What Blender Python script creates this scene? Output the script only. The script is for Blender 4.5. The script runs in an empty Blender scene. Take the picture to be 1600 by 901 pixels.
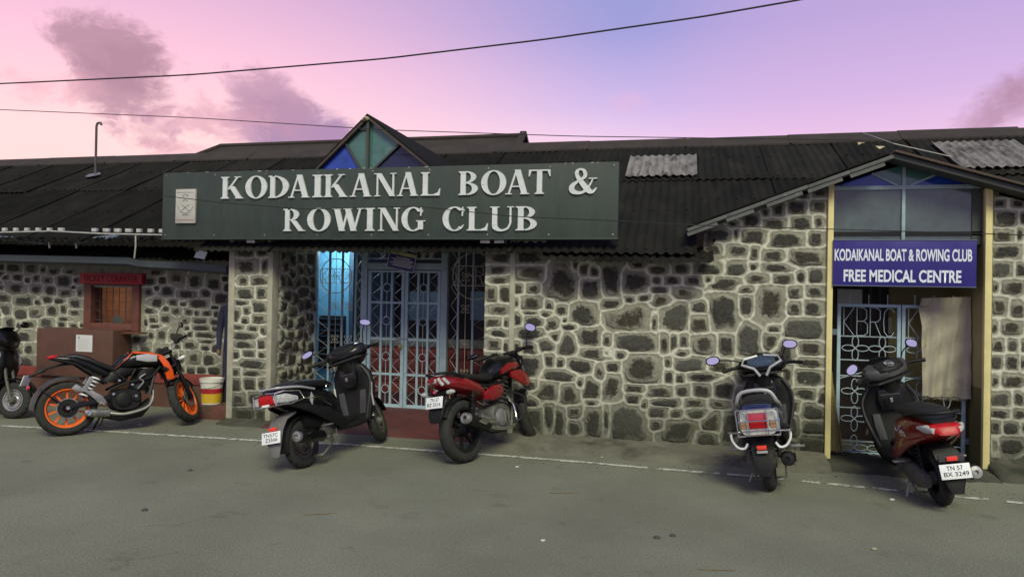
import bpy, math, random
import numpy as np
from mathutils import Vector, Matrix
R_ = math.radians
random.seed(7); RNG = np.random.default_rng(11)
SC = bpy.context.scene
COL = SC.collection

# ------------------------------------------------------------------ camera
CAM = Vector((0.0, -7.75, 1.65))
YAW, PIT, ROL = R_(13.46), R_(0.42), R_(1.05)
_F = Vector((-math.sin(YAW)*math.cos(PIT), math.cos(YAW)*math.cos(PIT), math.sin(PIT)))
_R = Vector((math.cos(YAW), math.sin(YAW), 0)); _U = _R.cross(_F)
RV = _R*math.cos(ROL)+_U*math.sin(ROL); UV = _U*math.cos(ROL)-_R*math.sin(ROL)
cd = bpy.data.cameras.new('camera'); co = bpy.data.objects.new('camera', cd); COL.objects.link(co)
cd.sensor_width = 36; cd.lens = 25.0; cd.clip_end = 2000
co.matrix_world = Matrix(((RV.x, UV.x, -_F.x, CAM.x), (RV.y, UV.y, -_F.y, CAM.y), (RV.z, UV.z, -_F.z, CAM.z), (0, 0, 0, 1)))
SC.camera = co
def ray(px, py): return _F + RV*((px-800)/1111.0) + UV*((450.5-py)/1111.0)
def onY(px, py, Y=0.0):
    d = ray(px, py); return CAM + d*((Y-CAM.y)/d.y)
def onG(px, py, z=0.0):
    d = ray(px, py); return CAM + d*((z-CAM.z)/d.z)
def onX(px, py, X):
    d = ray(px, py); return CAM + d*((X-CAM.x)/d.x)

# ------------------------------------------------------------------ sky, sun, exposure
SC.view_settings.view_transform = 'Standard'; SC.view_settings.look = 'None'
SC.view_settings.exposure = 0.2; SC.view_settings.gamma = 1.0
W = bpy.data.worlds.new('World'); SC.world = W; W.use_nodes = True
wn, wl = W.node_tree.nodes, W.node_tree.links
def s2l(r, g, b, a=1):
    f = lambda c: (c/255/12.92 if c <= 10 else ((c/255+.055)/1.055)**2.4)
    return (f(r), f(g), f(b), a)
def build_sky():
    wn.clear()
    out = wn.new('ShaderNodeOutputWorld'); bg = wn.new('ShaderNodeBackground')
    wl.new(bg.outputs[0], out.inputs[0])
    tc = wn.new('ShaderNodeTexCoord'); D = tc.outputs['Generated']
    def math_(op, a, b=None, c=None, clamp=False):
        n = wn.new('ShaderNodeMath'); n.operation = op; n.use_clamp = clamp
        for i, v in enumerate((a, b, c)):
            if v is None: continue
            if hasattr(v, 'is_linked'): wl.new(v, n.inputs[i])
            else: n.inputs[i].default_value = v
        return n.outputs[0]
    def dot(v):
        n = wn.new('ShaderNodeVectorMath'); n.operation = 'DOT_PRODUCT'; wl.new(D, n.inputs[0]); n.inputs[1].default_value = v
        return n.outputs['Value']
    def ramp(fac, stops):
        n = wn.new('ShaderNodeValToRGB'); e = n.color_ramp.elements
        e[0].position, e[0].color = stops[0][0], s2l(*stops[0][1])
        e[1].position, e[1].color = stops[-1][0], s2l(*stops[-1][1])
        for p, c in stops[1:-1]:
            x = e.new(p); x.color = s2l(*c)
        wl.new(fac, n.inputs[0]); return n.outputs[0]
    def mix(f, a, b):
        n = wn.new('ShaderNodeMix'); n.data_type = 'RGBA'
        for s, v in ((n.inputs[0], f), (n.inputs[6], a), (n.inputs[7], b)):
            if hasattr(v, 'is_linked'): wl.new(v, s)
            else: s.default_value = v
        return n.outputs[2]
    def mrange(v, a, b, smooth=True):
        n = wn.new('ShaderNodeMapRange'); n.interpolation_type = 'SMOOTHSTEP' if smooth else 'LINEAR'
        wl.new(v, n.inputs[0]); n.inputs[1].default_value = a; n.inputs[2].default_value = b; return n.outputs[0]
    el = dot((0, 0, 1))
    # azimuth: warm side (towards the sunset, left of the view) against cool side
    warm_dir = Vector((-math.sin(YAW+R_(42)), math.cos(YAW+R_(42)), 0))
    az = dot(warm_dir)
    warm = ramp(el, [(0.0, (255, 216, 202)), (.19, (255, 212, 213)), (.285, (243, 192, 212)), (.39, (214, 170, 204)), (.62, (150, 140, 185)), (1.0, (120, 128, 175))])
    cool = ramp(el, [(0.0, (252, 212, 222)), (.18, (246, 208, 230)), (.255, (196, 178, 224)), (.345, (150, 151, 208)), (.62, (125, 135, 185)), (1.0, (120, 128, 175))])
    col = mix(mrange(az, .55, .95), cool, warm)
    # the pink band low on the right of the view
    far = mrange(dot(tuple(ray(1420, 150).normalized())), .93, 1.0)
    col = mix(math_('MULTIPLY', far, .45), col, s2l(214, 168, 210))
    # opposite the sunset: dusky blue grey
    back = mrange(dot((math.sin(YAW), -math.cos(YAW), 0)), -.1, .9)
    col = mix(back, col, s2l(172, 164, 200))
    # clouds
    nz = wn.new('ShaderNodeTexNoise'); nz.inputs['Scale'].default_value = 7.5; nz.inputs['Detail'].default_value = 8; nz.inputs['Roughness'].default_value = .58
    mp = wn.new('ShaderNodeMapping'); mp.inputs['Scale'].default_value = (1, 1, 1.5); mp.inputs['Location'].default_value = (.35, .1, .0)
    wl.new(D, mp.inputs[0])
    wz = wn.new('ShaderNodeTexNoise'); wz.inputs['Scale'].default_value = 16; wz.inputs['Detail'].default_value = 4; wl.new(mp.outputs[0], wz.inputs['Vector'])
    wa = wn.new('ShaderNodeVectorMath'); wa.operation = 'MULTIPLY_ADD'; wl.new(wz.outputs['Color'], wa.inputs[0]); wa.inputs[1].default_value = (.10, .10, .10); wl.new(mp.outputs[0], wa.inputs[2])
    wl.new(wa.outputs[0], nz.inputs['Vector'])
    nz2 = wn.new('ShaderNodeTexNoise'); nz2.inputs['Scale'].default_value = 26; nz2.inputs['Detail'].default_value = 8; nz2.inputs['Roughness'].default_value = .62; wl.new(wa.outputs[0], nz2.inputs['Vector'])
    N = math_('ADD', math_('MULTIPLY', nz.outputs['Fac'], .55), math_('MULTIPLY', nz2.outputs['Fac'], .45))
    def blob(px, py, rx, ry, skew, gain, thr, colr, amt):
        nonlocal col
        d0 = ray(px, py).normalized(); tr = d0.cross(Vector((0, 0, 1))).normalized(); tu = tr.cross(d0)
        tr2 = tr*math.cos(skew)+tu*math.sin(skew); tu2 = tu*math.cos(skew)-tr*math.sin(skew)
        a = dot(tuple(tr2/rx)); b = dot(tuple(tu2/ry))
        r2 = math_('ADD', math_('MULTIPLY', a, a), math_('MULTIPLY', b, b))
        m = math_('SUBTRACT', 1.0, r2)
        m = math_('ADD', m, math_('MULTIPLY', math_('SUBTRACT', N, .5), gain))
        m = mrange(m, thr+.10, thr+1.05)
        m = math_('MULTIPLY', m, math_('GREATER_THAN', dot(tuple(d0)), 0.0))
        col = mix(math_('MULTIPLY', m, amt), col, s2l(*colr))
    blob(190, 85, .075, .045, -.3, 5.0, -.2, (172, 132, 150), .85)
    blob(205, 135, .06, .05, .2, 5.0, -.2, (174, 134, 152), .85)
    blob(225, 200, .05, .045, 0, 5.5, .0, (194, 148, 168), .75)
    blob(80, 140, .085, .035, .2, 5.5, .45, (226, 172, 186), .6)
    blob(470, 215, .10, .05, -.30, 3.4, -.3, (164, 134, 170), .95)
    blob(430, 165, .075, .04, -.55, 4.4, -.3, (182, 142, 168), .85)
    blob(540, 235, .07, .03, -.45, 3.4, -.3, (172, 138, 174), .85)
    blob(330, 190, .09, .045, .0, 5.6, .1, (210, 160, 178), .7)
    blob(300, 235, .14, .02, .0, 5.0, .2, (214, 160, 176), .6)
    blob(660, 80, .03, .02, 0, 4, .3, (205, 160, 190), .4)
    blob(975, 160, .05, .028, 0, 3, .2, (226, 176, 204), .55)
    blob(1570, 165, .10, .038, .66, 2.2, .15, (170, 130, 155), .9)
    wl.new(col, bg.inputs[0]); bg.inputs[1].default_value = 1.0
build_sky()
sd = bpy.data.lights.new('sun', 'SUN'); so = bpy.data.objects.new('sun', sd); COL.objects.link(so)
sd.energy = 2.5; sd.angle = R_(24); sd.color = (.98, 1.0, .70)
sun_from = Vector((0.42, -1.0, 1.05))
so.rotation_euler = sun_from.to_track_quat('Z', 'Y').to_euler()

# ------------------------------------------------------------------ materials
MATS = {}
def M(name, col, rough=.6, metal=0.0, var=.18, scale=6.0, bump=0.0, bscale=60.0, col2=None, thr=None, spec=.5, coat=0.0, emit=None, trans=0.0, rnd=0.0, stretch=None):
    """procedural principled material: noise-broken colour, optional second (dirt/wear) colour, fine relief"""
    if name in MATS: return MATS[name]
    m = bpy.data.materials.new(name); m.use_nodes = True; MATS[name] = m
    n, l = m.node_tree.nodes, m.node_tree.links
    b = n['Principled BSDF']
    tc = n.new('ShaderNodeTexCoord')
    oi = n.new('ShaderNodeObjectInfo')
    ad = n.new('ShaderNodeVectorMath'); ad.operation = 'MULTIPLY_ADD'
    l.new(oi.outputs['Random'], ad.inputs[0]); ad.inputs[1].default_value = (37, 19, 53); l.new(tc.outputs['Object'], ad.inputs[2])
    if stretch:
        sv = n.new('ShaderNodeVectorMath'); sv.operation = 'MULTIPLY'; l.new(ad.outputs[0], sv.inputs[0]); sv.inputs[1].default_value = stretch; ad = sv
    nz = n.new('ShaderNodeTexNoise'); nz.inputs['Scale'].default_value = scale; nz.inputs['Detail'].default_value = 6; nz.inputs['Roughness'].default_value = .6
    l.new(ad.outputs[0], nz.inputs['Vector'])
    rp = n.new('ShaderNodeValToRGB'); e = rp.color_ramp.elements
    c = col
    e[0].position = .28; e[0].color = tuple(x*(1-var) for x in c)+(1,)
    e[1].position = .72; e[1].color = tuple(min(1, x*(1+var)) for x in c)+(1,)
    l.new(nz.outputs['Fac'], rp.inputs[0]); colout = rp.outputs[0]
    if col2 is not None:
        n2 = n.new('ShaderNodeTexNoise'); n2.inputs['Scale'].default_value = scale*.6; n2.inputs['Detail'].default_value = 8; n2.inputs['Roughness'].default_value = .7
        l.new(ad.outputs[0], n2.inputs['Vector'])
        mr = n.new('ShaderNodeMapRange'); l.new(n2.outputs['Fac'], mr.inputs[0]); t = thr or .55
        mr.inputs[1].default_value = t; mr.inputs[2].default_value = t+.14
        mx = n.new('ShaderNodeMix'); mx.data_type = 'RGBA'; l.new(mr.outputs[0], mx.inputs[0]); l.new(colout, mx.inputs[6]); mx.inputs[7].default_value = tuple(col2)+(1,)
        colout = mx.outputs[2]
    if rnd:
        hs = n.new('ShaderNodeHueSaturation'); mr2 = n.new('ShaderNodeMapRange'); l.new(oi.outputs['Random'], mr2.inputs[0])
        mr2.inputs[3].default_value = 1-rnd; mr2.inputs[4].default_value = 1+rnd; l.new(mr2.outputs[0], hs.inputs['Value']); l.new(colout, hs.inputs['Color']); colout = hs.outputs[0]
    l.new(colout, b.inputs['Base Color'])
    b.inputs['Roughness'].default_value = rough; b.inputs['Metallic'].default_value = metal
    b.inputs['Specular IOR Level'].default_value = spec
    if coat: b.inputs['Coat Weight'].default_value = coat; b.inputs['Coat Roughness'].default_value = .08
    if trans: b.inputs['Transmission Weight'].default_value = trans
    if emit: b.inputs['Emission Color'].default_value = tuple(emit[:3])+(1,); b.inputs['Emission Strength'].default_value = emit[3]
    rr = n.new('ShaderNodeMapRange'); l.new(nz.outputs['Fac'], rr.inputs[0]); rr.inputs[1].default_value = .3; rr.inputs[2].default_value = .7
    rr.inputs[3].default_value = max(0.02, rough-.08); rr.inputs[4].default_value = min(1, rough+.1); l.new(rr.outputs[0], b.inputs['Roughness'])
    if bump:
        nb = n.new('ShaderNodeTexNoise'); nb.inputs['Scale'].default_value = bscale; nb.inputs['Detail'].default_value = 4; l.new(ad.outputs[0], nb.inputs['Vector'])
        bp = n.new('ShaderNodeBump'); bp.inputs['Strength'].default_value = bump; bp.inputs['Distance'].default_value = .01
        l.new(nb.outputs['Fac'], bp.inputs['Height']); l.new(bp.outputs[0], b.inputs['Normal'])
    return m
M('cement', (.36, .345, .27), .9, var=.22, scale=7, bump=.4, bscale=70, col2=(.17, .165, .12), thr=.62)
M('roof_dark', (.0155, .0148, .0130), .95, var=.35, scale=2.2, bump=.3, bscale=50, col2=(.030, .026, .021), thr=.56, rnd=.3, spec=.06, stretch=(1.6, .7, 1))
M('roof_brown', (.040, .031, .027), .85, var=.3, scale=3, bump=.3, col2=(.03, .028, .026), spec=.3)
M('roof_pale', (.19, .178, .172), .9, var=.4, scale=9, bump=.3, col2=(.06, .052, .048), thr=.50, stretch=(1.5, .35, 1), spec=.1)
M('old_paint_wood', (.10, .102, .10), .8, var=.3, scale=9, bump=.4, col2=(.26, .265, .27), thr=.60)
M('sign_green', (.033, .047, .039), .6, var=.22, scale=5.0, bump=.12, bscale=30, col2=(.052, .062, .054), thr=.56, stretch=(1.6, 1, .35))
M('letter_white', (.62, .65, .64), .45, var=.08, scale=10)
M('plaque', (.44, .43, .40), .6, var=.1, scale=8)
M('ink', (.05, .05, .05), .8)
M('faint_ink', (.20, .19, .18), .8)
M('sign_white', (.70, .74, .84), .4, var=.08, scale=14)
M('dirty_white', (.42, .42, .40), .6, var=.3, scale=12)
M('ink_red', (.4, .05, .04), .7)
M('ink_maroon', (.09, .008, .008), .8)
M('sign_blue', (.030, .022, .19), .3, var=.15, scale=3, col2=(.12, .08, .30), thr=.68)
M('white_paint', (.72, .72, .68), .5, var=.08, scale=12)
M('gate_blue', (.33, .45, .52), .5, var=.16, scale=9, bump=.1, col2=(.14, .19, .22), thr=.66)
M('gate_frame', (.29, .38, .42), .5, var=.16, scale=9, bump=.1, col2=(.11, .14, .15), thr=.64)
M('rod_cream', (.52, .48, .36), .5, var=.25, scale=20)
M('rod_blue', (.38, .46, .52), .5, var=.25, scale=20)
M('yellow_post', (.66, .58, .27), .7, var=.10, scale=6, bump=.15, col2=(.48, .43, .22), thr=.64)
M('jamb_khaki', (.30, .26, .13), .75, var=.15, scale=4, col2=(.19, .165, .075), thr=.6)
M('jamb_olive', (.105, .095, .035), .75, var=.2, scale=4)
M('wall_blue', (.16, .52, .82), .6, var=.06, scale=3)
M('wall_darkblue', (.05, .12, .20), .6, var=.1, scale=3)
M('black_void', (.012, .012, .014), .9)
M('red_wall', (.48, .12, .075), .75, var=.2, scale=8, bump=.2, col2=(.15, .035, .02), thr=.6, rnd=.15)
M('red_floor', (.085, .022, .020), .7, var=.25, scale=5, bump=.2, col2=(.055, .04, .035), thr=.58)
M('red_sign', (.34, .012, .016), .6, var=.15, scale=5)
M('red_frame', (.13, .045, .03), .7, var=.2, scale=8, col2=(.08, .035, .025))
M('brown_board', (.10, .045, .03), .7, var=.2, scale=5, bump=.1)
M('wood_warm', (.30, .10, .035), .6, var=.3, scale=8)
M('red_plinth', (.20, .035, .028), .75, var=.25, scale=7, col2=(.11, .03, .025), thr=.58)
M('gutter', (.035, .048, .052), .55, var=.25, scale=4, col2=(.06, .07, .07), thr=.6)
M('pipe_grey', (.07, .07, .07), .6)
M('wire', (.012, .012, .012), .7)
M('paper', (.62, .62, .62), .8, var=.05)
M('paper_blue', (.52, .58, .60), .7, var=.05)
M('steel', (.50, .50, .49), .3, 1.0, var=.15, scale=15)
M('steel_dull', (.32, .31, .28), .5, .9, var=.3, scale=14, col2=(.16, .13, .09), thr=.6)
M('lamp_batten', (.13, .16, .21), .5, var=.15)
M('glass_green', (.06, .15, .13), .06, var=.35, scale=5, spec=.8)
M('glass_blue', (.02, .06, .36), .10, var=.4, scale=5, spec=.6)
M('glass_navy', (.012, .016, .05), .12, var=.4, scale=5, spec=.6)
M('glass_pale', (.25, .36, .34), .2, var=.2, scale=6, spec=.6)
M('glass_smoke', (.085, .11, .105), .10, var=.35, scale=3, spec=.8)
M('frame_dark', (.05, .055, .05), .7, var=.2)
M('bargeboard', (.065, .045, .036), .8, var=.3, scale=10)
M('sack', (.35, .32, .25), .95, var=.18, scale=5, bump=.5, bscale=120, col2=(.19, .165, .12), thr=.58)
M('straw', (.19, .155, .075), .9, var=.3, scale=30)
M('tarp', (.42, .36, .24), .8, var=.2)
M('navy_cloth', (.020, .018, .045), .9, var=.3, scale=9)
M('skin', (.18, .09, .055), .6)
M('hair', (.01, .009, .008), .6)
M('bucket_white', (.68, .67, .62), .45, var=.06)
M('label_red', (.40, .02, .03), .5); M('label_yellow', (.62, .40, .03), .5, var=.15, scale=10)
M('tube_glow', (.9, .9, .85), .5, emit=(1.0, .97, .86, 5.0))
M('lamp_glow', (.9, .9, .9), .5, emit=(.9, 1.0, 1.0, 9.0))

# ------------------------------------------------------------------ mesh helpers
class MB:
    def __init__(s): s.v = []; s.f = []
    def quad(s, *p):
        k = len(s.v); s.v += [tuple(x) for x in p]; s.f.append(tuple(range(k, k+len(p)))); return s
    def box(s, lo, hi):
        x0, y0, z0 = lo; x1, y1, z1 = hi; k = len(s.v)
        s.v += [(x0, y0, z0), (x1, y0, z0), (x1, y1, z0), (x0, y1, z0), (x0, y0, z1), (x1, y0, z1), (x1, y1, z1), (x0, y1, z1)]
        s.f += [tuple(k+i for i in q) for q in ((0, 3, 2, 1), (4, 5, 6, 7), (0, 1, 5, 4), (1, 2, 6, 5), (2, 3, 7, 6), (3, 0, 4, 7))]; return s
    def bar(s, a, b, w, h=None, up=(0, 0, 1)):
        """square bar from a to b"""
        a, b = Vector(a), Vector(b); h = h or w; d = (b-a).normalized(); u = Vector(up)
        if abs(d.dot(u)) > .98: u = Vector((0, 1, 0))
        r = d.cross(u).normalized()*w/2; t = r.cross(d).normalized()*h/2; k = len(s.v)
        for c in (a, b):
            for i, j in ((-1, -1), (1, -1), (1, 1), (-1, 1)): s.v.append(tuple(c+r*i+t*j))
        s.f += [tuple(k+i for i in q) for q in ((3, 2, 1, 0), (4, 5, 6, 7), (0, 1, 5, 4), (1, 2, 6, 5), (2, 3, 7, 6), (3, 0, 4, 7))]; return s
    def tube(s, pts, r, n=8, closed=False, caps=True):
        pts = [Vector(p) for p in pts]; m = len(pts); k0 = len(s.v)
        rs = r if isinstance(r, (list, tuple)) else [r]*m
        prev = None
        for i, p in enumerate(pts):
            if closed: t = (pts[(i+1) % m]-pts[i-1])
            else: t = pts[min(i+1, m-1)]-pts[max(i-1, 0)]
            t.normalize()
            if prev is None:
                u = Vector((0, 0, 1)) if abs(t.z) < .9 else Vector((1, 0, 0))
            else: u = prev
            nrm = (u-t*u.dot(t)).normalized(); prev = nrm; bi = t.cross(nrm)
            for j in range(n):
                a = 2*math.pi*j/n; s.v.append(tuple(p+(nrm*math.cos(a)+bi*math.sin(a))*rs[i]))
        for i in range(m if closed else m-1):
            i2 = (i+1) % m
            for j in range(n):
                j2 = (j+1) % n
                s.f.append((k0+i*n+j, k0+i*n+j2, k0+i2*n+j2, k0+i2*n+j))
        if not closed and caps:
            s.f.append(tuple(k0+j for j in range(n))[::-1]); s.f.append(tuple(k0+(m-1)*n+j for j in range(n)))
        return s
    def lathe(s, prof, c=(0, 0, 0), axis='y', n=32, closed=False):
        """prof: (radius, axial) pairs turned about an axis through c"""
        k = len(s.v); c = Vector(c); m = len(prof)
        A = Vector({'x': (1, 0, 0), 'y': (0, 1, 0), 'z': (0, 0, 1)}[axis]) if isinstance(axis, str) else Vector(axis).normalized()
        u = A.orthogonal().normalized(); w = A.cross(u)
        for i in range(n):
            a = 2*math.pi*i/n; d = u*math.cos(a)+w*math.sin(a)
            for (r, h) in prof: s.v.append(tuple(c+d*r+A*h))
        for i in range(n):
            i2 = (i+1) % n
            for j in range(m if closed else m-1):
                j2 = (j+1) % m
                s.f.append((k+i*m+j, k+i*m+j2, k+i2*m+j2, k+i2*m+j))
        if not closed:
            for j in (0, m-1):
                if prof[j][0] > 1e-6: s.f.append(tuple(k+i*m+j for i in range(n)))
        return s
    def loft(s, secs, n=18):
        """secs: (centre, u, v, exponent) superellipse rings joined and capped"""
        k = len(s.v)
        for c, u, v, p in secs:
            c, u, v = Vector(c), Vector(u), Vector(v)
            for j in range(n):
                a = 2*math.pi*j/n; ca, sa = math.cos(a), math.sin(a)
                s.v.append(tuple(c+u*(math.copysign(abs(ca)**(2/p), ca))+v*(math.copysign(abs(sa)**(2/p), sa))))
        for i in range(len(secs)-1):
            for j in range(n):
                j2 = (j+1) % n; s.f.append((k+i*n+j, k+i*n+j2, k+(i+1)*n+j2, k+(i+1)*n+j))
        s.f.append(tuple(k+j for j in range(n))[::-1]); s.f.append(tuple(k+(len(secs)-1)*n+j for j in range(n)))
        return s
    def lx(s, rows, n=18, y=0.0, p=2.6):
        """loft along x: rows (x, zc, half width, half height[, exponent])"""
        return s.loft([((r[0], y, r[1]), (0, r[2], 0), (0, 0, r[3]), r[4] if len(r) > 4 else p) for r in rows], n)
    def prism(s, poly, d, off=(0, 0, 0)):
        """extrude a closed 3-D polygon by vector d"""
        k = len(s.v); d = Vector(d); o = Vector(off); m = len(poly)
        P = [Vector(p)+o for p in poly]
        s.v += [tuple(p) for p in P]+[tuple(p+d) for p in P]
        s.f.append(tuple(k+i for i in range(m))); s.f.append(tuple(k+m+i for i in range(m))[::-1])
        for i in range(m): j = (i+1) % m; s.f.append((k+i, k+m+i, k+m+j, k+j))
        return s
    def build(s, name, mat, parent=None, smooth=True, ang=38, bevel=0, M4=None):
        me = bpy.data.meshes.new(name)
        v = s.v if M4 is None else [tuple(M4 @ Vector(p)) for p in s.v]
        me.from_pydata(v, [], s.f)
        import bmesh
        bm = bmesh.new(); bm.from_mesh(me)
        bmesh.ops.recalc_face_normals(bm, faces=bm.faces)
        if bevel: bmesh.ops.bevel(bm, geom=[e for e in bm.edges if e.is_manifold and e.calc_face_angle(0) > .6], offset=bevel, segments=2, affect='EDGES', profile=.6)
        bm.to_mesh(me); bm.free()
        if smooth:
            me.shade_smooth(); me.set_sharp_from_angle(angle=R_(ang))
        me.materials.append(MATS[mat] if isinstance(mat, str) else mat)
        o = bpy.data.objects.new(name, me); COL.objects.link(o)
        if parent is not None: o.parent = parent
        return o
def tag(o, label=None, cat=None, group=None, kind=None):
    if label: o['label'] = label
    if cat: o['category'] = cat
    if group: o['group'] = group
    if kind: o['kind'] = kind
    return o
def empty(name, loc, label, cat, group=None, rot=(0, 0, 0)):
    o = bpy.data.objects.new(name, None); COL.objects.link(o); o.location = loc; o.rotation_euler = rot; o.empty_display_size = .1
    return tag(o, label, cat, group)
def text_mesh(name, s, mat, x0, x1, z0, z1, Y, parent, ext=.002, bold=0.0, M4=None):
    """built-in sans lettering stretched to the box x0..x1, z0..z1 on the plane y=Y (facing -y)"""
    cu = bpy.data.curves.new('t', 'FONT'); cu.body = s; cu.size = 1; cu.extrude = 0; cu.offset = bold
    t = bpy.data.objects.new('t', cu); COL.objects.link(t)
    dg = bpy.context.evaluated_depsgraph_get(); me = bpy.data.meshes.new_from_object(t.evaluated_get(dg))
    bpy.data.objects.remove(t); bpy.data.curves.remove(cu)
    co_ = np.array([v.co[:] for v in me.vertices]); a, b = co_.min(0), co_.max(0)
    for v in me.vertices:
        q = Vector((x0+(v.co.x-a[0])/(b[0]-a[0])*(x1-x0), Y-ext, z0+(v.co.y-a[1])/(b[1]-a[1])*(z1-z0)))
        v.co = q if M4 is None else M4 @ q
    me.name = name; me.materials.append(MATS[mat]); o = bpy.data.objects.new(name, me); COL.objects.link(o); o.parent = parent
    return o
WORLD = {}
def wroot(name, loc, label, cat, group=None):
    """an Empty at the thing's base whose parts are written in world coordinates"""
    o = empty(name, loc, label, cat, group); WORLD[o.name] = Matrix.Translation(-Vector(loc)); return o
_build = MB.build
def build_(s, name, mat, parent=None, **k):
    o = _build(s, name, mat, parent, **k)
    if parent is not None and parent.name in WORLD: o.matrix_parent_inverse = WORLD[parent.name]
    return o
MB.build = build_
_text = text_mesh
def text_mesh(*a, **k):
    o = _text(*a, **k)
    if o.parent is not None and o.parent.name in WORLD: o.matrix_parent_inverse = WORLD[o.parent.name]
    return o

# ------------------------------------------------------------------ stone walls
def wall_materials():
    def attr_mat(name, stone):
        m = bpy.data.materials.new(name); m.use_nodes = True; MATS[name] = m
        n, l = m.node_tree.nodes, m.node_tree.links; b = n['Principled BSDF']
        def noise(scale, detail, vec, rough=.6):
            q = n.new('ShaderNodeTexNoise'); q.inputs['Scale'].default_value = scale; q.inputs['Detail'].default_value = detail; q.inputs['Roughness'].default_value = rough; l.new(vec, q.inputs['Vector']); return q.outputs['Fac']
        def mr(v, a, b_, c=0, d=1):
            q = n.new('ShaderNodeMapRange'); l.new(v, q.inputs[0])
            for i, x in zip((1, 2, 3, 4), (a, b_, c, d)): q.inputs[i].default_value = x
            return q.outputs[0]
        def mul(a, b_, op='MULTIPLY'):
            q = n.new('ShaderNodeMath'); q.operation = op; q.use_clamp = (op != 'ADD' and op != 'SUBTRACT')
            for i, x in enumerate((a, b_)):
                if hasattr(x, 'is_linked'): l.new(x, q.inputs[i])
                else: q.inputs[i].default_value = x
            return q.outputs[0]
        def mix(f, a, b_):
            q = n.new('ShaderNodeMix'); q.data_type = 'RGBA'
            for s_, x in ((q.inputs[0], f), (q.inputs[6], a), (q.inputs[7], b_)):
                if hasattr(x, 'is_linked'): l.new(x, s_)
                else: s_.default_value = tuple(x)+(1,)
            return q.outputs[2]
        tc = n.new('ShaderNodeTexCoord'); P = tc.outputs['Object']
        sep = n.new('ShaderNodeSeparateXYZ'); l.new(P, sep.inputs[0]); z = sep.outputs['Z']
        at = n.new('ShaderNodeAttribute'); at.attribute_name = 'edge'; A = at.outputs['Fac']
        oi = n.new('ShaderNodeObjectInfo')
        big = noise(1.3, 5, P); fine = noise(38, 6, P, .7); mid = noise(9, 6, P, .65)
        mort = mix(mr(mid, .3, .7), (.23, .226, .176), (.37, .36, .285))
        mort = mix(mr(fine, .35, .75, 0, .5), mort, (.15, .145, .11))
        lightm = mix(mr(mid, .3, .7), (.50, .492, .40), (.62, .61, .51))
        if stone:
            base = mix(mr(fine, .3, .7), (.020, .0195, .0165), (.070, .067, .056))
            warm = mix(mr(fine, .3, .7), (.027, .022, .016), (.080, .066, .048))
            c = mix(mr(oi.outputs['Random'], .55, .95), base, warm)
            grey = mix(mr(fine, .3, .7), (.065, .065, .054), (.13, .127, .105))
            c = mix(mr(oi.outputs['Random'], .28, .0, 0, .75), c, grey)
            # cement smeared over the rim of the stone by the mason
            sm = mul(mul(A, mr(noise(5, 7, P, .7), .25, .75, -.35, .55), 'ADD'), mr(oi.outputs['Random'], 0, 1, -.16, .20), 'ADD')
            sm = mul(sm, mr(fine, .2, .8, -.22, .22), 'ADD'); c = mix(mr(sm, .55, .88, 0, .92), c, mort)
        else:
            c = mix(mul(mr(A, .25, .8), mr(mid, .2, .5, .55, 1), 'MULTIPLY'), mort, lightm)
        # moss and splashed dirt in patches, thickest on the lowest courses
        d = mul(mr(z, .12, .80, .95, 0), mr(big, .3, .7, .55, 1.3)); d2 = mul(d, mr(mid, .25, .6, .45, 1))
        c = mix(d2, c, (.030, .031, .020))
        st = mr(noise(2.2, 8, P, .75), .64, .80, 0, .40); c = mix(st, c, (.085, .082, .062))
        gm = mul(mr(noise(6, 4, P), .66, .74, 0, .5), mr(z, 1.5, 1.9, 0, 1)); c = mix(gm, c, (.16, .17, .05))
        l.new(c, b.inputs['Base Color']); b.inputs['Roughness'].default_value = .88; b.inputs['Specular IOR Level'].default_value = .35
        bp = n.new('ShaderNodeBump'); bp.inputs['Strength'].default_value = 1.0 if stone else .6; bp.inputs['Distance'].default_value = .012
        l.new(mul(fine, mid, 'ADD'), bp.inputs['Height']); l.new(bp.outputs[0], b.inputs['Normal'])
    attr_mat('stone', True); attr_mat('mortar', False)
wall_materials()

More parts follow.
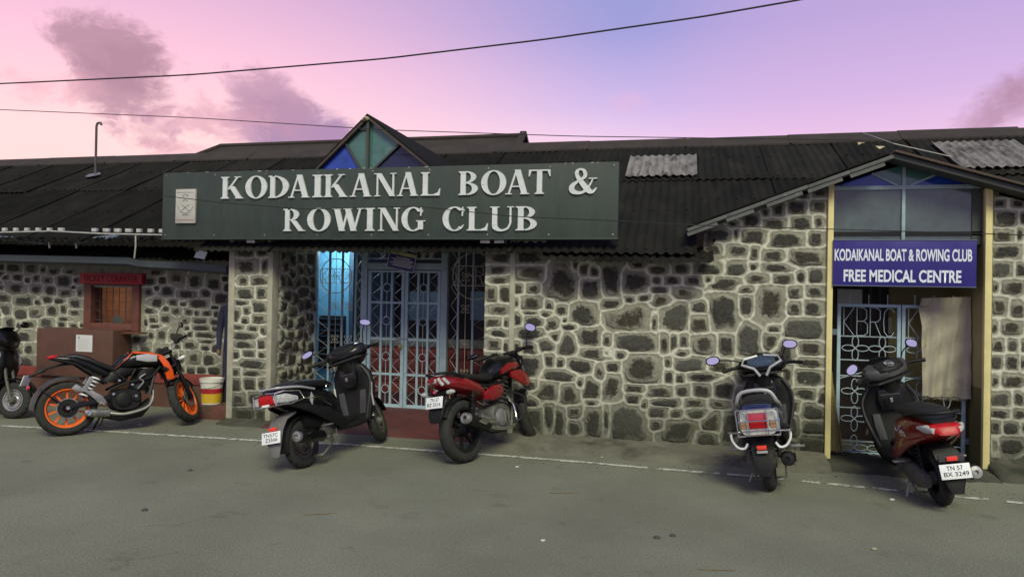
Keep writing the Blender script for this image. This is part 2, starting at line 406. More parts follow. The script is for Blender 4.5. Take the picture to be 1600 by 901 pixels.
def px_stones(lst, Y):
    out = []
    for (cx, cy, rx, ry) in lst:
        p = onY(cx, cy, Y); q = onY(cx+1, cy, Y); s = onY(cx, cy+1, Y)
        out.append((p.x, p.z, rx*abs(q.x-p.x), ry*abs(s.z-p.z)))
    return out
def rand_stones(s0, s1, z0, z1, sx, sz, jit=.3, seed=1):
    r = random.Random(seed); out = []; z = z0+sz*.5; k = 0
    while z < z1:
        s = s0+(.5 if k % 2 else .15)*sx
        while s < s1+.1*sx:
            w = sx*r.uniform(.6, 1.35)
            out.append((s+w/2-.3*sx, z+r.uniform(-1, 1)*jit*sz*.5, w*.46, sz*.46*r.uniform(.8, 1.1))); s += w
        z += sz; k += 1
    return out
def stone_wall(name, label, stones, s0, s1, z0, top, frame, thick=.3, gap=.020, cap=1.30, step=.012, cat='wall', proud=.012, group=None, power=4.0, ridge=.012):
    """mortar face (one mesh) with one child mesh for each stone; frame = (origin, along axis, outward normal)"""
    O, a, nrm = [Vector(x) for x in frame]
    S = np.array(stones); cx, cz, rx, rz = S.T; rm = np.sqrt(rx*rz)
    def dist(ps, pz):
        dx = np.abs((ps[:, None]-cx)/rx); dz = np.abs((pz[:, None]-cz)/rz)
        return (dx**power+dz**power)**(1/power)
    def edge(ps, pz):
        D = dist(ps, pz); i = np.argpartition(D, 1, axis=1)[:, :2]
        d = np.take_along_axis(D, i, 1); o = np.argsort(d, axis=1); i = np.take_along_axis(i, o, 1); d = np.take_along_axis(d, o, 1)
        return (d[:, 1]-d[:, 0])/(1/rm[i[:, 0]]+1/rm[i[:, 1]]), i[:, 0], d[:, 0]
    zt = max(top(s) for s in np.linspace(s0, s1, 60))
    gs = np.linspace(s0, s1, max(2, int((s1-s0)/step)+1)); gz = np.linspace(z0, zt, max(2, int((zt-z0)/step)+1))
    PS, PZ = np.meshgrid(gs, gz); ps, pz = PS.ravel(), PZ.ravel()
    tops = np.array([top(s) for s in gs]); tcl = np.tile(tops, len(gz)); pzc = np.minimum(pz, tcl)
    e, own, d1 = edge(ps, pzc)
    wob = .004*np.sin(ps*61+pzc*37)+.003*np.sin(ps*23-pzc*71)
    rid = np.clip(1-np.abs(e+wob*.5)/(ridge*1.6), 0, 1); rid = rid*rid*(3-2*rid)*(d1 < 2.1)
    hgt = .010*rid+.0025*np.sin(ps*90)*np.sin(pzc*83)+RNG.normal(0, .0007, len(ps))
    V = [tuple(O+a*float(s)+Vector((0, 0, float(z)))+nrm*float(h)) for s, z, h in zip(ps, pzc, hgt)]
    nx = len(gs); F = []
    for j in range(len(gz)-1):
        for i in range(nx-1):
            if gz[j] >= tops[i] and gz[j] >= tops[i+1]: continue
            F.append((j*nx+i, j*nx+i+1, (j+1)*nx+i+1, (j+1)*nx+i))
    k = len(V)
    # body of the wall behind the face
    cols = np.linspace(s0, s1, 25); b0 = []
    for s in cols:
        for z, dep in ((z0, -.004), (top(s)-.003, -.004), (top(s)-.003, -thick), (z0, -thick)): V.append(tuple(O+a*float(s)+Vector((0, 0, float(z)))+nrm*dep))
    for i in range(len(cols)-1):
        for q in range(4):
            q2 = (q+1) % 4; F.append((k+i*4+q, k+i*4+q2, k+(i+1)*4+q2, k+(i+1)*4+q))
    F += [(k, k+1, k+2, k+3), tuple(k+(len(cols)-1)*4+q for q in (3, 2, 1, 0))]
    me = bpy.data.meshes.new(name); me.from_pydata(V, [], F); me.shade_smooth(); me.set_sharp_from_angle(angle=R_(60))
    at = me.attributes.new('edge', 'FLOAT', 'POINT'); arr = np.zeros(len(V), dtype=np.float32); arr[:len(rid)] = rid; at.data.foreach_set('value', arr)
    me.materials.append(MATS['mortar']); o = bpy.data.objects.new(name, me); COL.objects.link(o)
    tag(o, label, cat, group)
    NA = 16; ang = np.arange(NA)*2*np.pi/NA; ts = np.linspace(.04, 1.6, 70)
    for q in range(len(stones)):
        off = RNG.uniform(0, .4)
        ux, uz = np.cos(ang+off)*rx[q], np.sin(ang+off)*rz[q]
        P_s = (cx[q]+ux[:, None]*ts).ravel(); P_z = (cz[q]+uz[:, None]*ts).ravel()
        e, own, d1 = edge(P_s, P_z); bad = ((own != q) | (e < gap) | (d1 > cap)).reshape(NA, -1); bad[:, -1] = True
        t = ts[np.maximum(bad.argmax(1)-1, 0)]
        if t.min() < .06: t = np.maximum(t, .06)
        t = t*RNG.uniform(.88, 1.03, NA)
        bs, bz = cx[q]+ux*t, cz[q]+uz*t
        bs = np.clip(bs, s0+.004, s1-.004); bz = np.clip(bz, z0+.002, None); bz = np.minimum(bz, np.array([top(s) for s in bs])-.004)
        cs, cz_ = bs.mean(), bz.mean()
        if np.ptp(bs) < .02 or np.ptp(bz) < .02: continue
        tilt = RNG.uniform(-.06, .06, 2); pr = proud*RNG.uniform(.5, 1.5)
        vv = []; ed = []
        for sc_, h, ee in ((1.0, -.02, 1.0), (.97, pr*.35, 1.0), (.82, pr, .62), (.45, pr*1.25, .2)):
            for i in range(NA):
                s, z = cs+(bs[i]-cs)*sc_, cz_+(bz[i]-cz_)*sc_
                hh = h+((s-cs)*tilt[0]+(z-cz_)*tilt[1])*(1 if h > 0 else 0)+(RNG.normal(0, .0034) if h > 0 else 0)
                vv.append(tuple(O+a*float(s)+Vector((0, 0, float(z)))+nrm*float(hh))); ed.append(ee)
        vv.append(tuple(O+a*float(cs)+Vector((0, 0, float(cz_)))+nrm*float(pr*1.25))); ed.append(0)
        ff = []
        for r in range(3):
            for i in range(NA):
                i2 = (i+1) % NA; ff.append((r*NA+i, r*NA+i2, (r+1)*NA+i2, (r+1)*NA+i))
        for i in range(NA): ff.append((3*NA+i, 3*NA+(i+1) % NA, 4*NA))
        sm = bpy.data.meshes.new('stone'); sm.from_pydata(vv, [], ff); sm.shade_smooth(); sm.materials.append(MATS['stone'])
        sa = sm.attributes.new('edge', 'FLOAT', 'POINT'); sa.data.foreach_set('value', np.array(ed, dtype=np.float32))
        so_ = bpy.data.objects.new('stone', sm); COL.objects.link(so_); so_.parent = o
    return o
FACADE = ((0, 0, 0), (1, 0, 0), (0, -1, 0))
def X_(px, py=500, Y=0.0): return onY(px, py, Y).x
def Z_(px, py, Y=0.0): return onY(px, py, Y).z

C_ST = [(811,451,7,7),(832,451,10,7),(830,473,18,9),(808,473,4,8),(828,402,21,10),(830,427,20,11),(829,489,12,3),(809,498,6,8),(836,501,14,7),(853,491,9,6),(858,476,7.5,8),(831,521,18,7),(828,545,11,7),(808,543,5,8),
(878,484,9,9),(862,506,9,11),(868,526,9,9),(854,538,12,10),(880,444,24,26),(911,423,7,9),(929,427,7,7),(899,416,5,8),(922,452,17,16),(954,440,14,20),(911,490,19,18),(892,510,11,5),(883,500,4,5),(920,526,20,14),(887,538,15,15),(956,476,16,8),(948,531,8,10),(931,553,25,9),
(829,573,18,14),(858,563,7.5,10),(876,566,6,7),(908,571,19,11),(871,586,25,8.5),(937,582,9,13),(956,573,12,8),(830,600,11,7),(857,611,16,15),(889,618,15,16),(907,598,6,8),(924,607,13,16),(956,607,14,21),(812,618,8,10),(831,629,10,7),(835,652,13,14),(812,645,8,12),(858,646,8,17),(876,655,9,20),(898,643,14,10),(899,667,13,9),(927,656,18,20),(924,629,10,5),(947,655,6,22),
(978,658,27,26),(947,552,8,6),(970,554,9,7),(1004,576,26,20),(992,607,16,6),(990,624,12,8),(1031,612,19,9),(1006,632,6,8),(1043,628,21,6),(1028,645,15,8),(1055,647,9,6),(1027,663,11,8),(1044,566,6,8),(1045,589,7.5,9),(1062,591,7,7),(1077,569,22,10),(1099,588,21,6),(1066,610,11,8),(1097,611,13,9),(1086,630,18,7),(1093,646,15,8),(1062,672,26,15),(1112,658,15,14),(1122,631,16,7),(1142,668,14,20),(1131,609,14,13),(1124,572,15,8),(1101,684,16,9),
(997,416,9,4),(1026,423,12,5),(1066,421,10,6),(1108,420,20,7),(993,442,19,15),(1026,438,7,5),(1051,439,12,6),(1084,440,14,7),(1107,437,7,5),(1030,453,14,4.5),(1068,457,17,9),(983,468,8,5.5),(1008,465,10,5),(1033,471,15,8),(984,498,32,19),(1052,495,18,19),(1022,504,5,13),(1092,480,10,8),(1093,506,12,12),(1133,486,19,26),(994,534,30,14),(1037,536,6,15),(1053,534,5,11),(1068,532,6,10),(1066,552,9,6),(1103,538,17,13),(1133,538,12,14),(1134,445,21,9),
(1113,389,10,6),(1153,391,12,7),(1179,395,6,9),(1210,400,16,7),(1259,402,25,10),(1149,421,15,8),(1178,417,7,5),(1211,419,20,6),(1184,435,16,7),(1223,436,15,7),(1251,433,7,7),(1274,431,10,9),(1164,453,14,6),(1166,476,11,15),(1202,478,21,25),(1242,457,10,8),(1272,456,11,8),(1241,482,11,9),(1269,481,12,10),(1254,513,26,13),(1210,513,10,6),(1170,533,15,22),(1205,533,12,11),(1226,548,14,15),(1264,544,15,9),
(1264,567,16,7),(1260,589,19,11),(1258,615,16,7),(1284,620,6,11),(1239,633,9,9),(1270,644,15,10),(1272,668,16,9),(1269,695,18,12),(1232,585,7,14),(1165,580,14,16),(1198,582,16,14),(1165,620,16,12),(1203,618,17,14),(1170,655,15,14),(1205,658,15,14),(1236,668,11,16),(1170,690,18,11),(1216,695,20,11),
(1120,366,18,8),(1179,370,16,9),(1229,375,22,9),(1273,373,9,9),(1150,364,4,9),(1174,345,12,8),(1210,349,16,7),(1251,349,14,8),(1278,347,6,8),(1215,328,9,9),(1197,333,6,6),(1246,323,12,9),(1278,322,11,9),(1256,306,9,5),(1279,303,11,6),(1148,352,8,5)]
s_gl, s_gr = X_(1098), X_(1292)
def top_c(s):
    if s < X_(848, 420): return Z_(826, 392)
    if s < s_gl: return Z_(970, 404)
    zl, zr = Z_(1098, 357), Z_(1292, 293)
    return zl+(zr-zl)*(s-s_gl)/(s_gr-s_gl)
stone_wall('stone_wall', 'rubble stone wall with pale raised joints rising to a gable beside the medical centre doorway', px_stones(C_ST, 0), X_(804), s_gr, .03, top_c, FACADE, thick=.35)
RP_ST = [(781,403,16,7),(777,423,12,7),(781,437,12,6),(769,461,8,11),(788,459,8,11),(777,484,13,8),(773,502,11,7),(790,504,4,7),(780,520,10,6),(773,538,9,8),(790,541,4,7.5),(775,560,11,8),(776,580,13,8),(772,600,9,8),(789,600,5,8),(778,622,13,8),(775,642,12,7),(776,662,13,8),(778,386,14,6)]
rp = stone_wall('stone_pillar', 'narrow stone pillar on the red motorcycle side of the entrance gate', px_stones(RP_ST, 0), X_(757), X_(796), .03, lambda s: 2.42, FACADE, thick=1.0, cat='pillar')
MB().box((X_(796), -.022, .03), (X_(804), .2, 2.3)).build('edge_trim', 'cement', rp, bevel=.004)
MB().box((X_(803), -.012, Z_(826, 393)), (X_(851), .3, Z_(826, 374))).build('capping', 'cement', rp, bevel=.01)
LP_ST = [(380,380,11,6),(384,396,12,6),(409,394,8,6),(387,416,18,11),(413,417,5,11),(381,439,7,7),(405,438,12,7),(385,458,12,8),(408,458,8,9),(377,473,11,4),(405,479,11,8),(371,492,5,9),(387,485,6,6),(383,501,7,5),(405,499,11,7),(373,511,9,4),(395,513,9,5),(411,516,5,7),(385,524,18,5),(383,538,16,5),(408,537,6,8),(369,556,5,7),(390,552,9,5),(409,553,6,5),(391,568,22,6),(369,581,7,6),(393,583,14,4),(369,602,9,10),(390,600,11,8),(409,600,7,8),(373,623,13,10),(397,622,11,9),(383,646,15,8),(407,647,8,8)]
XL0, XL1 = X_(366), X_(418)
lp = stone_wall('stone_pillar', 'stone pillar with cement edge strips between the ticket counter and the entrance', px_stones(LP_ST, 0), XL0, XL1, .03, lambda s: 2.42, FACADE, thick=.9, cat='pillar', cap=1.15)
MB().box((X_(357), -.015, .03), (XL0, .9, 2.42)).build('edge_trim', 'cement', lp, bevel=.004)
XRET = X_(425.5)
MB().box((XL1, -.015, .03), (XRET, .12, 2.42)).build('edge_trim', 'cement', lp, bevel=.004)
YG = .97
stone_wall('stone_wall', 'dark rough stone side wall inside the entrance recess', rand_stones(.12, YG, .05, 2.4, .2, .16, .7, 5), .12, YG, .03, lambda s: 2.42, ((XRET, 0, 0), (0, 1, 0), (1, 0, 0)), thick=.2, proud=.035, gap=.008)
R_ST = [(1566,301,14,5),(1561,319,10,6),(1591,319,11,6),(1569,341,18,11),(1598,341,5,10),(1566,368,15,8),(1593,366,5,9),(1574,393,25,9),(1563,421,14,10),(1595,422,7,9),(1556,449,5,8),(1582,449,17,9),(1560,478,10,11),(1590,484,9,10),(1555,512,5,9),(1580,512,16,9),(1560,540,9,9),(1582,540,9,8),(1557,565,8,9),(1581,566,9,10),(1598,567,4,10),(1580,594,18,9),(1556,595,6,9),(1562,623,14,9),(1593,622,9,9),(1561,646,12,6),(1593,647,9,7),(1555,667,7,9),(1581,668,11,8),(1577,696,20,10),(1555,696,5,9),(1604,394,5,9),(1602,540,8,9),(1603,668,8,8)]
XP1 = X_(1549.5)
rs = px_stones(R_ST, 0)+rand_stones(X_(1612), X_(1612)+2.6, .1, 2.75, .24, .155, .3, 9)
xa, za = X_(1392, 246), Z_(1392, 249)
GR = (Z_(1600, 303)-za)/(X_(1600, 303)-xa)
stone_wall('stone_wall', 'coursed stone wall on the hinge side of the sack-covered gate', rs, XP1, XP1+2.9, .03, lambda s: max(1.9, za+GR*(s-xa)-.07), FACADE, thick=.3, cap=1.2)
T_ST = [(2,418,6,5),(21,419,11,6),(49,420,8,7),(68,422,4,4),(85,425,8,5),(111,425,10,4),(120,438,5,4),(8,433,6,4),(28,434,7,5),(43,438,4,4),(57,435,4.5,5),(75,438,7,5),(100,439,11,9),(2,449,4,4),(26,451,13,9),(57,452,8,7),(79,454,8,7),(103,458,10,6),(115,449,3,3),(126,458,4,6),(6,465,10,6),(38,470,14,8),(60,472,6,4),(74,468,8,6),(94,470,8,4),(118,474,9,7),(8,484,9,8),(33,490,10,8),(56,488,11,8),(82,486,8,8),(100,482,5,7),(117,488,9,4),(16,504,7,8),(29,508,3,4),(46,506,9,5),(73,504,10,7),(100,498,8,3),(97,506,6,4),(116,508,7,3),(128,508,4,3),(12,530,9,8),(38,525,10,7),(25,545,11,8),(45,545,7,7),(10,557,8,8),(40,565,12,7),(15,577,10,7),
(245,426,11,5),(236,440,8,6),(254,438,6,6),(277,435,12,10),(305,440,10,10),(334,444,10,9),(352,436,5,4),(355,450,5,7),(233,456,6,6),(245,450,5,4),(262,455,9,8),(293,460,14,6),(321,458,8,7),(346,466,12,9),(246,473,9,7),(271,472,7,5),(287,475,6,3),(311,474,15,7),(336,480,6,3),(234,485,8,4),(259,482,5,4),(276,486,7,5),(295,487,6,5),(308,489,4,4),(323,489,7,4),(338,491,4,5),(350,488,5,6),(240,499,7,5),(259,498,8,6),(229,503,3,6),(290,501,6,5),(313,501,10,4),(337,503,9,5),(243,509,8,3),(293,513,5,4),(313,512,14,4),(336,513,5,3),(237,523,4,5),(253,522,7,7),(277,525,12,6),(298,521,5,5),(321,523,18,4),(323,533,14,3),(298,539,11,6),(321,543,7,4),(338,543,7,8),(277,540,6,4),(276,555,4,4),(284,558,4,8),(303,559,11,10),(327,562,9,9),(274,576,5,4),(285,577,4,4),(299,578,7,5),(315,578,8,5),(335,578,10,6),(190,530,9,7),(215,530,8,6),(200,550,12,7),(228,548,8,8),(250,550,9,8),(185,566,9,7),(210,570,10,7),(240,572,10,7),(258,568,8,7),(160,560,10,8),(135,560,10,8),(105,560,12,8),(80,560,10,8)]
YT = .75
wx0, wx1, wz0, wz1 = X_(141, 470, YT), X_(219, 470, YT), Z_(180, 512, YT), Z_(180, 446, YT)
ts_ = px_stones(T_ST, YT)+[q for q in rand_stones(X_(-260, 500, YT), X_(-6, 500, YT), .4, 2.3, .17, .13, .5, 3)]
ts_ = [q for q in ts_ if not (wx0-.02 < q[0] < wx1+.02 and wz0-.02 < q[1] < wz1+.15)]
# the window opening is cut out of this wall: it is built as four panels round the opening, one face
tw0, tw1 = X_(-260, 500, YT), X_(372, 500, YT)
def ticket_wall():
    o = stone_wall('stone_wall', 'dark stone wall round the ticket counter window with wide mortar joints', ts_, tw0, tw1, .03, lambda s: 2.35, ((0, YT, 0), (1, 0, 0), (0, -1, 0)), thick=.02, cap=1.02, gap=.008, ridge=.009, step=.014)
    me = o.data; import bmesh
    bm = bmesh.new(); bm.from_mesh(me)
    kill = [f for f in bm.faces if (lambda c: wx0+.03 < c.x < wx1-.03 and wz0+.03 < c.z < wz1-.03)(f.calc_center_median())]
    bmesh.ops.delete(bm, geom=kill, context='FACES')
    # the body behind (25 columns) closes the hole: drop its front and back quads that cross the opening
    kill = [f for f in bm.faces if f.calc_area() > .05 and abs(f.normal.y) > .9 and wx0-.2 < f.calc_center_median().x < wx1+.2]
    bmesh.ops.delete(bm, geom=kill, context='FACES'); bm.to_mesh(me); bm.free()
    return o
TW = ticket_wall()
# ------------------------------------------------------------------ ground
def ground_materials():
    m = bpy.data.materials.new('asphalt'); m.use_nodes = True; MATS['asphalt'] = m
    n, l = m.node_tree.nodes, m.node_tree.links; b = n['Principled BSDF']
    tc = n.new('ShaderNodeTexCoord'); P = tc.outputs['Object']
    def noise(s, d, r=.6):
        q = n.new('ShaderNodeTexNoise'); q.inputs['Scale'].default_value = s; q.inputs['Detail'].default_value = d; q.inputs['Roughness'].default_value = r; l.new(P, q.inputs['Vector']); return q.outputs['Fac']
    def ramp(f, st):
        q = n.new('ShaderNodeValToRGB'); e = q.color_ramp.elements; e[0].position, e[0].color = st[0][0], st[0][1]+(1,); e[1].position, e[1].color = st[1][0], st[1][1]+(1,); l.new(f, q.inputs[0]); return q.outputs[0]
    def mul(a, b_):
        q = n.new('ShaderNodeMix'); q.data_type = 'RGBA'; q.blend_type = 'MULTIPLY'; q.inputs[0].default_value = 1; l.new(a, q.inputs[6]); l.new(b_, q.inputs[7]); return q.outputs[2]
    base = ramp(noise(.55, 5), [(.35, (.150, .150, .116)), (.68, (.205, .205, .160))])
    grit = ramp(noise(75, 4, .85), [(.3, (.50, .50, .50)), (.7, (1.42, 1.42, 1.38))])
    blot = ramp(noise(3.2, 8, .72), [(.60, (1, 1, 1)), (.72, (.74, .74, .72))])
    oil = ramp(noise(2.4, 6, .65), [(.62, (1, 1, 1)), (.76, (.60, .60, .60))])
    vc = n.new('ShaderNodeTexVoronoi'); vc.feature = 'DISTANCE_TO_EDGE'; vc.inputs['Scale'].default_value = .55
    wv = n.new('ShaderNodeVectorMath'); wv.operation = 'MULTIPLY_ADD'; wq = n.new('ShaderNodeTexNoise'); wq.inputs['Scale'].default_value = 2.5; wq.inputs['Detail'].default_value = 6; l.new(P, wq.inputs['Vector']); l.new(wq.outputs['Color'], wv.inputs[0]); wv.inputs[1].default_value = (.8, .8, 0); l.new(P, wv.inputs[2]); l.new(wv.outputs[0], vc.inputs['Vector'])
    cm = n.new('ShaderNodeMath'); cm.operation = 'ADD'; cn = n.new('ShaderNodeMapRange'); l.new(noise(.8, 3), cn.inputs[0]); cn.inputs[1].default_value = .45; cn.inputs[2].default_value = .62; cn.inputs[3].default_value = .05; cn.inputs[4].default_value = 0; l.new(vc.outputs['Distance'], cm.inputs[0]); l.new(cn.outputs[0], cm.inputs[1])
    crack = ramp(cm.outputs[0], [(.0, (.78, .78, .77)), (.010, (1, 1, 1))])
    pale = ramp(noise(4.5, 9, .78), [(.60, (1, 1, 1)), (.70, (1.16, 1.16, 1.14))])
    l.new(mul(mul(mul(mul(mul(base, grit), blot), oil), crack), pale), b.inputs['Base Color']); b.inputs['Roughness'].default_value = .9; b.inputs['Specular IOR Level'].default_value = .3
    vo = n.new('ShaderNodeTexVoronoi'); vo.inputs['Scale'].default_value = 110; l.new(P, vo.inputs['Vector'])
    bp = n.new('ShaderNodeBump'); bp.inputs['Strength'].default_value = .55; bp.inputs['Distance'].default_value = .006; l.new(vo.outputs['Distance'], bp.inputs['Height']); l.new(bp.outputs[0], b.inputs['Normal'])
    m2 = bpy.data.materials.new('worn_line'); m2.use_nodes = True; MATS['worn_line'] = m2
    n, l = m2.node_tree.nodes, m2.node_tree.links; b = n['Principled BSDF']; tc = n.new('ShaderNodeTexCoord'); P = tc.outputs['Object']
    f = noise(11, 8, .75); c = ramp(f, [(.42, (.15, .148, .12)), (.52, (.52, .51, .45))]); l.new(c, b.inputs['Base Color']); b.inputs['Roughness'].default_value = .85
ground_materials()
M('apron', (.125, .118, .088), .92, var=.3, scale=3.5, bump=.7, bscale=35, col2=(.05, .048, .032), thr=.52)
M('apron_dark', (.06, .058, .042), .92, var=.35, scale=4, bump=.7, bscale=30, col2=(.03, .032, .02), thr=.5)
g = MB()
xs = np.linspace(-40, 40, 81); ys = np.concatenate([np.linspace(-40, -9, 12), np.linspace(-8.5, 3, 24)])
for j, y in enumerate(ys):
    for i, x in enumerate(xs): g.v.append((float(x), float(y), 0.0))
for j in range(len(ys)-1):
    for i in range(len(xs)-1): k = j*len(xs)+i; g.f.append((k, k+1, k+1+len(xs), k+len(xs)))
road = tag(g.build('road', 'asphalt'), kind='structure')
LINE = [(-260, 650), (0, 665), (140, 672), (350, 685), (420, 689), (540, 694), (700, 706), (800, 713), (900, 721), (1050, 734), (1180, 744), (1290, 755), (1440, 770), (1600, 786), (1900, 820)]
pts = [onG(x, y) for x, y in LINE]
ln = MB(); fine = []
for a, b_ in zip(pts[:-1], pts[1:]):
    for k in range(12): fine.append(a.lerp(b_, k/12))
fine.append(pts[-1])
hole = random.Random(4)
for a, b_ in zip(fine[:-1], fine[1:]):
    px = 0
    d = (b_-a).normalized(); nn = Vector((-d.y, d.x, 0)); w1, w2 = .035+hole.uniform(-.006, .006), .035+hole.uniform(-.006, .006)
    if a.x > .8 and a.x < 2.6 and hole.random() < .35: continue
    if a.x > -.6 and hole.random() < .12: continue
    ln.quad(a+nn*w1+Vector((0, 0, .004)), a-nn*w1+Vector((0, 0, .004)), b_-nn*w2+Vector((0, 0, .004)), b_+nn*w2+Vector((0, 0, .004)))
ln.build('edge_line', 'worn_line', road)
# raised, broken concrete strip along the foot of the wall
def strip(name, x0, x1, ya, za_, yb, zb, mat, n=60, amp=.018, edge=.03):
    q = MB(); rows = 7
    for i in range(n+1):
        x = x0+(x1-x0)*i/n
        for j in range(rows):
            t = j/(rows-1); y = ya+(yb-ya)*t; z = za_+(zb-za_)*t**.8
            y += edge*(math.sin(x*5.1)+.6*math.sin(x*13.7+1)+.5*random.uniform(-1, 1))*t
            z += amp*(math.sin(x*7+y*9)*.4+random.uniform(-.5, .5))*(0 if j == 0 else 1)
            if j == rows-1: z = -.01
            q.v.append((x, y, z))
    for i in range(n):
        for j in range(rows-1): k = i*rows+j; q.f.append((k, k+rows, k+rows+1, k+1))
    for e in (0, n):
        k = len(q.v); q.v += [(q.v[e*rows+j][0], q.v[e*rows+j][1], -.02) for j in range(rows)]; q.f += [(e*rows+j, e*rows+j+1, k+j+1, k+j) for j in range(rows-1)]
    return tag(q.build(name, mat, ang=180), kind='structure')
strip('roadside_apron', X_(770), X_(1290), .02, .11, -.52, .035, 'apron')
strip('doorway_apron', X_(1290), X_(1545), .9, .09, -.46, .03, 'apron_dark', n=40)
strip('roadside_apron', X_(1545), X_(1545)+3, .02, .12, -.35, .03, 'apron_dark', n=30)
strip('roadside_apron', X_(355), X_(428), .02, .07, -.2, .02, 'apron_dark', n=16)
# red ramp up to the entrance gate
rm = MB(); x0, x1 = XRET, X_(762)
n_ = 24
for i in range(n_+1):
    x = x0+(x1-x0)*i/n_
    for (y, z) in ((3.2, .145), (1.0, .14), (.55, .12), (.1, .05), (-.18, .012), (-.24, -.02)): rm.v.append((x, y+.01*math.sin(x*11), z+random.uniform(-.003, .003)))
for i in range(n_):
    for j in range(5): k = i*6+j; rm.f.append((k, k+6, k+7, k+1))
tag(rm.build('entrance_ramp', 'red_floor', ang=180), kind='structure')
# litter and pebbles on the road
for k, (px, py) in enumerate([(880, 769), (1120, 889), (498, 802), (940, 714), (808, 729), (1394, 780), (1505, 762), (848, 844), (219, 663), (1366, 857)]):
    p = onG(px, py, .006); a = hole.uniform(0, 3); r = random.Random(k)
    long_ = py in (769, 889, 802)
    L, w = (.13, .004) if long_ else (r.uniform(.012, .03), r.uniform(.008, .018))
    q = MB(); poly = []
    for i in range(7):
        t = 2*math.pi*i/7; u, v = math.cos(t)*L*r.uniform(.8, 1.1), math.sin(t)*w*r.uniform(.8, 1.1)
        poly.append((p.x+u*math.cos(a*.2)-v*math.sin(a*.2), p.y+u*math.sin(a*.2)+v*math.cos(a*.2), .0045))
    q.prism(poly, (0, 0, .004 if long_ else .008))
    kind = 'dry_straw' if long_ else 'paper_scrap'
    o = q.build(kind, 'straw' if long_ else ('paper' if k % 3 else 'tarp'), smooth=False)
    tag(o, 'thin dry straw lying flat on the asphalt' if long_ else 'tiny pale scrap of litter lying on the asphalt', 'litter', 'bits of litter on the road')
for (px, py) in ((1026, 840), (1051, 837), (226, 797), (297, 735)):
    p = onG(px, py); q = MB().lathe([(0, .012), (.016, .010), (.022, .002), (.0225, -.004)], (p.x, p.y, .004), 'z', 10)
    tag(q.build('pebble', 'ink'), 'small black pebble lying on the asphalt', 'pebble', 'dark pebbles on the road')

gv = MB(); gr_ = random.Random(21)
for k in range(420):
    px = gr_.uniform(-60, 1640); a = onG(px, 660+px*.076-abs(gr_.gauss(0, 7))); s_ = gr_.uniform(.004, .013)
    if a.y > -.12: continue
    gv.loft([((a.x, a.y, .0), (s_, 0, 0), (0, s_*.8, 0), 2.2), ((a.x, a.y, s_*.7), (s_*.6, 0, 0), (0, s_*.5, 0), 2.2)], 6)
tag(gv.build('gravel', 'apron'), kind='stuff')
tag(bpy.data.objects['gravel'], 'loose grit gathered along the road edge', 'gravel')
# ------------------------------------------------------------------ roofs
ROOFM = {}
def sheet_mesh(w, L, mat, key, pitch=.105, amp=.011):
    k = (round(w, 2), round(L, 2), mat, key)
    if k in ROOFM: return ROOFM[k]
    nc = max(2, int(round(w/pitch))); nx = nc*8; ny = 5; r = random.Random(key); V = []; F = []
    sag = [r.uniform(-.006, .006) for _ in range(ny+1)]
    for side in (0, 1):
        for j in range(ny+1):
            for i in range(nx+1):
                x = w*i/nx; y = L*j/ny
                if j == 0: y += r.uniform(-.012, .012)
                V.append((x, y, amp*math.cos(2*math.pi*i/8)+sag[j]+(-.007 if side else 0)))
    st = (nx+1)*(ny+1)
    for j in range(ny):
        for i in range(nx):
            a = j*(nx+1)+i; F.append((a, a+1, a+nx+2, a+nx+1)); b_ = a+st; F.append((b_, b_+nx+1, b_+nx+2, b_+1))
    for i in range(nx): F.append((i, st+i, st+i+1, i+1))
    for j in range(ny):
        a = j*(nx+1); F.append((a, a+nx+1, st+a+nx+1, st+a)); a += nx; F.append((a, st+a, st+a+nx+1, a+nx+1))
    for i in range(1, nc, 2):
        for yy in (.07, L*.5):
            x = w*i/nc; b0 = len(V); V += [(x+dx, yy+dy, amp+dz) for dz in (-.004, .010) for dx, dy in ((-.012, -.012), (.012, -.012), (.012, .012), (-.012, .012))]; F += [(b0+4, b0+5, b0+6, b0+7), (b0, b0+1, b0+5, b0+4), (b0+1, b0+2, b0+6, b0+5), (b0+2, b0+3, b0+7, b0+6), (b0+3, b0, b0+4, b0+7)]
    me = bpy.data.meshes.new('roof_sheet'); me.from_pydata(V, [], F); me.shade_smooth(); me.set_sharp_from_angle(angle=R_(50)); me.materials.append(MATS[mat]); ROOFM[k] = me
    return me
def sheet(parent, x, y, z, w, L, slope, mat='roof_dark', key=0, rz=0.0, name='roof_sheet', tilt=0):
    o = bpy.data.objects.new(name, sheet_mesh(w, L, mat, key)); COL.objects.link(o); o.parent = parent
    if parent.name in WORLD: o.matrix_parent_inverse = WORLD[parent.name]
    o.location = (x, y, z); o.rotation_euler = (math.atan(slope)+tilt, 0, rz); return o
SL = .5; YE = -.26; ZE = onY(970, 396, YE).z
def roof_at(px, py, lift=0.0):
    """point on the main roof plane"""
    d = ray(px, py); nrm = Vector((0, -SL, 1)); p0 = Vector((0, YE, ZE+lift)); return CAM+d*((p0-CAM).dot(nrm)/d.dot(nrm))
YR = roof_at(970, 229).y; ZR = ZE+SL*(YR-YE)
cs_ = math.cos(math.atan(SL)); LS = (YR-YE)/cs_
XR0, XR1 = -19.5, 9.0
roof = wroot('corrugated_roof', (-2, 2, ZE), 'long dark corrugated roof with pale patched sheets running over the whole club building', 'roof')
ysm = roof_at(1000, 286).y; up = ysm-YE; Lup = (YR-ysm)/cs_+.02; Llow = (ysm-YE)/cs_+.12
x = XR0; k = 0; pale = roof_at(980, 262).x; rr = random.Random(2)
XSPLIT = X_(300)
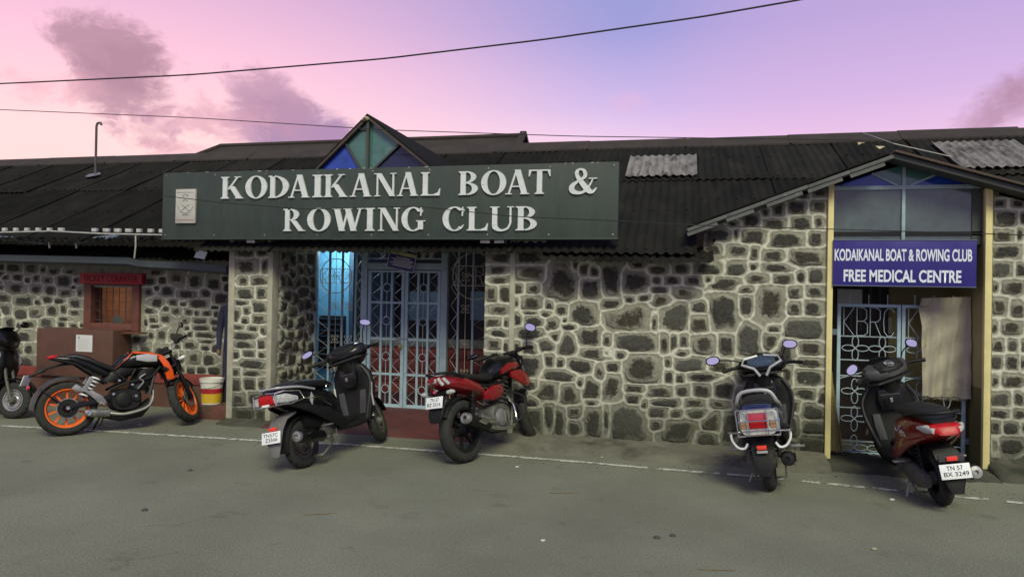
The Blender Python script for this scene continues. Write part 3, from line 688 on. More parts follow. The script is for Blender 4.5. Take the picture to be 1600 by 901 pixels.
while x < XR1:
    w = .98
    sheet(roof, x, ysm-.0+rr.uniform(-.02, .02), ZE+SL*(ysm-YE)+.035, w+.04, Lup, SL, 'roof_dark', k % 4, tilt=rr.uniform(-.003, .003))
    y0 = (.42 if x > s_gl-.55 else YE) if x > XSPLIT-.3 else .02
    sheet(roof, x+rr.uniform(-.02, .02), y0, ZE+SL*(y0-YE)+.01, w+.04, Llow-(y0-YE)/cs_, SL, 'roof_dark', 4+k % 4, tilt=rr.uniform(-.003, .003))
    x += w; k += 1
for (pxa, pya, w, L, rz, lift) in ((977, 284, .94, .98, 0, .075), (1500, 272, 1.0, 1.2, .0, .08)):
    p = roof_at(pxa, pya); sheet(roof, p.x, p.y, p.z+lift, w, min(L, (YR-p.y)/cs_-.05), SL, 'roof_pale', 20, rz=rz, name='pale_roof_sheet')
# crumpled short sheets under the eave over the wall
x = X_(846, 400, YE); k = 0
while x < X_(1085, 400, YE):
    sheet(roof, x, YE-.10, ZE-.075, .62, .5, SL*.8, 'roof_dark', 30+k % 3, tilt=rr.uniform(-.06, .06), name='eave_sheet'); x += .58; k += 1
rc = MB()
for i in range(int((XR1-XR0)/1.5)):
    xa_ = XR0+i*1.5; dz = rr.uniform(-.012, .012); p = [(xa_, YR-.26, ZR-.07+dz), (xa_, YR-.02, ZR+.10+dz), (xa_, YR+.02, ZR+.10+dz), (xa_, YR+.26, ZR-.07+dz), (xa_, YR+.26, ZR-.10+dz), (xa_, YR, ZR+.07+dz), (xa_, YR-.26, ZR-.10+dz)]
    MB().prism(p, (1.53, 0, 0)).build('ridge_cap', 'roof_brown', roof, smooth=False)
MB().prism([(XR0, YR+.03, ZR+.04), (XR0, YR+5, ZE-.1), (XR0, YR+5, ZE-.2), (XR0, YR+.03, ZR-.06)], (XR1-XR0, 0, 0)).build('rear_slope', 'roof_dark', roof, smooth=False)
# walls of the building behind the roof so nothing is hollow from the side
MB().box((XR0, 7.2, 0), (XR1, 7.4, ZE+.2)).build('rear_wall', 'cement', roof, smooth=False)
# raised ridge section
YM = YR+.45
def ridge_pt(px, py): return onY(px, py, YM)
a, b_ = ridge_pt(346, 229), ridge_pt(815, 213); zt = (a.z+b_.z)/2; xl, xr = a.x, b_.x; xw = ridge_pt(302, 243).x
rm_ = wroot('raised_ridge_roof', ((xl+xr)/2, YM, ZR-.3), 'low raised brown roof section behind the main ridge', 'roof')
q = MB(); V = [(xl, YM-.01, zt), (xr, YM, zt), (xr+.02, YM-.75, ZR-.25), (xw-.15, YM-.75, ZR-.25), (xr+.02, YM+.75, ZR-.25), (xw-.15, YM+.75, ZR-.25)]
q.v += V; q.f += [(0, 3, 2, 1), (0, 1, 4, 5), (0, 5, 3), (1, 2, 4), (3, 5, 4, 2)]; q.build('roof_slope', 'roof_brown', rm_, smooth=False)
MB().tube([(xl-.02, YM, zt+.01), (xr+.02, YM, zt+.01)], .045, 8).build('ridge_cap', 'roof_brown', rm_)
MB().bar((xr+.03, YM, zt+.06), (xr+.05, YM-.8, ZR-.22), .10, .06).build('gable_board', 'roof_brown', rm_, smooth=False)
MB().bar((xr+.03, YM, zt+.06), (xr+.05, YM+.8, ZR-.22), .10, .06).build('gable_board', 'roof_brown', rm_, smooth=False)
MB().bar((xl, YM, zt+.03), (xw-.15, YM-.75, ZR-.22), .07, .05).build('hip_board', 'roof_brown', rm_, smooth=False)
# vent pipe
p = roof_at(149, 279); pt = onY(153, 192, p.y); zt = pt.z
vp = MB().tube([(p.x, p.y, p.z-.1), (p.x, p.y, zt-.06), (p.x+.015, p.y, zt-.015), (p.x+.05, p.y, zt), (p.x+.09, p.y, zt-.005), (p.x+.10, p.y, zt-.04)], .020, 10).build('vent_pipe', 'pipe_grey')
tag(vp, 'thin dark vent pipe with a hooked top standing on the roof', 'pipe')
q = MB()
for i in range(9): q.v.append((p.x+.14*math.cos(i*.7)*random.uniform(.6, 1.1), p.y-.05+.12*math.sin(i*.7), p.z+.06+.06*math.sin(i*.7)))
q.f.append(tuple(range(9))); q.build('flashing', 'steel_dull', vp, smooth=False)
# white edge strip with tabs along the left eave
yE2 = -.02
es = wroot('eave_strip', (onY(120, 365, yE2).x, yE2, onY(120, 365, yE2).z), 'white strip with alternating pale tabs along the eave above the tube lights', 'roof trim')
pl = [onY(px, py, yE2) for px, py in ((-200, 368), (0, 363), (80, 361), (160, 365), (258, 367))]
MB().tube([tuple(v) for v in pl], .009, 6).build('strip', 'dirty_white', es)
for i in range(-8, 15):
    px = 4+i*17.5; a = onY(px, 358 if px < 120 else 357+px*.012, yE2)
    if 92 < px < 135: continue
    MB().box((a.x, yE2-.012, a.z-.028), (a.x+.075*rr.uniform(.7, 1.15), yE2+.03, a.z+.018)).build('tab', 'dirty_white', es, bevel=.004)
MB().tube([tuple(onY(212, 368, yE2)), tuple(onY(212, 385, yE2)), tuple(onY(210, 403, yE2+.05))], .010, 6).build('downpipe', 'dirty_white', es)
# lower roof over the ticket counter with gutter
YGU = .33
lr = wroot('lean_to_roof', (X_(150, 400, YGU), YGU, 1.9), 'low dark corrugated lean-to roof above the ticket counter', 'roof')
za_, xa_, xb_ = onY(60, 399, YGU).z, X_(-260, 400, YGU), X_(357, 420, YGU)
nS = 7; w = (xb_-xa_)/nS
for i in range(nS):
    zz = za_-.03*(i-3)/3-.012*(i == 6); sheet(lr, xa_+i*w, YGU, zz, w+.03, 1.05, .42, 'roof_dark', 40+i % 3)
gp = [onY(px, py, YGU-.05) for px, py in ((-260, 398), (0, 404), (130, 407), (205, 409), (222, 413), (300, 417), (358, 422))]
gu = MB()
for a in gp:
    for dy, dz in ((.06, .055), (-.06, .055), (-.065, -.03), (-.03, -.06), (.06, -.06)): gu.v.append((a.x, a.y+dy, a.z+dz))
for i in range(len(gp)-1):
    for j in range(5): j2 = (j+1) % 5; gu.f.append((i*5+j, i*5+j2, i*5+5+j2, i*5+5+j))
gu.f += [tuple(range(5))[::-1], tuple(len(gp)*5-5+j for j in range(5))]
gu.build('gutter', 'gutter', lr, smooth=False)
q = MB(); a, b_, c, d = [onY(px, py, YGU-.14) for px, py in ((303, 402), (310, 386), (324, 394), (319, 405))]
q.prism([tuple(a), tuple(b_), tuple(c), tuple(d)], (0, .01, 0)); tag(q.build('loose_card', 'paper_blue', smooth=False), 'pale blue square card propped on the gutter beside the sign', 'card')
for pxs in (((-30, 369), (76, 377)), ((118, 377), (184, 369))):
    a, b_ = onY(*pxs[0], .16), onY(*pxs[1], .16)
    fx = wroot('tube_light', tuple((a+b_)/2), 'unlit tube light batten under the eave, %s' % ('beside the white downpipe' if pxs[0][0] > 0 else 'near the far black scooter'), 'light', 'tube lights under the eave')
    MB().bar(a, b_, .06, .05).build('batten', 'lamp_batten', fx, bevel=.004)
    MB().tube([tuple(a+Vector((.03, -.04, -.025))), tuple(b_+Vector((-.03, -.04, -.025)))], .014, 8).build('tube', 'lamp_batten', fx)
    MB().bar(b_ if pxs[0][0] < 0 else a, (b_ if pxs[0][0] < 0 else a)+Vector((0, .02, -.09)), .015).build('bracket', 'white_paint', fx)
# ------------------------------------------------------------------ glazed gablet over the entrance
YB = -.05
L_, A_, Rr = onY(497, 260, YB), onY(577, 188, YB), onY(672, 260, YB)
gb = wroot('glazed_gablet', (A_.x, YB, L_.z), 'small glazed gable with blue and green panes above the main sign', 'gable')
zb = min(L_.z, Rr.z)-.03; L_.z = Rr.z = zb
def bb(a, b_, w, d, mat, nm, par=gb): MB().bar(a, b_, w, d, up=(0, 1, 0)).build(nm, mat, par, smooth=False)
up_ = Vector((0, -.03, .03))
bb(L_+up_-(A_-L_)*.06, A_+up_, .04, .05, 'bargeboard', 'bargeboard'); bb(A_+up_, Rr+up_+(Rr-A_)*.06, .04, .05, 'bargeboard', 'bargeboard')
bb(Vector((A_.x, YB-.02, zb)), Vector((A_.x, YB-.02, A_.z)), .03, .04, 'frame_dark', 'mullion')
bb(L_, Rr, .04, .04, 'frame_dark', 'sill')
ml, mr_ = L_.lerp(A_, .55), Rr.lerp(A_, .5); bm_ = Vector((A_.x, YB, zb+.02)); bl = L_.lerp(bm_, .85); br = Rr.lerp(bm_, .9)
bb(ml, bl, .022, .03, 'frame_dark', 'glazing_bar'); bb(mr_, br, .022, .03, 'frame_dark', 'glazing_bar')
lt = L_.lerp(A_, .82); bb(lt, Vector((A_.x, YB, lt.z)), .016, .02, 'frame_dark', 'glazing_bar')
def pane(pts, mat, dy=.015, tilt=0.0, par=gb):
    c = sum((Vector(p) for p in pts), Vector())/len(pts)
    MB().prism([(p[0], YB+dy+(p[2]-c.z)*tilt, p[2]) for p in pts], (0, .005, 0)).build('pane', mat, par, smooth=False)
pane([tuple(L_), tuple(bl), tuple(ml)], 'glass_blue'); pane([tuple(Rr), tuple(mr_), tuple(br)], 'glass_navy', tilt=.05)
pane([tuple(ml), tuple(bl), tuple(bm_), (A_.x, YB, lt.z), tuple(lt)], 'glass_green'); pane([tuple(lt), (A_.x, YB, lt.z), tuple(A_)], 'glass_pale')
pane([tuple(A_), tuple(bm_), tuple(br), tuple(mr_)], 'glass_green', tilt=.03)
# its little roof running back into the main roof
yb2 = YE+(A_.z-ZE)/SL+.3
for e_, s_ in ((L_, -1), (Rr, 1)):
    e2 = e_+(e_-A_)*.08; ye = max(YB+.1, YE+(zb-ZE)/SL+.2)
    MB().prism([(A_.x, YB-.06, A_.z+.045), (e2.x, YB-.06, e2.z+.035), (e2.x, ye, e2.z+.035), (A_.x, yb2, A_.z+.045)], (0, 0, .02)).build('roof_slope', 'roof_dark', gb, smooth=False)
q = MB(); a = onY(572, 186, YB-.06)
for i in range(8): q.v.append((a.x+.055*math.cos(i*.785)*rr.uniform(.7, 1.1)-.01, a.y-.01*(i % 3), a.z+.035*math.sin(i*.785)*rr.uniform(.6, 1.1)))
q.v.append((a.x, a.y-.05, a.z+.01)); q.f += [(i, (i+1) % 8, 8) for i in range(8)]
tag(q.build('crumpled_bag', 'tarp', smooth=False), 'crumpled tan plastic scrap caught on the tip of the glazed gable', 'litter')
# ------------------------------------------------------------------ main sign with raised serif letters
YS = -.24
sx0 = (X_(255, 270, YS)+X_(253, 373, YS))/2; sx1 = (X_(967, 253, YS)+X_(965, 372, YS))/2
sz1 = (Z_(255, 270, YS)+Z_(967, 253, YS))/2; sz0 = (Z_(253, 373, YS)+Z_(965, 372, YS))/2
sg = wroot('club_sign', ((sx0+sx1)/2, YS, sz0), 'long dark green signboard with raised white serif letters over the entrance', 'sign')
MB().box((sx0, YS, sz0), (sx1, YS+.09, sz1)).build('board', 'sign_green', sg, bevel=.006)
MB().box((sx0-.008, YS-.01, sz0-.012), (sx1+.008, YS+.1, sz0+.004)).build('board_edge', 'sign_green', sg, bevel=.003)
def ribbon(pts, n=8):
    """quad strip of varying width through (x, y, w) points, Catmull-Rom smoothed"""
    P = [np.array(p, float) for p in pts]; Q = []
    P2 = [2*P[0]-P[1]]+P+[2*P[-1]-P[-2]]
    for i in range(1, len(P2)-2):
        for k in range(n):
            t = k/n; a, b_, c, d = P2[i-1:i+3]
            Q.append(.5*((2*b_)+(-a+c)*t+(2*a-5*b_+4*c-d)*t*t+(-a+3*b_-3*c+d)*t**3))
    Q.append(P[-1]); L, R = [], []
    for i, q in enumerate(Q):
        t = Q[min(i+1, len(Q)-1)][:2]-Q[max(i-1, 0)][:2]; t = t/np.linalg.norm(t); nn = np.array([-t[1], t[0]])*q[2]/2
        L.append(q[:2]+nn); R.append(q[:2]-nn)
    return [[L[i], L[i+1], R[i+1], R[i]] for i in range(len(L)-1)]
def rect(x0, y0, x1, y1): return [[(x0, y0), (x1, y0), (x1, y1), (x0, y1)]]
def stem(x, w=.19, y0=0, y1=1, s=.075, bot=True, top=True):
    o = rect(x-w/2, y0, x+w/2, y1); h = .045
    if bot: o += rect(x-w/2-s, y0, x+w/2+s, y0+h)+[[(x-w/2-s*.5, y0+h), (x+w/2+s*.5, y0+h), (x+w/2, y0+h*2.2), (x-w/2, y0+h*2.2)]]
    if top: o += rect(x-w/2-s, y1-h, x+w/2+s, y1)+[[(x-w/2, y1-h*2.2), (x+w/2, y1-h*2.2), (x+w/2+s*.5, y1-h), (x-w/2-s*.5, y1-h)]]
    return o
def diag(x0, y0, x1, y1, w): return [[(x0-w/2, y0), (x0+w/2, y0), (x1+w/2, y1), (x1-w/2, y1)]]
def ell(cx, cy, rx, ry, irx, iry, a0=0, a1=360, n=40):
    o = []
    for i in range(n):
        t0, t1 = [R_(a0+(a1-a0)*k/n) for k in (i, i+1)]
        o.append([(cx+rx*math.cos(t0), cy+ry*math.sin(t0)), (cx+rx*math.cos(t1), cy+ry*math.sin(t1)), (cx+irx*math.cos(t1), cy+iry*math.sin(t1)), (cx+irx*math.cos(t0), cy+iry*math.sin(t0))])
    return o
def foot(x, w=.2, y=0): return rect(x-w/2, y, x+w/2, y+.042)
GLY = {
 'I': stem(.18), 'K': stem(.18)+diag(.34, .42, .72, .97, .085)+foot(.72, .26, .958)+diag(.46, .56, .80, .02, .23)+foot(.80, .34),
 'O': ell(.46, .5, .46, .52, .235, .47), 'D': stem(.18)+ell(.24, .5, .62, .5, .38, .455, -90, 90)+rect(.18, .955, .26, 1)+rect(.18, 0, .26, .045),
 'A': diag(.14, .02, .43, 1.0, .075)+diag(.74, .02, .47, 1.02, .225)+rect(.24, .30, .64, .35)+foot(.14, .25)+foot(.75, .34),
 'N': rect(.13, .02, .195, .98)+foot(.16, .25)+rect(.02, .958, .25, 1)+diag(.80, 0, .21, 1, .22)+rect(.80, 0, .865, .98)+foot(.83, .25, .958),
 'L': stem(.18)+rect(.2, 0, .74, .05)+[[(.64, .05), (.74, .05), (.77, .30), (.735, .30)], [(.5, .05), (.66, .05), (.70, .16), (.68, .14)]],
 'B': stem(.18)+ell(.30, .755, .36, .245, .17, .20, -90, 90)+ell(.30, .265, .43, .265, .215, .215, -90, 90)+rect(.2, .955, .32, 1)+rect(.2, .485, .34, .53)+rect(.2, 0, .32, .05),
 'T': stem(.42, top=False)+rect(.03, .945, .81, 1)+[[(.03, .945), (.13, .945), (.06, .72), (.025, .72)], [(.71, .945), (.81, .945), (.815, .72), (.78, .72)]],
 'R': stem(.18)+ell(.30, .735, .38, .265, .17, .215, -90, 90)+rect(.2, .955, .32, 1)+rect(.2, .47, .34, .515)+diag(.44, .48, .78, .02, .21)+foot(.82, .3),
 'W': diag(.33, 0, .14, .98, .2)+diag(.35, 0, .55, .98, .075)+diag(.75, 0, .53, .98, .2)+diag(.77, 0, .98, .98, .075)+foot(.13, .32, .958)+foot(.53, .3, .958)+foot(.99, .24, .958),
 'C': ell(.47, .5, .46, .52, .235, .47, 42, 318)+[[(.74, .62), (.79, .62), (.80, 1.0), (.755, 1.0)]]+ribbon([(.79, .75, .04), (.80, .85, .10), (.76, .90, .06)])+ribbon([(.62, .07, .07), (.73, .13, .055), (.82, .25, .035)]),
 'G': ell(.47, .5, .46, .52, .235, .47, 42, 305)+[[(.74, .64), (.79, .64), (.80, 1.0), (.755, 1.0)]]+ribbon([(.79, .75, .04), (.80, .85, .10), (.76, .90, .06)])+rect(.66, .06, .86, .42)+foot(.77, .36, .40),
 'U': rect(.09, .26, .28, 1)+foot(.185, .34, .958)+rect(.74, .3, .81, 1)+foot(.775, .25, .958)+ribbon([(.185, .30, .19), (.22, .12, .19), (.42, .01, .09), (.66, .08, .075), (.775, .30, .07)]),
 '&': ribbon([(.98, .60, .05), (.88, .58, .05), (.80, .40, .06), (.62, .12, .10), (.38, .02, .12), (.14, .10, .2), (.12, .30, .18), (.34, .50, .09), (.58, .68, .13), (.56, .90, .13), (.42, .98, .07), (.30, .90, .13), (.30, .72, .14), (.46, .46, .19), (.70, .14, .22), (.86, .06, .13), (1.02, .22, .04)], 6)+foot(.88, .3, .58),
}
def serif(ch, x0, x1, z0, z1, parent):
    q = MB(); pcs = GLY[ch]; al = np.array([p for pc in pcs for p in pc]); a, b_ = al.min(0), al.max(0)
    for i, pc in enumerate(pcs):
        d = .020+.0004*(i % 7)
        poly = [(x0+(p[0]-a[0])/(b_[0]-a[0])*(x1-x0), YS-d, z0+p[1]*(z1-z0)) for p in pc]
        q.prism(poly, (0, d+.004, 0))
    q.build('letter', 'letter_white', parent, smooth=False)
LINE1 = [('K',346.5,381),('O',384.6,418),('D',420.5,452),('A',451.7,484.5),('I',489,505),('K',507,543.6),('A',547.6,581),('N',585,619.5),('A',621,654),('L',658,688.6),('B',716.8,747),('O',752,791),('A',790,827),('T',826,860),('&',889,933)]
LINE2 = [('R',443.7,478),('O',481,517),('W',519.6,569),('I',571,586),('N',591,625),('G',628,665),('C',692,726),('L',730,763),('U',766,803),('B',806,839)]
for LN, (ya, yb, yc, yd), (pa, pb) in ((LINE1, (277.5, 311, 264.5, 303), (348, 860)), (LINE2, (326.5, 361, 322.6, 360.4), (445, 838))):
    zt1 = (Z_(pa, ya, YS)+Z_(pb, yc, YS))/2; zb1 = (Z_(pa, yb, YS)+Z_(pb, yd, YS))/2
    for ch, a, b_ in LN: serif(ch, X_(a, yb, YS), X_(b_, yb, YS), zb1, zt1, sg)
for k in range(16):
    r = random.Random(k+50); x = sx0+(sx1-sx0)*r.uniform(.02, .98); w = r.uniform(.01, .05); MB().box((x, YS-.0015, sz1-r.uniform(.004, .010)), (x+w, YS+.004, sz1-.001)).build('chipped_edge', 'plaque', sg, smooth=False)
for k in range(9):
    for z in (sz0+.04, sz1-.04): MB().lathe([(0, .006), (.009, .004), (.011, 0)], (sx0+.05+(sx1-sx0-.1)*k/8, YS, z), (0, -1, 0), 8).build('screw', 'steel_dull', sg)
# crest plaque
cx0, cx1, cz1, cz0 = X_(277, 320, YS), X_(307.5, 320, YS), Z_(292, 296, YS), Z_(292, 349, YS)
cq = wroot('crest_plaque', ((cx0+cx1)/2, YS, cz0), 'pale plaque with a faint crowned crest fixed to the green signboard', 'plaque')
MB().box((cx0, YS-.03, cz0), (cx1, YS-.001, cz1)).build('plate', 'plaque', cq, bevel=.004)
cw, chh = cx1-cx0, cz1-cz0
def inkline(pts, w, mat='faint_ink', nm='emblem_line'):
    q = MB()
    for pc in ribbon([(x, y, w) for x, y in pts], 5): q.prism([(cx0+p[0]*cw, YS-.0325, cz0+p[1]*chh) for p in pc], (0, .0015, 0))
    q.build(nm, mat, cq, smooth=False)
inkline([(.38, .78), (.36, .84), (.42, .80), (.5, .86), (.58, .80), (.64, .84), (.62, .78)], .018)
inkline([(.4, .73), (.5, .725), (.62, .73)], .018); inkline([(.36, .65), (.5, .68), (.64, .65)], .02)
inkline([(.12, .50), (.18, .40), (.32, .32), (.5, .29), (.68, .32), (.82, .40), (.88, .50)], .018)
inkline([(.3, .36), (.5, .46), (.72, .55)], .02); inkline([(.7, .36), (.5, .46), (.3, .55)], .02); inkline([(.35, .24), (.5, .25), (.65, .24)], .03)
inkline([(.05, .90), (.5, .905), (.95, .90)], .012); inkline([(.05, .09), (.5, .09), (.95, .09)], .014, 'ink_red')
for px in (397, 782, 760):
    a = onY(px, 376, YS+.1); o = MB().box((a.x-.05, YS+.02, sz0-.05), (a.x+.06, YS+.14, sz0-.013)).build('sign_bracket', 'steel_dull', sg, bevel=.005)
MB().box((sx0+.9, YS+.09, sz0+.1), (sx0+1.0, .05, sz1-.1)).build('sign_bracket', 'frame_dark', sg); MB().box((sx1-.75, YS+.09, sz0+.1), (sx1-.65, .05, sz1-.1)).build('sign_bracket', 'frame_dark', sg)

# ------------------------------------------------------------------ overhead wires
def cable(pts, r, label):
    """pts: (px, py, Y) knots along a hanging line"""
    K = [onY(px, py, Y) for px, py, Y in pts]; P = []
    for a, b_ in zip(K[:-1], K[1:]):
        for k in range(10): P.append(a.lerp(b_, k/10))
    P.append(K[-1]); S = [P[0]]
    for i in range(1, len(P)-1): S.append((P[i-1]+P[i]*2+P[i+1])/4)
    S.append(P[-1])
    o = MB().tube([tuple(p) for p in S], r, 6).build('overhead_wire', 'wire'); tag(o, label, 'wire')
cable([(-150, 134, -2.4), (0, 131, -2.4), (300, 117, -2.5), (600, 92, -2.6), (850, 62, -2.7), (1100, 26, -2.8), (1250, 0, -2.9), (1500, -50, -3)], .0065, 'thick black overhead cable crossing the open sky')
cable([(-150, 162, -.8), (0, 171.5, -.8), (300, 184, -.7), (600, 203, -.6), (900, 213, -.5), (1200, 217, -.4), (1345, 219, -.3)], .0045, 'thin wire strung just above the roof ridge')
cable([(256, 306, -.5), (350, 317, -.5), (480, 327, -.5), (650, 322, -.5), (800, 338, -.5), (965, 345, -.5), (1090, 352, -.4), (1300, 358, -.35), (1600, 367, -.35), (1800, 376, -.35)], .0045, 'thin dark wire sagging across the green signboard and gable wall')
# ------------------------------------------------------------------ entrance: posts, gates, grilles
def Xg(px, py=520): return onY(px, py, YG).x
def Zg(px, py): return onY(px, py, YG).z
STR = {'K': [[(0, 0), (0, 1)], [(.62, 1), (0, .48), (.62, 0)]], 'B': [[(0, 0), (0, 1), (.4, 1), (.58, .9), (.58, .62), (.4, .52), (0, .52)], [(.4, .52), (.64, .42), (.64, .1), (.42, 0), (0, 0)]],
 'R': [[(0, 0), (0, 1), (.4, 1), (.6, .9), (.6, .6), (.4, .5), (0, .5)], [(.28, .5), (.64, 0)]], 'C': [[(.62, .85), (.5, .98), (.25, 1), (.05, .85), (0, .5), (.05, .15), (.25, 0), (.5, .02), (.62, .15)]],
 'E': [[(.55, 1), (0, 1), (0, 0), (.55, 0)], [(0, .5), (.45, .5)]], 'S': [[(.55, .88), (.35, 1), (.08, .92), (.02, .72), (.3, .52), (.55, .32), (.5, .08), (.25, 0), (0, .12)]], 'T': [[(.3, 0), (.3, 1)], [(0, 1), (.6, 1)]],
 'D': [[(0, 0), (0, 1), (.35, .98), (.6, .75), (.6, .25), (.35, .02), (0, 0)]], '1': [[(.2, 0), (.2, 1)]], '8': [[(.3, .52), (.52, .66), (.52, .88), (.3, 1), (.08, .88), (.08, .66), (.3, .52), (.56, .36), (.56, .12), (.3, 0), (.04, .12), (.04, .36), (.3, .52)]],
 '9': [[(.55, .6), (.3, .48), (.05, .62), (.05, .88), (.3, 1), (.55, .88), (.55, .4), (.45, .08), (.2, 0)]], '0': [[(.3, 0), (.05, .15), (.02, .5), (.05, .85), (.3, 1), (.55, .85), (.58, .5), (.55, .15), (.3, 0)]]}
def rod_word(word, x0, x1, z0, z1, Y, parent, mat, r=.005, name='letter'):
    n = len(word); w = (x1-x0)/n
    for i, ch in enumerate(word):
        q = MB()
        for st in STR[ch]:
            P = [(x0+(i+.08)*w+p[0]/.64*w*.8, Y, z0+p[1]*(z1-z0)) for p in st]
            q.tube(P, r, 5)
        q.build(name, mat, parent)
def ring(cx, cz, rx, rz, Y, r, parent, mat, name='ring', n=28):
    return MB().tube([(cx+rx*math.cos(2*math.pi*k/n), Y, cz+rz*math.sin(2*math.pi*k/n)) for k in range(n)], r, 5, closed=True).build(name, mat, parent)
def zigzag(x0, x1, z0, z1, n, Y, parent, mat, r=.0045):
    P = [((x0 if k % 2 else x1), Y, z0+(z1-z0)*k/n) for k in range(n+1)]; Q = [((x1 if k % 2 else x0), Y+.012, z0+(z1-z0)*k/n) for k in range(n+1)]
    MB().tube(P, r, 4).build('zigzag_rod', mat, parent)
    return Q
def flower(cx, cz, s, Y, parent, mat, r=.0045, diagn=True):
    q = MB()
    for k in range(4):
        a = k*math.pi/2+(math.pi/4 if diagn else 0); ca, sa = math.cos(a), math.sin(a); P = []
        for i in range(14):
            t = 2*math.pi*i/14; u, v = s*.52+s*.48*math.cos(t), s*.24*math.sin(t); P.append((cx+u*ca-v*sa, Y, cz+u*sa+v*ca))
        q.tube(P, r, 4, closed=True)
    q.build('flower_scroll', mat, parent)
zf = .14; ztop = 2.36
fr = wroot('entrance_portal', (Xg(633), YG, zf), 'grey blue steel door frame with a lettered transom holding the double gate', 'door frame')
px0, px1 = Xg(570), Xg(693); pw = .085
MB().box((px0-pw*.6, YG-.04, zf), (px0+pw*.4, YG+.04, ztop)).build('post', 'gate_blue', fr, bevel=.004)
MB().box((px1-pw*.4, YG-.04, zf), (px1+pw*.6, YG+.04, ztop)).build('post', 'gate_frame', fr, bevel=.004)
gx0, gx1 = px0+pw*.4, px1-pw*.4; zlin = Zg(640, 417)
MB().box((gx0, YG-.03, zlin-.035), (gx1, YG+.03, zlin+.05)).build('lintel', 'gate_frame', fr, bevel=.004)
for zz, rr_ in ((Zg(640, 404), .012), (Zg(640, 389), .011), (ztop-.02, .015)): MB().tube([(gx0, YG, zz), (gx1, YG, zz)], rr_, 6).build('rail', 'gate_frame', fr)
rod_word('ESTD1890', Xg(577), Xg(680), Zg(630, 396), Zg(630, 374), YG-.012, fr, 'rod_cream')
for px in (597, 660, 672): flower(Xg(px), Zg(px, 400), .045, YG-.01, fr, 'rod_cream', .003)
# double gate
zg0, zg1 = Zg(630, 639), zlin-.045; mid = Xg(632)
for side, (a, b_) in enumerate(((gx0+.01, mid-.004), (mid+.004, gx1-.01))):
    lf = wroot('gate_leaf', ((a+b_)/2, YG, zg0), 'blue steel entrance gate leaf with rings and zigzag rods, %s' % ('on the ticket counter side' if side == 0 else 'on the red motorcycle side'), 'gate')
    fw = .042
    for nm, lo, hi in (('stile', (a, zg0), (a+fw, zg1)), ('stile', (b_-fw, zg0), (b_, zg1)), ('rail', (a+fw, zg0), (b_-fw, zg0+.06)), ('rail', (a+fw, zg1-.03), (b_-fw, zg1))):
        MB().box((lo[0], YG-.02, lo[1]), (hi[0], YG+.02, hi[1])).build(nm, 'gate_blue', lf, bevel=.003)
    hz = [Zg(630, 473), Zg(630, 530), Zg(630, 585)]
    for zz in hz: MB().box((a+fw, YG-.014, zz-.014), (b_-fw, YG+.014, zz+.014)).build('rail', 'gate_blue', lf, bevel=.002)
    wi = b_-a-2*fw; v1, v2 = a+fw+wi*.34, a+fw+wi*.68
    for v in (v1, v2): MB().box((v-.014, YG-.016, zg0+.06), (v+.014, YG+.016, zg1-.03)).build('bar', 'gate_blue', lf, bevel=.002)
    lv = [zg1-.03]+hz+[zg0+.06]
    for k in range(4):
        zt_, zb_ = lv[k], lv[k+1]; c = (v1+v2)/2
        ring(c, (zt_+zb_)/2, (v2-v1)*.36, (v2-v1)*.36, YG, .0055, lf, 'rod_blue')
        for s in (1, -1): MB().tube([(c, YG, (zt_+zb_)/2+s*(v2-v1)*.36), (c, YG, zt_ if s > 0 else zb_)], .004, 4).build('rod', 'rod_blue', lf)
        zigzag(a+fw, v1-.014, zb_, zt_, 4, YG, lf, 'rod_blue'); zigzag(v2+.014, b_-fw, zb_, zt_, 4, YG, lf, 'rod_blue')
    if side == 0:
        MB().bar((mid-.11, YG-.03, Zg(630, 531)+.02), (mid+.06, YG-.03, Zg(630, 531)+.02), .012).build('bolt', 'steel_dull', lf)
pk = onY(625, 541, YG-.045)
pd = wroot('padlock', tuple(pk), 'brass padlock hanging from the gate bolt', 'padlock')
MB().box((pk.x-.024, pk.y-.012, pk.z-.03), (pk.x+.024, pk.y+.012, pk.z+.014)).build('lock_body', M('brass', (.42, .30, .10), .35, .9), pd, bevel=.006)
MB().tube([(pk.x-.015, pk.y, pk.z+.01), (pk.x-.015, pk.y, pk.z+.04), (pk.x, pk.y, pk.z+.052), (pk.x+.015, pk.y, pk.z+.04), (pk.x+.015, pk.y, pk.z+.01)], .005, 6).build('shackle', 'steel', pd)
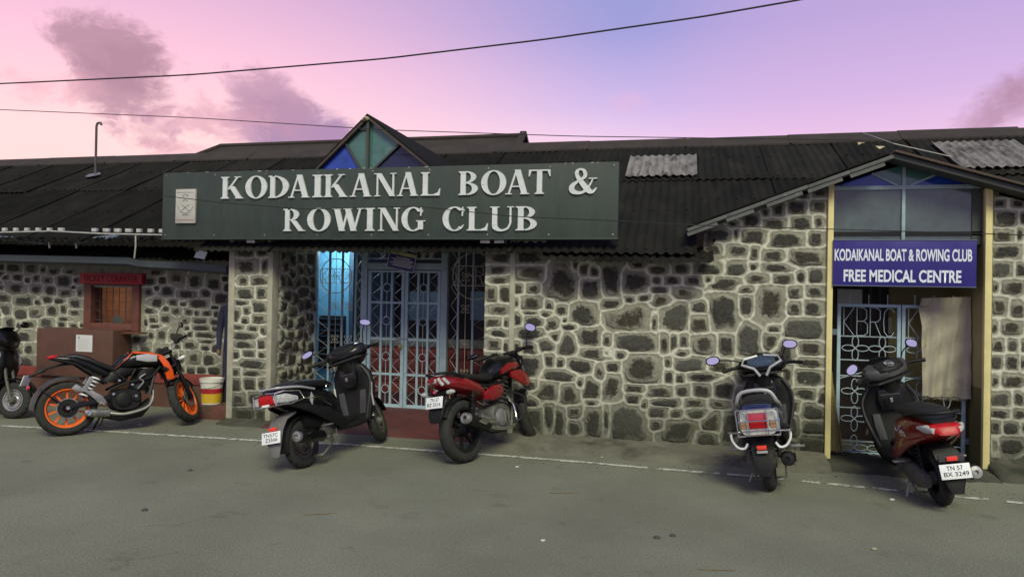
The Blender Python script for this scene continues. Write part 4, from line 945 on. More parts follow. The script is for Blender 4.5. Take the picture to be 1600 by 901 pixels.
# fixed grilles left and right
def grille(name, label, a, b_, bars, circ, word):
    o = wroot(name, ((a+b_)/2, YG+.03, zf), label, 'grille')
    for px in bars: MB().box((Xg(px)-.013, YG+.02, zf+.04), (Xg(px)+.013, YG+.046, ztop)).build('bar', 'gate_frame', o, bevel=.002)
    for zz in (zf+.03, ztop-.03, Zg(530, 660)): MB().box((a, YG+.022, zz-.015), (b_, YG+.044, zz+.015)).build('rail', 'gate_frame', o, bevel=.002)
    cx, cz, r = Xg(circ[0], circ[1]), Zg(circ[0], circ[1]), circ[2]
    ring(cx, cz, r, r, YG+.01, .006, o, 'rod_cream', 'circle', 40)
    for s in (1, -1): MB().tube([(cx-r*.93, YG+.01, cz+s*r*.42), (cx+r*.93, YG+.01, cz+s*r*.42)], .0045, 5).build('rod', 'rod_cream', o)
    rod_word(word, cx-r*.88, cx+r*.88, cz-r*.42, cz+r*.42, YG+.008, o, 'rod_cream', .0045)
    xs_ = [a]+[Xg(px) for px in bars]+[b_]
    zigzag(xs_[0]+.02, xs_[1]-.014, zf+.05, ztop-.05, 18, YG+.03, o, 'rod_cream')
    zigzag(xs_[-2]+.014, xs_[-1]-.005, zf+.05, ztop-.05, 18, YG+.03, o, 'rod_cream')
    for i in range(1, len(xs_)-2):
        c = (xs_[i]+xs_[i+1])/2; MB().tube([(c, YG+.03, zf+.04), (c, YG+.03, ztop)], .004, 4).build('rod', 'rod_cream', o)
        for pz in (430, 478, 530, 575): flower(c, Zg(530, pz), .07, YG+.02, o, 'rod_cream', .0035)
    return o
grille('window_grille', 'ornamental iron grille with circle in front of the bright blue wall', XRET+.02, px0-.06, (512, 532, 553), (524, 431, .23), 'KBRC')
grille('window_grille', 'ornamental iron grille with lettered circle beside the narrow stone pillar', px1+.06, X_(764, 500, YG), (714, 737), (742, 431, .30), 'KBRC')
MB_ = MB().box((XRET+.0, YG-.03, zf), (XRET+.05, YG+.06, ztop)); tag(MB_.build('gate_jamb', 'gate_frame', bevel=.004), 'narrow grey jamb between the dark stone side wall and the blue grille', 'post')
# notice board on the transom
NB = [onY(px, py, YG-.07) for px, py in ((609, 389), (651, 398), (647, 425), (605, 418))]
nc = sum(NB, Vector())/4; nt = empty('notice_board', tuple(nc), 'small tilted blue notice with rows of white lettering hung on the transom', 'notice'); 
ux = (NB[1]-NB[0]).normalized(); ang = math.atan2(ux.z, ux.x); w_, h_ = (NB[1]-NB[0]).length, (NB[0]-NB[3]).length
nt.rotation_euler = (0, -ang, 0)
MB().box((-w_/2, -.006, -h_/2), (w_/2, .006, h_/2)).build('panel', 'sign_blue', nt, bevel=.002)
MB().box((-w_/2+.012, -.008, h_/2-.055), (w_/2-.01, -.0065, h_/2-.012)).build('heading_band', M('notice_yellow', (.45, .42, .20), .6, var=.3, scale=40), nt, smooth=False)
q = MB()
for s_ in ((-w_/2, -w_/2+.006, -h_/2, h_/2), (w_/2-.006, w_/2, -h_/2, h_/2), (-w_/2+.006, w_/2-.006, -h_/2, -h_/2+.006)): q.box((s_[0], -.009, s_[2]), (s_[1], -.0065, s_[3]))
q.build('border', 'white_paint', nt, smooth=False)
for k, (l0, l1) in enumerate(((-.22, .28), (-.38, .40), (-.30, .33), (-.40, .42), (-.30, .36))):
    z = h_/2-.085-k*.026; q = MB(); x = l0*w_; r = random.Random(k)
    while x < l1*w_: e = r.uniform(.006, .016); q.box((x, -.0082, z-.006), (x+e, -.0066, z+.005+r.uniform(0, .002))); x += e+.003
    q.build('text_line', 'white_paint', nt, smooth=False)
# inside the entrance
YI = 2.0
hall = wroot('entrance_hall', (Xg(620), 2.2, .15), 'dim entrance hall behind the gates with a bright blue wall and a red brick counter', 'room')
xb0, xb1 = X_(478, 450, YI), X_(546, 450, YI)
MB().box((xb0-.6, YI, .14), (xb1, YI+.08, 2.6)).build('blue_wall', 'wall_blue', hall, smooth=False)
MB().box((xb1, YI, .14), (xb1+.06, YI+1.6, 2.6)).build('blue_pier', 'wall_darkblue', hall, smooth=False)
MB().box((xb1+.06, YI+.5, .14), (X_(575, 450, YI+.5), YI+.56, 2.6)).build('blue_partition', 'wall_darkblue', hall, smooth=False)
lx0, lx1, lz0, lz1 = X_(500, 500, YI), X_(541, 500, YI), Z_(520, 575, YI), Z_(520, 493, YI)
lv_ = MB().box((lx0, YI-.02, lz0), (lx1, YI-.001, lz1)).build('louvre_window', 'black_void', hall, smooth=False)
for k in range(9):
    z = lz0+(lz1-lz0)*(k+.5)/9; MB().box((lx0+.02, YI-.035, z-.008), (lx1-.02, YI-.021, z+.006)).build('slat', 'wall_darkblue', lv_, smooth=False)
yc_ = 2.15; cx0_, cx1_ = X_(560, 560, yc_), X_(790, 560, yc_)
zc1, zc0 = Z_(640, 541, yc_), .14
ctr = MB().box((cx0_, yc_, zc0), (cx1_, yc_+.4, zc1)).build('counter', 'red_floor', hall, smooth=False)
rowh = (zc1-zc0)/4
for r in range(4):
    x = cx0_-(.2 if r % 2 else 0)
    while x < cx1_:
        x2 = min(x+.38, cx1_); xx = max(x, cx0_)
        if x2-xx > .05: MB().box((xx+.006, yc_-.016, zc0+r*rowh+.006), (x2-.006, yc_+.01, zc0+(r+1)*rowh-.006)).build('brick', 'red_wall', ctr, bevel=.005)
        x += .38
MB().box((cx0_, yc_-.03, zc1), (cx1_, yc_+.45, zc1+.10)).build('counter_ledge', 'cement', hall, bevel=.006)
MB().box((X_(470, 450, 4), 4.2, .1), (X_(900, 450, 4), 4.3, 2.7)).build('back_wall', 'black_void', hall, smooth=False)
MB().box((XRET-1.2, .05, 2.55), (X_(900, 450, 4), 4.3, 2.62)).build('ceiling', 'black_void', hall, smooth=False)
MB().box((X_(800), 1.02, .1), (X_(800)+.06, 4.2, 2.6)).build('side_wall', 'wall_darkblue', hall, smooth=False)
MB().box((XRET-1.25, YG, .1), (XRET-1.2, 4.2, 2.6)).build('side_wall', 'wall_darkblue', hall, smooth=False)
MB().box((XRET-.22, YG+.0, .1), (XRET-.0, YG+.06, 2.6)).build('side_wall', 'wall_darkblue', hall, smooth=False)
for px, w in ((640, .5), (735, .35)):
    a = X_(px, 480, 3.4); MB().box((a, 3.4, Z_(px, 500, 3.4)), (a+w, 3.45, Z_(px, 455, 3.4))).build('dim_window', M('dim_pane', (.10, .16, .24), .3), hall, smooth=False)
ld = bpy.data.lights.new('hall_lamp', 'POINT'); ld.energy = 24; ld.color = (.85, .96, 1.0); ld.shadow_soft_size = .1
lo_ = bpy.data.objects.new('hall_lamp', ld); COL.objects.link(lo_); lo_.location = (xb0+.75, YI-.5, 2.32)
lp_ = wroot('ceiling_lamp', (xb0+.75, YI-.5, 2.50), 'small ceiling lamp glowing inside the entrance hall by the blue wall', 'lamp')
MB().lathe([(0, 0), (.05, 0), (.06, -.03), (.04, -.08), (0, -.09)], (xb0+.75, YI-.5, 2.55), 'z', 16).build('lamp_globe', 'lamp_glow', lp_)

# ------------------------------------------------------------------ ticket counter
def Xt(px, py=480): return onY(px, py, YT).x
def Zt(px, py): return onY(px, py, YT).z
tk = wroot('ticket_window', (Xt(180), YT, wz0), 'barred ticket window in a red brown frame with a warm lit interior', 'window')
ox0, ox1, oz0, oz1 = Xt(146), Xt(210), Zt(180, 505), Zt(180, 446)
fx0, fx1, fz0, fz1 = Xt(135), Xt(221), Zt(180, 516), Zt(180, 442)
for nm, lo, hi in (('frame_side', (fx0, fz0), (ox0, fz1)), ('frame_side', (ox1, fz0), (fx1, fz1)), ('frame_sill', (ox0, fz0), (ox1, oz0)), ('frame_head', (ox0, oz1), (ox1, fz1))):
    MB().box((lo[0], YT-.05, lo[1]), (hi[0], YT+.16, hi[1])).build(nm, 'red_frame', tk, bevel=.005)
for k in range(6):
    x = ox0+.03+(ox1-ox0-.04)*(k+.6)/6; MB().tube([(x, YT+.02, oz0), (x, YT+.02, oz1)], .0065, 6).build('bar', 'ink', tk)
for k in range(4):
    z = oz0+(oz1-oz0)*(k+.3)/4; MB().bar((ox0, YT+.028, z), (ox1, YT+.028, z), .014, .006).build('cross_bar', 'ink', tk)
MB().lathe([(.075, -.004), (.085, 0), (.075, .004)], (Xt(184), YT-.0, oz0+.03), 'y', 24).build('counter_hole_ring', 'ink', tk)
MB().box((ox0-.7, YT+.9, oz0-.6), (ox1+1.2, YT+.95, oz1+.4)).build('cabinet_back', 'wood_warm', tk, smooth=False)
for k in range(7): a = ox0-.35+k*.25; MB().box((a, YT+.86, oz0-.5), (a+.235, YT+.9, oz1+.38)).build('cabinet_board', 'wood_warm', tk, bevel=.004)
MB().box((ox0-.7, YT+.17, oz1+.4), (ox1+1.2, YT+.95, oz1+.45)).build('ceiling', 'plaque', tk, smooth=False)
MB().box((ox0-.75, YT+.17, oz0-.6), (ox0-.7, YT+.95, oz1+.45)).build('side_wall', 'plaque', tk, smooth=False); MB().box((ox1+1.2, YT+.17, oz0-.6), (ox1+1.25, YT+.95, oz1+.45)).build('side_wall', 'plaque', tk, smooth=False)
MB().box((ox0-.7, YT+.17, oz0-.3), (ox1+1.2, YT+.9, oz0-.26)).build('desk', 'wood_warm', tk, smooth=False)
ttx = X_(158, 480, YT+.55)
MB().tube([(ttx, YT+.5, oz0-.1), (ttx, YT+.5, oz1+.12)], .03, 10).build('lit_tube', 'tube_glow', tk)
lx_, lz_, lw = Xt(131, 435), Zt(180, 443.5), .0
ls = wroot('ticket_sign', (Xt(180), YT-.1, lz_), 'red lintel board lettered TICKET COUNTER above the ticket window', 'sign')
MB().box((Xt(131), YT-.09, lz_), (Xt(228), YT-.003, Zt(180, 427))).build('board', 'red_sign', ls, bevel=.008)
text_mesh('lettering', 'TICKET COUNTER', 'ink_maroon', Xt(137), Xt(222), lz_+.03, Zt(180, 430.5), YT-.09, ls, .003, .012)
# red skirting and lower wall
sk = wroot('red_skirting', (Xt(250), YT, .05), 'red painted ledge along the foot of the ticket counter wall', 'ledge')
MB().box((tw0, YT-.07, Zt(310, 600)), (X_(356, 500, YT), YT-.002, Zt(310, 584))).build('ledge', 'red_plinth', sk, bevel=.006)
MB().box((tw0, YT-.05, 0), (X_(356, 500, YT), YT-.001, Zt(310, 600))).build('plinth', 'brown_board', sk, smooth=False)
# counter box with notice sheet
YC = .38
bx0, bx1, bz1 = X_(57, 550, YC), X_(176, 550, YC), Z_(110, 514, YC)
bx = wroot('ticket_desk', ((bx0+bx1)/2, YC+.1, 0), 'brown boarded counter below the ticket window with a white notice sheet', 'counter')
MB().box((bx0, YC, Z_(110, 588, YC)), (bx1, YT-.052, bz1)).build('upper_board', 'brown_board', bx, bevel=.006)
MB().box((bx0+.03, YC+.05, 0), (bx1-.03, YT-.051, Z_(110, 588, YC)-.002)).build('lower_panel', 'brown_board', bx, smooth=False)
MB().box((bx1+.01, YC+.14, Z_(195, 519, YC+.14)-.02), (X_(216, 518, YC+.14), YT-.052, Z_(195, 519, YC+.14))).build('side_shelf', 'red_frame', bx, bevel=.003)
ps = MB().box((X_(119, 540, YC), YC-.004, Z_(130, 549, YC)), (X_(144.5, 540, YC), YC-.001, Z_(130, 523, YC))).build('notice_sheet', 'paper', bx, smooth=False)
for k in range(8):
    z = Z_(130, 530+k*2.2, YC); MB().box((X_(122, 540, YC), YC-.0055, z-.002), (X_(141-(k % 3)*2, 540, YC), YC-.0045, z+.002)).build('text_line', 'plaque', ps, smooth=False)
ring(X_(123.5, 540, YC), Z_(123, 527, YC), .014, .014, YC-.006, .002, ps, 'sign_blue', 'stamp', 12)
# step beside the pillar and paint bucket
st_ = MB().box((X_(300, 640, .08), .08, -.01), (X_(357, 640, .08), YT-.06, .17)); so_ = st_.build('door_step', M('step_red', (.12, .045, .035), .85, var=.4, scale=6, bump=.5, col2=(.05, .045, .03), thr=.5), bevel=.02); tag(so_, 'worn red step at the foot of the ticket counter pillar', 'step')
YBK = .26; bkc = onY(330.5, 631, YBK); bs = 1/ (onY(331.5, 631, YBK).x-onY(330.5, 631, YBK).x)
bk = wroot('paint_bucket', (bkc.x, YBK, .17), 'white plastic paint bucket with red and yellow label on the step', 'bucket')
r0, r1, hb = 12.6/bs, 15.2/bs, 34.5/bs; zb_ = .172
MB().lathe([(0, 0), (r0, 0), (r1*.97, hb*.86), (r1*1.04, hb*.86), (r1*1.05, hb), (r1*.98, hb), (r1*.96, hb*.9), (r0*.95, .01), (0, .01)], (bkc.x, YBK, zb_), 'z', 32).build('tub', 'bucket_white', bk)
lab = lambda t0, t1, mat, nm: MB().lathe([(r0+(r1*.97-r0)*t0/.86+.0015, hb*t0), (r0+(r1*.97-r0)*t1/.86+.0015, hb*t1)], (bkc.x, YBK, zb_), 'z', 32).build(nm, mat, bk)
o1 = lab(.05, .42, 'label_yellow', 'label_band'); o2 = lab(.42, .62, 'label_red', 'label_band')
for o in (o1, o2):
    import bmesh
    bm = bmesh.new(); bm.from_mesh(o.data); bmesh.ops.delete(bm, geom=[f for f in bm.faces if len(f.verts) > 4], context='FACES_ONLY'); bm.to_mesh(o.data); bm.free()
MB().tube([(bkc.x-r1, YBK, zb_+hb*.82), (bkc.x-r1*.6, YBK-r1*.75, zb_+hb*.70), (bkc.x+r1*.2, YBK-r1*1.05, zb_+hb*.64), (bkc.x+r1*.8, YBK-r1*.6, zb_+hb*.70), (bkc.x+r1, YBK, zb_+hb*.82)], .003, 5).build('handle', 'steel_dull', bk)

# ------------------------------------------------------------------ medical centre doorway
YM_ = .34
mp0, mp1, mq0, mq1 = X_(1290.5, 500), X_(1299.5, 500), X_(1536, 500), X_(1547, 500)
for nm, a, b_, zt_, lab_ in (('door_post', mp0, mp1, Z_(1296, 289), 'cream yellow post between the gable wall and the medical centre gate'), ('door_post', mq0, mq1, Z_(1543, 291), 'cream yellow post on the sack side of the medical centre doorway')):
    tag(MB().box((a, -.035, .05), (b_, .02, zt_)).build(nm, 'yellow_post', bevel=.006), lab_, 'post')
dw = wroot('doorway', ((mp1+mq0)/2, .4, .08), 'recessed medical centre doorway with khaki jambs and a dim room behind', 'doorway')
zj = Z_(1530, 605, .1)
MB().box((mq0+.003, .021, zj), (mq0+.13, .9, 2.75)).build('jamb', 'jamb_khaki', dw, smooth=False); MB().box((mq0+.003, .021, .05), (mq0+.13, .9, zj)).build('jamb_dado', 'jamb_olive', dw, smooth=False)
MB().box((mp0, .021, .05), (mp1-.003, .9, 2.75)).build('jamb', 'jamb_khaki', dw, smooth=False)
yb_ = 1.05
MB().box((mp0-.3, yb_, .05), (mq1+.3, yb_+.05, 2.8)).build('back_wall', 'jamb_khaki', dw, smooth=False)
MB().box((mp0-.3, .85, .05), (mp0-.25, yb_, 2.8)).build('side_wall', 'jamb_khaki', dw, smooth=False); MB().box((mq1+.25, .9, .05), (mq1+.3, yb_, 2.8)).build('side_wall', 'jamb_khaki', dw, smooth=False)
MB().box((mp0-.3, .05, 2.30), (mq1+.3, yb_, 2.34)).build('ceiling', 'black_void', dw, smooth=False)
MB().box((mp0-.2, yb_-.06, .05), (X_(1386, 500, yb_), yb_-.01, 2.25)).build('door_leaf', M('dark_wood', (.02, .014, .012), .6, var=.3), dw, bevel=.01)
for k in range(5): a = X_(1312+k*15, 500, yb_-.07); MB().box((a, yb_-.075, 1.3), (a+.03, yb_-.06, 2.2)).build('door_bar', 'frame_dark', dw, smooth=False)
a = X_(1332, 465, yb_-.08); MB().box((a-.16, yb_-.085, Z_(1332, 475, yb_)), (a+.1, yb_-.078, Z_(1332, 452, yb_))).build('pale_pane', 'paper', dw, smooth=False)
MB().box((X_(1376, 508, yb_), yb_-.03, Z_(1390, 520, yb_)), (X_(1392, 508, yb_), yb_-.001, Z_(1390, 495, yb_))).build('switch_box', 'plaque', dw, bevel=.004)
# glazed transom under the gable
tr = wroot('transom_window', ((mp1+mq0)/2, .05, 2.0), 'glazed gable transom with green and blue top panes above the medical sign', 'window')
YW = .06
def W_(px, py): return onY(px, py, YW)
tl, trr, apx = W_(1300, 293), W_(1536, 293), W_(1413, 258); zbar = (tl.z+trr.z)/2; zlow = W_(1413, 374).z-.05
mx = W_(1411, 330).x
apz = apx.z
MB().box((mp1, YW-.02, zbar-.02), (mq0, YW+.03, zbar+.02)).build('bar', 'gate_frame', tr, bevel=.003)
MB().box((mx-.016, YW-.02, zlow), (mx+.016, YW+.03, zbar-.02)).build('mullion', 'gate_frame', tr, bevel=.003); MB().box((mx-.016, YW-.02, zbar+.02), (mx+.016, YW+.03, apz)).build('mullion', 'gate_frame', tr, bevel=.003)
zr_ = W_(1413, 336).z
MB().box((mp1, YW+.012, zr_-.012), (mx-.016, YW+.03, zr_+.012)).build('glazing_rail', 'frame_dark', tr, smooth=False); MB().box((mx+.016, YW+.012, zr_-.012), (mq0, YW+.03, zr_+.012)).build('glazing_rail', 'frame_dark', tr, smooth=False)
MB().box((mp1, YW+.002, zlow), (mx-.016, YW+.008, zbar-.02)).build('pane', 'glass_smoke', tr, smooth=False); MB().box((mx+.016, YW+.002, zlow), (mq0-.09, YW+.008, zbar-.02)).build('pane', 'glass_smoke', tr, smooth=False)
MB().box((mq0-.09, YW-.01, zlow), (mq0, YW+.02, zbar-.02)).build('side_panel', 'frame_dark', tr, smooth=False)
def tri(p, mat): MB().prism([(a, YW, b_) for a, b_ in p], (0, .006, 0)).build('pane', mat, tr, smooth=False)
zq = zbar+.02; hL = apz-zq
lx_ = mp1+.02
def slope(x): return zq+(apz-zq)*max(0, 1-abs(x-mx)/((mq0-mp1)*.56))
m1 = (lx_+mx)/2+.02
tri([(lx_, zq), (mx-.06, zq), (m1, slope(m1))], 'glass_blue'); tri([(mx-.055, zq), (mx-.016, zq), (mx-.016, apz), (m1+.012, slope(m1+.012))], 'glass_green')
m2 = (mq0+mx)/2-.02
tri([(mx+.06, zq), (mq0-.04, zq), (m2, slope(m2))], 'glass_blue'); tri([(mx+.016, zq), (mx+.055, zq), (m2-.012, slope(m2-.012)), (mx+.016, apz)], 'glass_green')
for a, b_ in (((mx-.057, zq), (m1+.006, slope(m1))), ((mx+.057, zq), (m2-.006, slope(m2)))): MB().bar((a[0], YW-.005, a[1]), (b_[0], YW-.005, b_[1]), .02, .02, up=(0, 1, 0)).build('glazing_bar', 'gate_frame', tr, smooth=False)
# sloping weathered boards of the gable
gbo = wroot('gable_boards', (xa, -.1, 2.6), 'weathered grey sloping boards capping the medical centre gable', 'roof edge')
pL, pA, pR = onY(1074, 361, -.12), onY(1392, 247, -.12), onY(1600, 302, -.12); pR = pA+(pR-pA)*2.2
n_ = 5
for k in range(n_):
    a, b_ = pL.lerp(pA, k/n_), pL.lerp(pA, (k+1)/n_); j = Vector((0, rr.uniform(-.006, .006), rr.uniform(-.006, .006)))
    MB().bar(a+j, b_+j, .035, .22, up=(0, 1, 0)).build('board', 'old_paint_wood', gbo, bevel=.004)
    MB().bar(a+j+Vector((.0, -.085, -.045)), a.lerp(b_, rr.uniform(.6, .97))+j+Vector((0, -.085, -.045)), .035, .03, up=(0, 1, 0)).build('fascia_strip', 'old_paint_wood', gbo, smooth=False)
for k in range(3):
    a, b_ = pA.lerp(pR, k/3), pA.lerp(pR, (k+1)/3); MB().bar(a, b_, .05, .22, up=(0, 1, 0)).build('board', 'frame_dark', gbo, bevel=.004)
    MB().bar(a+Vector((0, .02, .045)), b_+Vector((0, .02, .045)), .02, .34, up=(0, 1, 0)).build('cap_board', 'bargeboard', gbo, smooth=False)
# little roof behind the boards, running back to the main slope
for e_ in (pL, pR):
    yq = YE+(pA.z-ZE)/SL
    MB().prism([(pA.x, -.05, pA.z+.05), (e_.x, -.05, e_.z+.05), (e_.x, max(.05, YE+(e_.z-ZE)/SL), e_.z+.05), (pA.x, yq, pA.z+.05)], (0, 0, .015)).build('roof_slope', 'roof_dark', gbo, smooth=False)
# bunting scrap on its wire
bw = MB(); P = [roof_at(1340, 222)+Vector((0, -.2, .1)), pA+Vector((-.0, -.1, .12)), pA+Vector((.5, -.1, -.02))]
bu = wroot('torn_bunting', tuple(P[0]), 'torn pale bunting scraps on a string above the medical centre gable', 'bunting')
MB().tube([tuple(p) for p in P], .004, 5).build('string', 'plaque', bu)
for (px, py, dx, dz) in ((1340, 222, .09, .18), (1368, 228, .12, .05), (1412, 243, .10, .06)):
    a = onY(px, py, P[0].y-.6 if px > 1350 else P[0].y); MB().prism([tuple(a), (a.x+dx, a.y, a.z-.01), (a.x+dx*.35, a.y-.03, a.z-dz)], (0, .006, 0)).build('flag', 'tarp', bu, smooth=False)
# blue medical sign
YMS = -.06
bx0_, bx1_ = X_(1302, 410, YMS), X_(1526, 410, YMS); bz1_, bz0_ = Z_(1413, 375, YMS), Z_(1413, 447, YMS)
ms = wroot('medical_sign', ((bx0_+bx1_)/2, YMS, bz0_), 'glossy blue board reading free medical centre above the gate', 'sign')
MB().box((bx0_, YMS, bz0_), (bx1_, YMS+.04, bz1_)).build('board', 'sign_blue', ms, bevel=.004)
for z in (bz0_-.004, bz1_-.002): MB().box((bx0_, YMS-.006, z), (bx1_, YMS+.03, z+.006)).build('edge_strip', 'lamp_batten', ms, smooth=False)
text_mesh('lettering', 'KODAIKANAL BOAT & ROWING CLUB', 'sign_white', X_(1304, 398, YMS), X_(1519, 398, YMS), Z_(1413, 408, YMS), Z_(1413, 389, YMS), YMS, ms, .003, .028)
text_mesh('lettering', 'FREE MEDICAL CENTRE', 'sign_white', X_(1318, 432, YMS), X_(1502, 432, YMS), Z_(1413, 441, YMS), Z_(1413, 421.5, YMS), YMS, ms, .003, .028)
# gates
def Xm(px, py=560): return onY(px, py, YM_).x
def Zm(px, py): return onY(px, py, YM_).z
zt_, zb_ = Zm(1360, 475), Zm(1360, 711)
def med_leaf(a, b_, label):
    o = wroot('iron_gate', ((a+b_)/2, YM_, zb_), label, 'gate'); fw = .034
    for nm, lo, hi in (('stile', (a, zb_), (a+fw, zt_)), ('stile', (b_-fw, zb_), (b_, zt_)), ('rail', (a+fw, zb_), (b_-fw, zb_+.03)), ('rail', (a+fw, zt_-.032), (b_-fw, zt_))):
        MB().box((lo[0], YM_-.016, lo[1]), (hi[0], YM_+.016, hi[1])).build(nm, 'gate_blue', o, bevel=.003)
    i0, i1 = a+fw, b_-fw; zl = [Zm(1360, 526), Zm(1360, 563), Zm(1360, 588), Zm(1360, 638), Zm(1360, 690)]
    for z in zl: MB().tube([(i0, YM_, z), (i1, YM_, z)], .006, 5).build('rod', 'rod_blue', o)
    rod_word('KBRC', i0+.02, i1-.01, zl[0]+.01, zt_-.04, YM_-.004, o, 'rod_blue', .0048)
    c1, c2 = i0+(i1-i0)*.27, i0+(i1-i0)*.75; s = (i1-i0)*.24
    for c in (c1, c2):
        flower(c, (zl[0]+zl[1])/2, s, YM_, o, 'rod_blue', .005, False)
        for z in (Zm(1360, 612), Zm(1360, 655), Zm(1360, 700)): flower(c, z, s, YM_, o, 'rod_blue', .005, False)
    for k in range(3): x = i0+(i1-i0)*(k+.5)/3; MB().tube([(x, YM_, zt_), (x, YM_, zt_+.10)], .005, 5).build('spike', 'rod_blue', o)
    MB().tube([(i0, YM_, zl[2]-.03), (i1, YM_, zl[1]-.02)], .005, 5).build('rod', 'rod_blue', o)
    return o
gm_ = Xm(1407)
med_leaf(Xm(1307), gm_-.005, 'pale blue iron gate leaf lettered KBRC with flower scrolls, uncovered')
g2 = med_leaf(gm_+.005, Xm(1509), 'pale blue iron gate leaf half covered by a hanging sack')
for pz in (520, 690): MB().box((Xm(1509), YM_-.03, Zm(1509, pz)-.02), (Xm(1509)+.06, YM_+.03, Zm(1509, pz)+.04)).build('hinge', 'lamp_batten', g2, bevel=.004)
MB().box((mp1, YM_-.02, Zm(1303, 518)-.03), (Xm(1307), YM_+.02, Zm(1303, 518)+.03)).build('hinge', 'lamp_batten', g2)
# sack cloth over the second leaf
sk_ = MB(); nx, nz = 40, 46; a0, a1 = Xm(1424), Xm(1512); zt2, zb2 = Zm(1470, 463), Zm(1470, 619)
for j in range(nz+1):
    t = j/nz
    for i in range(nx+1):
        u = i/nx; lean = .02*t
        xl = Xm(1427)+(.045 if t > .3 else .045*t/.3)-.03*math.sin(t*3.1)*.3
        if t < .12: xl += .05*(1-t/.12)
        x = xl+(a1-xl)*u; z = zt2+(zb2-zt2)*t+.02*(1-u)*(1 if t < .1 else .3)*(-1 if t < .1 else 1)
        y = YM_-.065-.026*math.sin(u*6+t*1.3)*(.4+t)-.018*math.sin(u*19+t*3)*(.3+t)-.007*math.sin(t*23+u*9)-.004*math.sin(u*41+t*11)
        if u < .16: y -= .05*(.16-u)/.16*math.sin(min(1, t*2.2)*math.pi*.6)
        sk_.v.append((x, y, z+(RNG.uniform(-.008, .008) if j == nz else 0)))
for j in range(nz):
    for i in range(nx): k = j*(nx+1)+i; sk_.f.append((k, k+1, k+nx+2, k+nx+1))
k0 = len(sk_.v); sk_.v += [(x, y+.006, z) for x, y, z in sk_.v[:k0]]; sk_.f += [tuple(k0+q for q in f)[::-1] for f in list(sk_.f)]
so_ = sk_.build('sack_cloth', 'sack', ang=180); tag(so_, 'stained tan sackcloth draped over the medical centre gate leaf', 'cloth')
fr_ = MB()
for i in range(34): x = Xm(1440)+(Xm(1509)-Xm(1440))*i/34; fr_.bar((x, YM_-.07, zb2+.005), (x+RNG.uniform(-.006, .006), YM_-.07, zb2-.02-RNG.uniform(0, .012)), .003)
tag(fr_.build('frayed_hem', 'sack', so_, smooth=False), kind='stuff')
# broom leaning by the post
bt, bb_ = onY(1301, 600, .12), onG(1318, 716, .09)
br_ = wroot('straw_broom', (bb_.x, .12, .09), 'straw broom leaning beside the cream post', 'broom')
q = MB()
for k in range(38):
    u = random.Random(k); e = Vector((bb_.x+u.uniform(-.07, .05), .12+u.uniform(-.04, .03), .09+u.uniform(0, .04))); q.tube([(bt.x+u.uniform(-.012, .012), .16, bt.z), tuple(e.lerp(Vector((bt.x, .15, bt.z)), .45)), tuple(e)], .004, 4)
tag(q.build('bristles', 'straw', br_), kind='stuff'); MB().tube([(bt.x-.01, .165, bt.z+.12), (bt.x, .16, bt.z-.12)], .016, 8).build('binding', 'straw', br_)

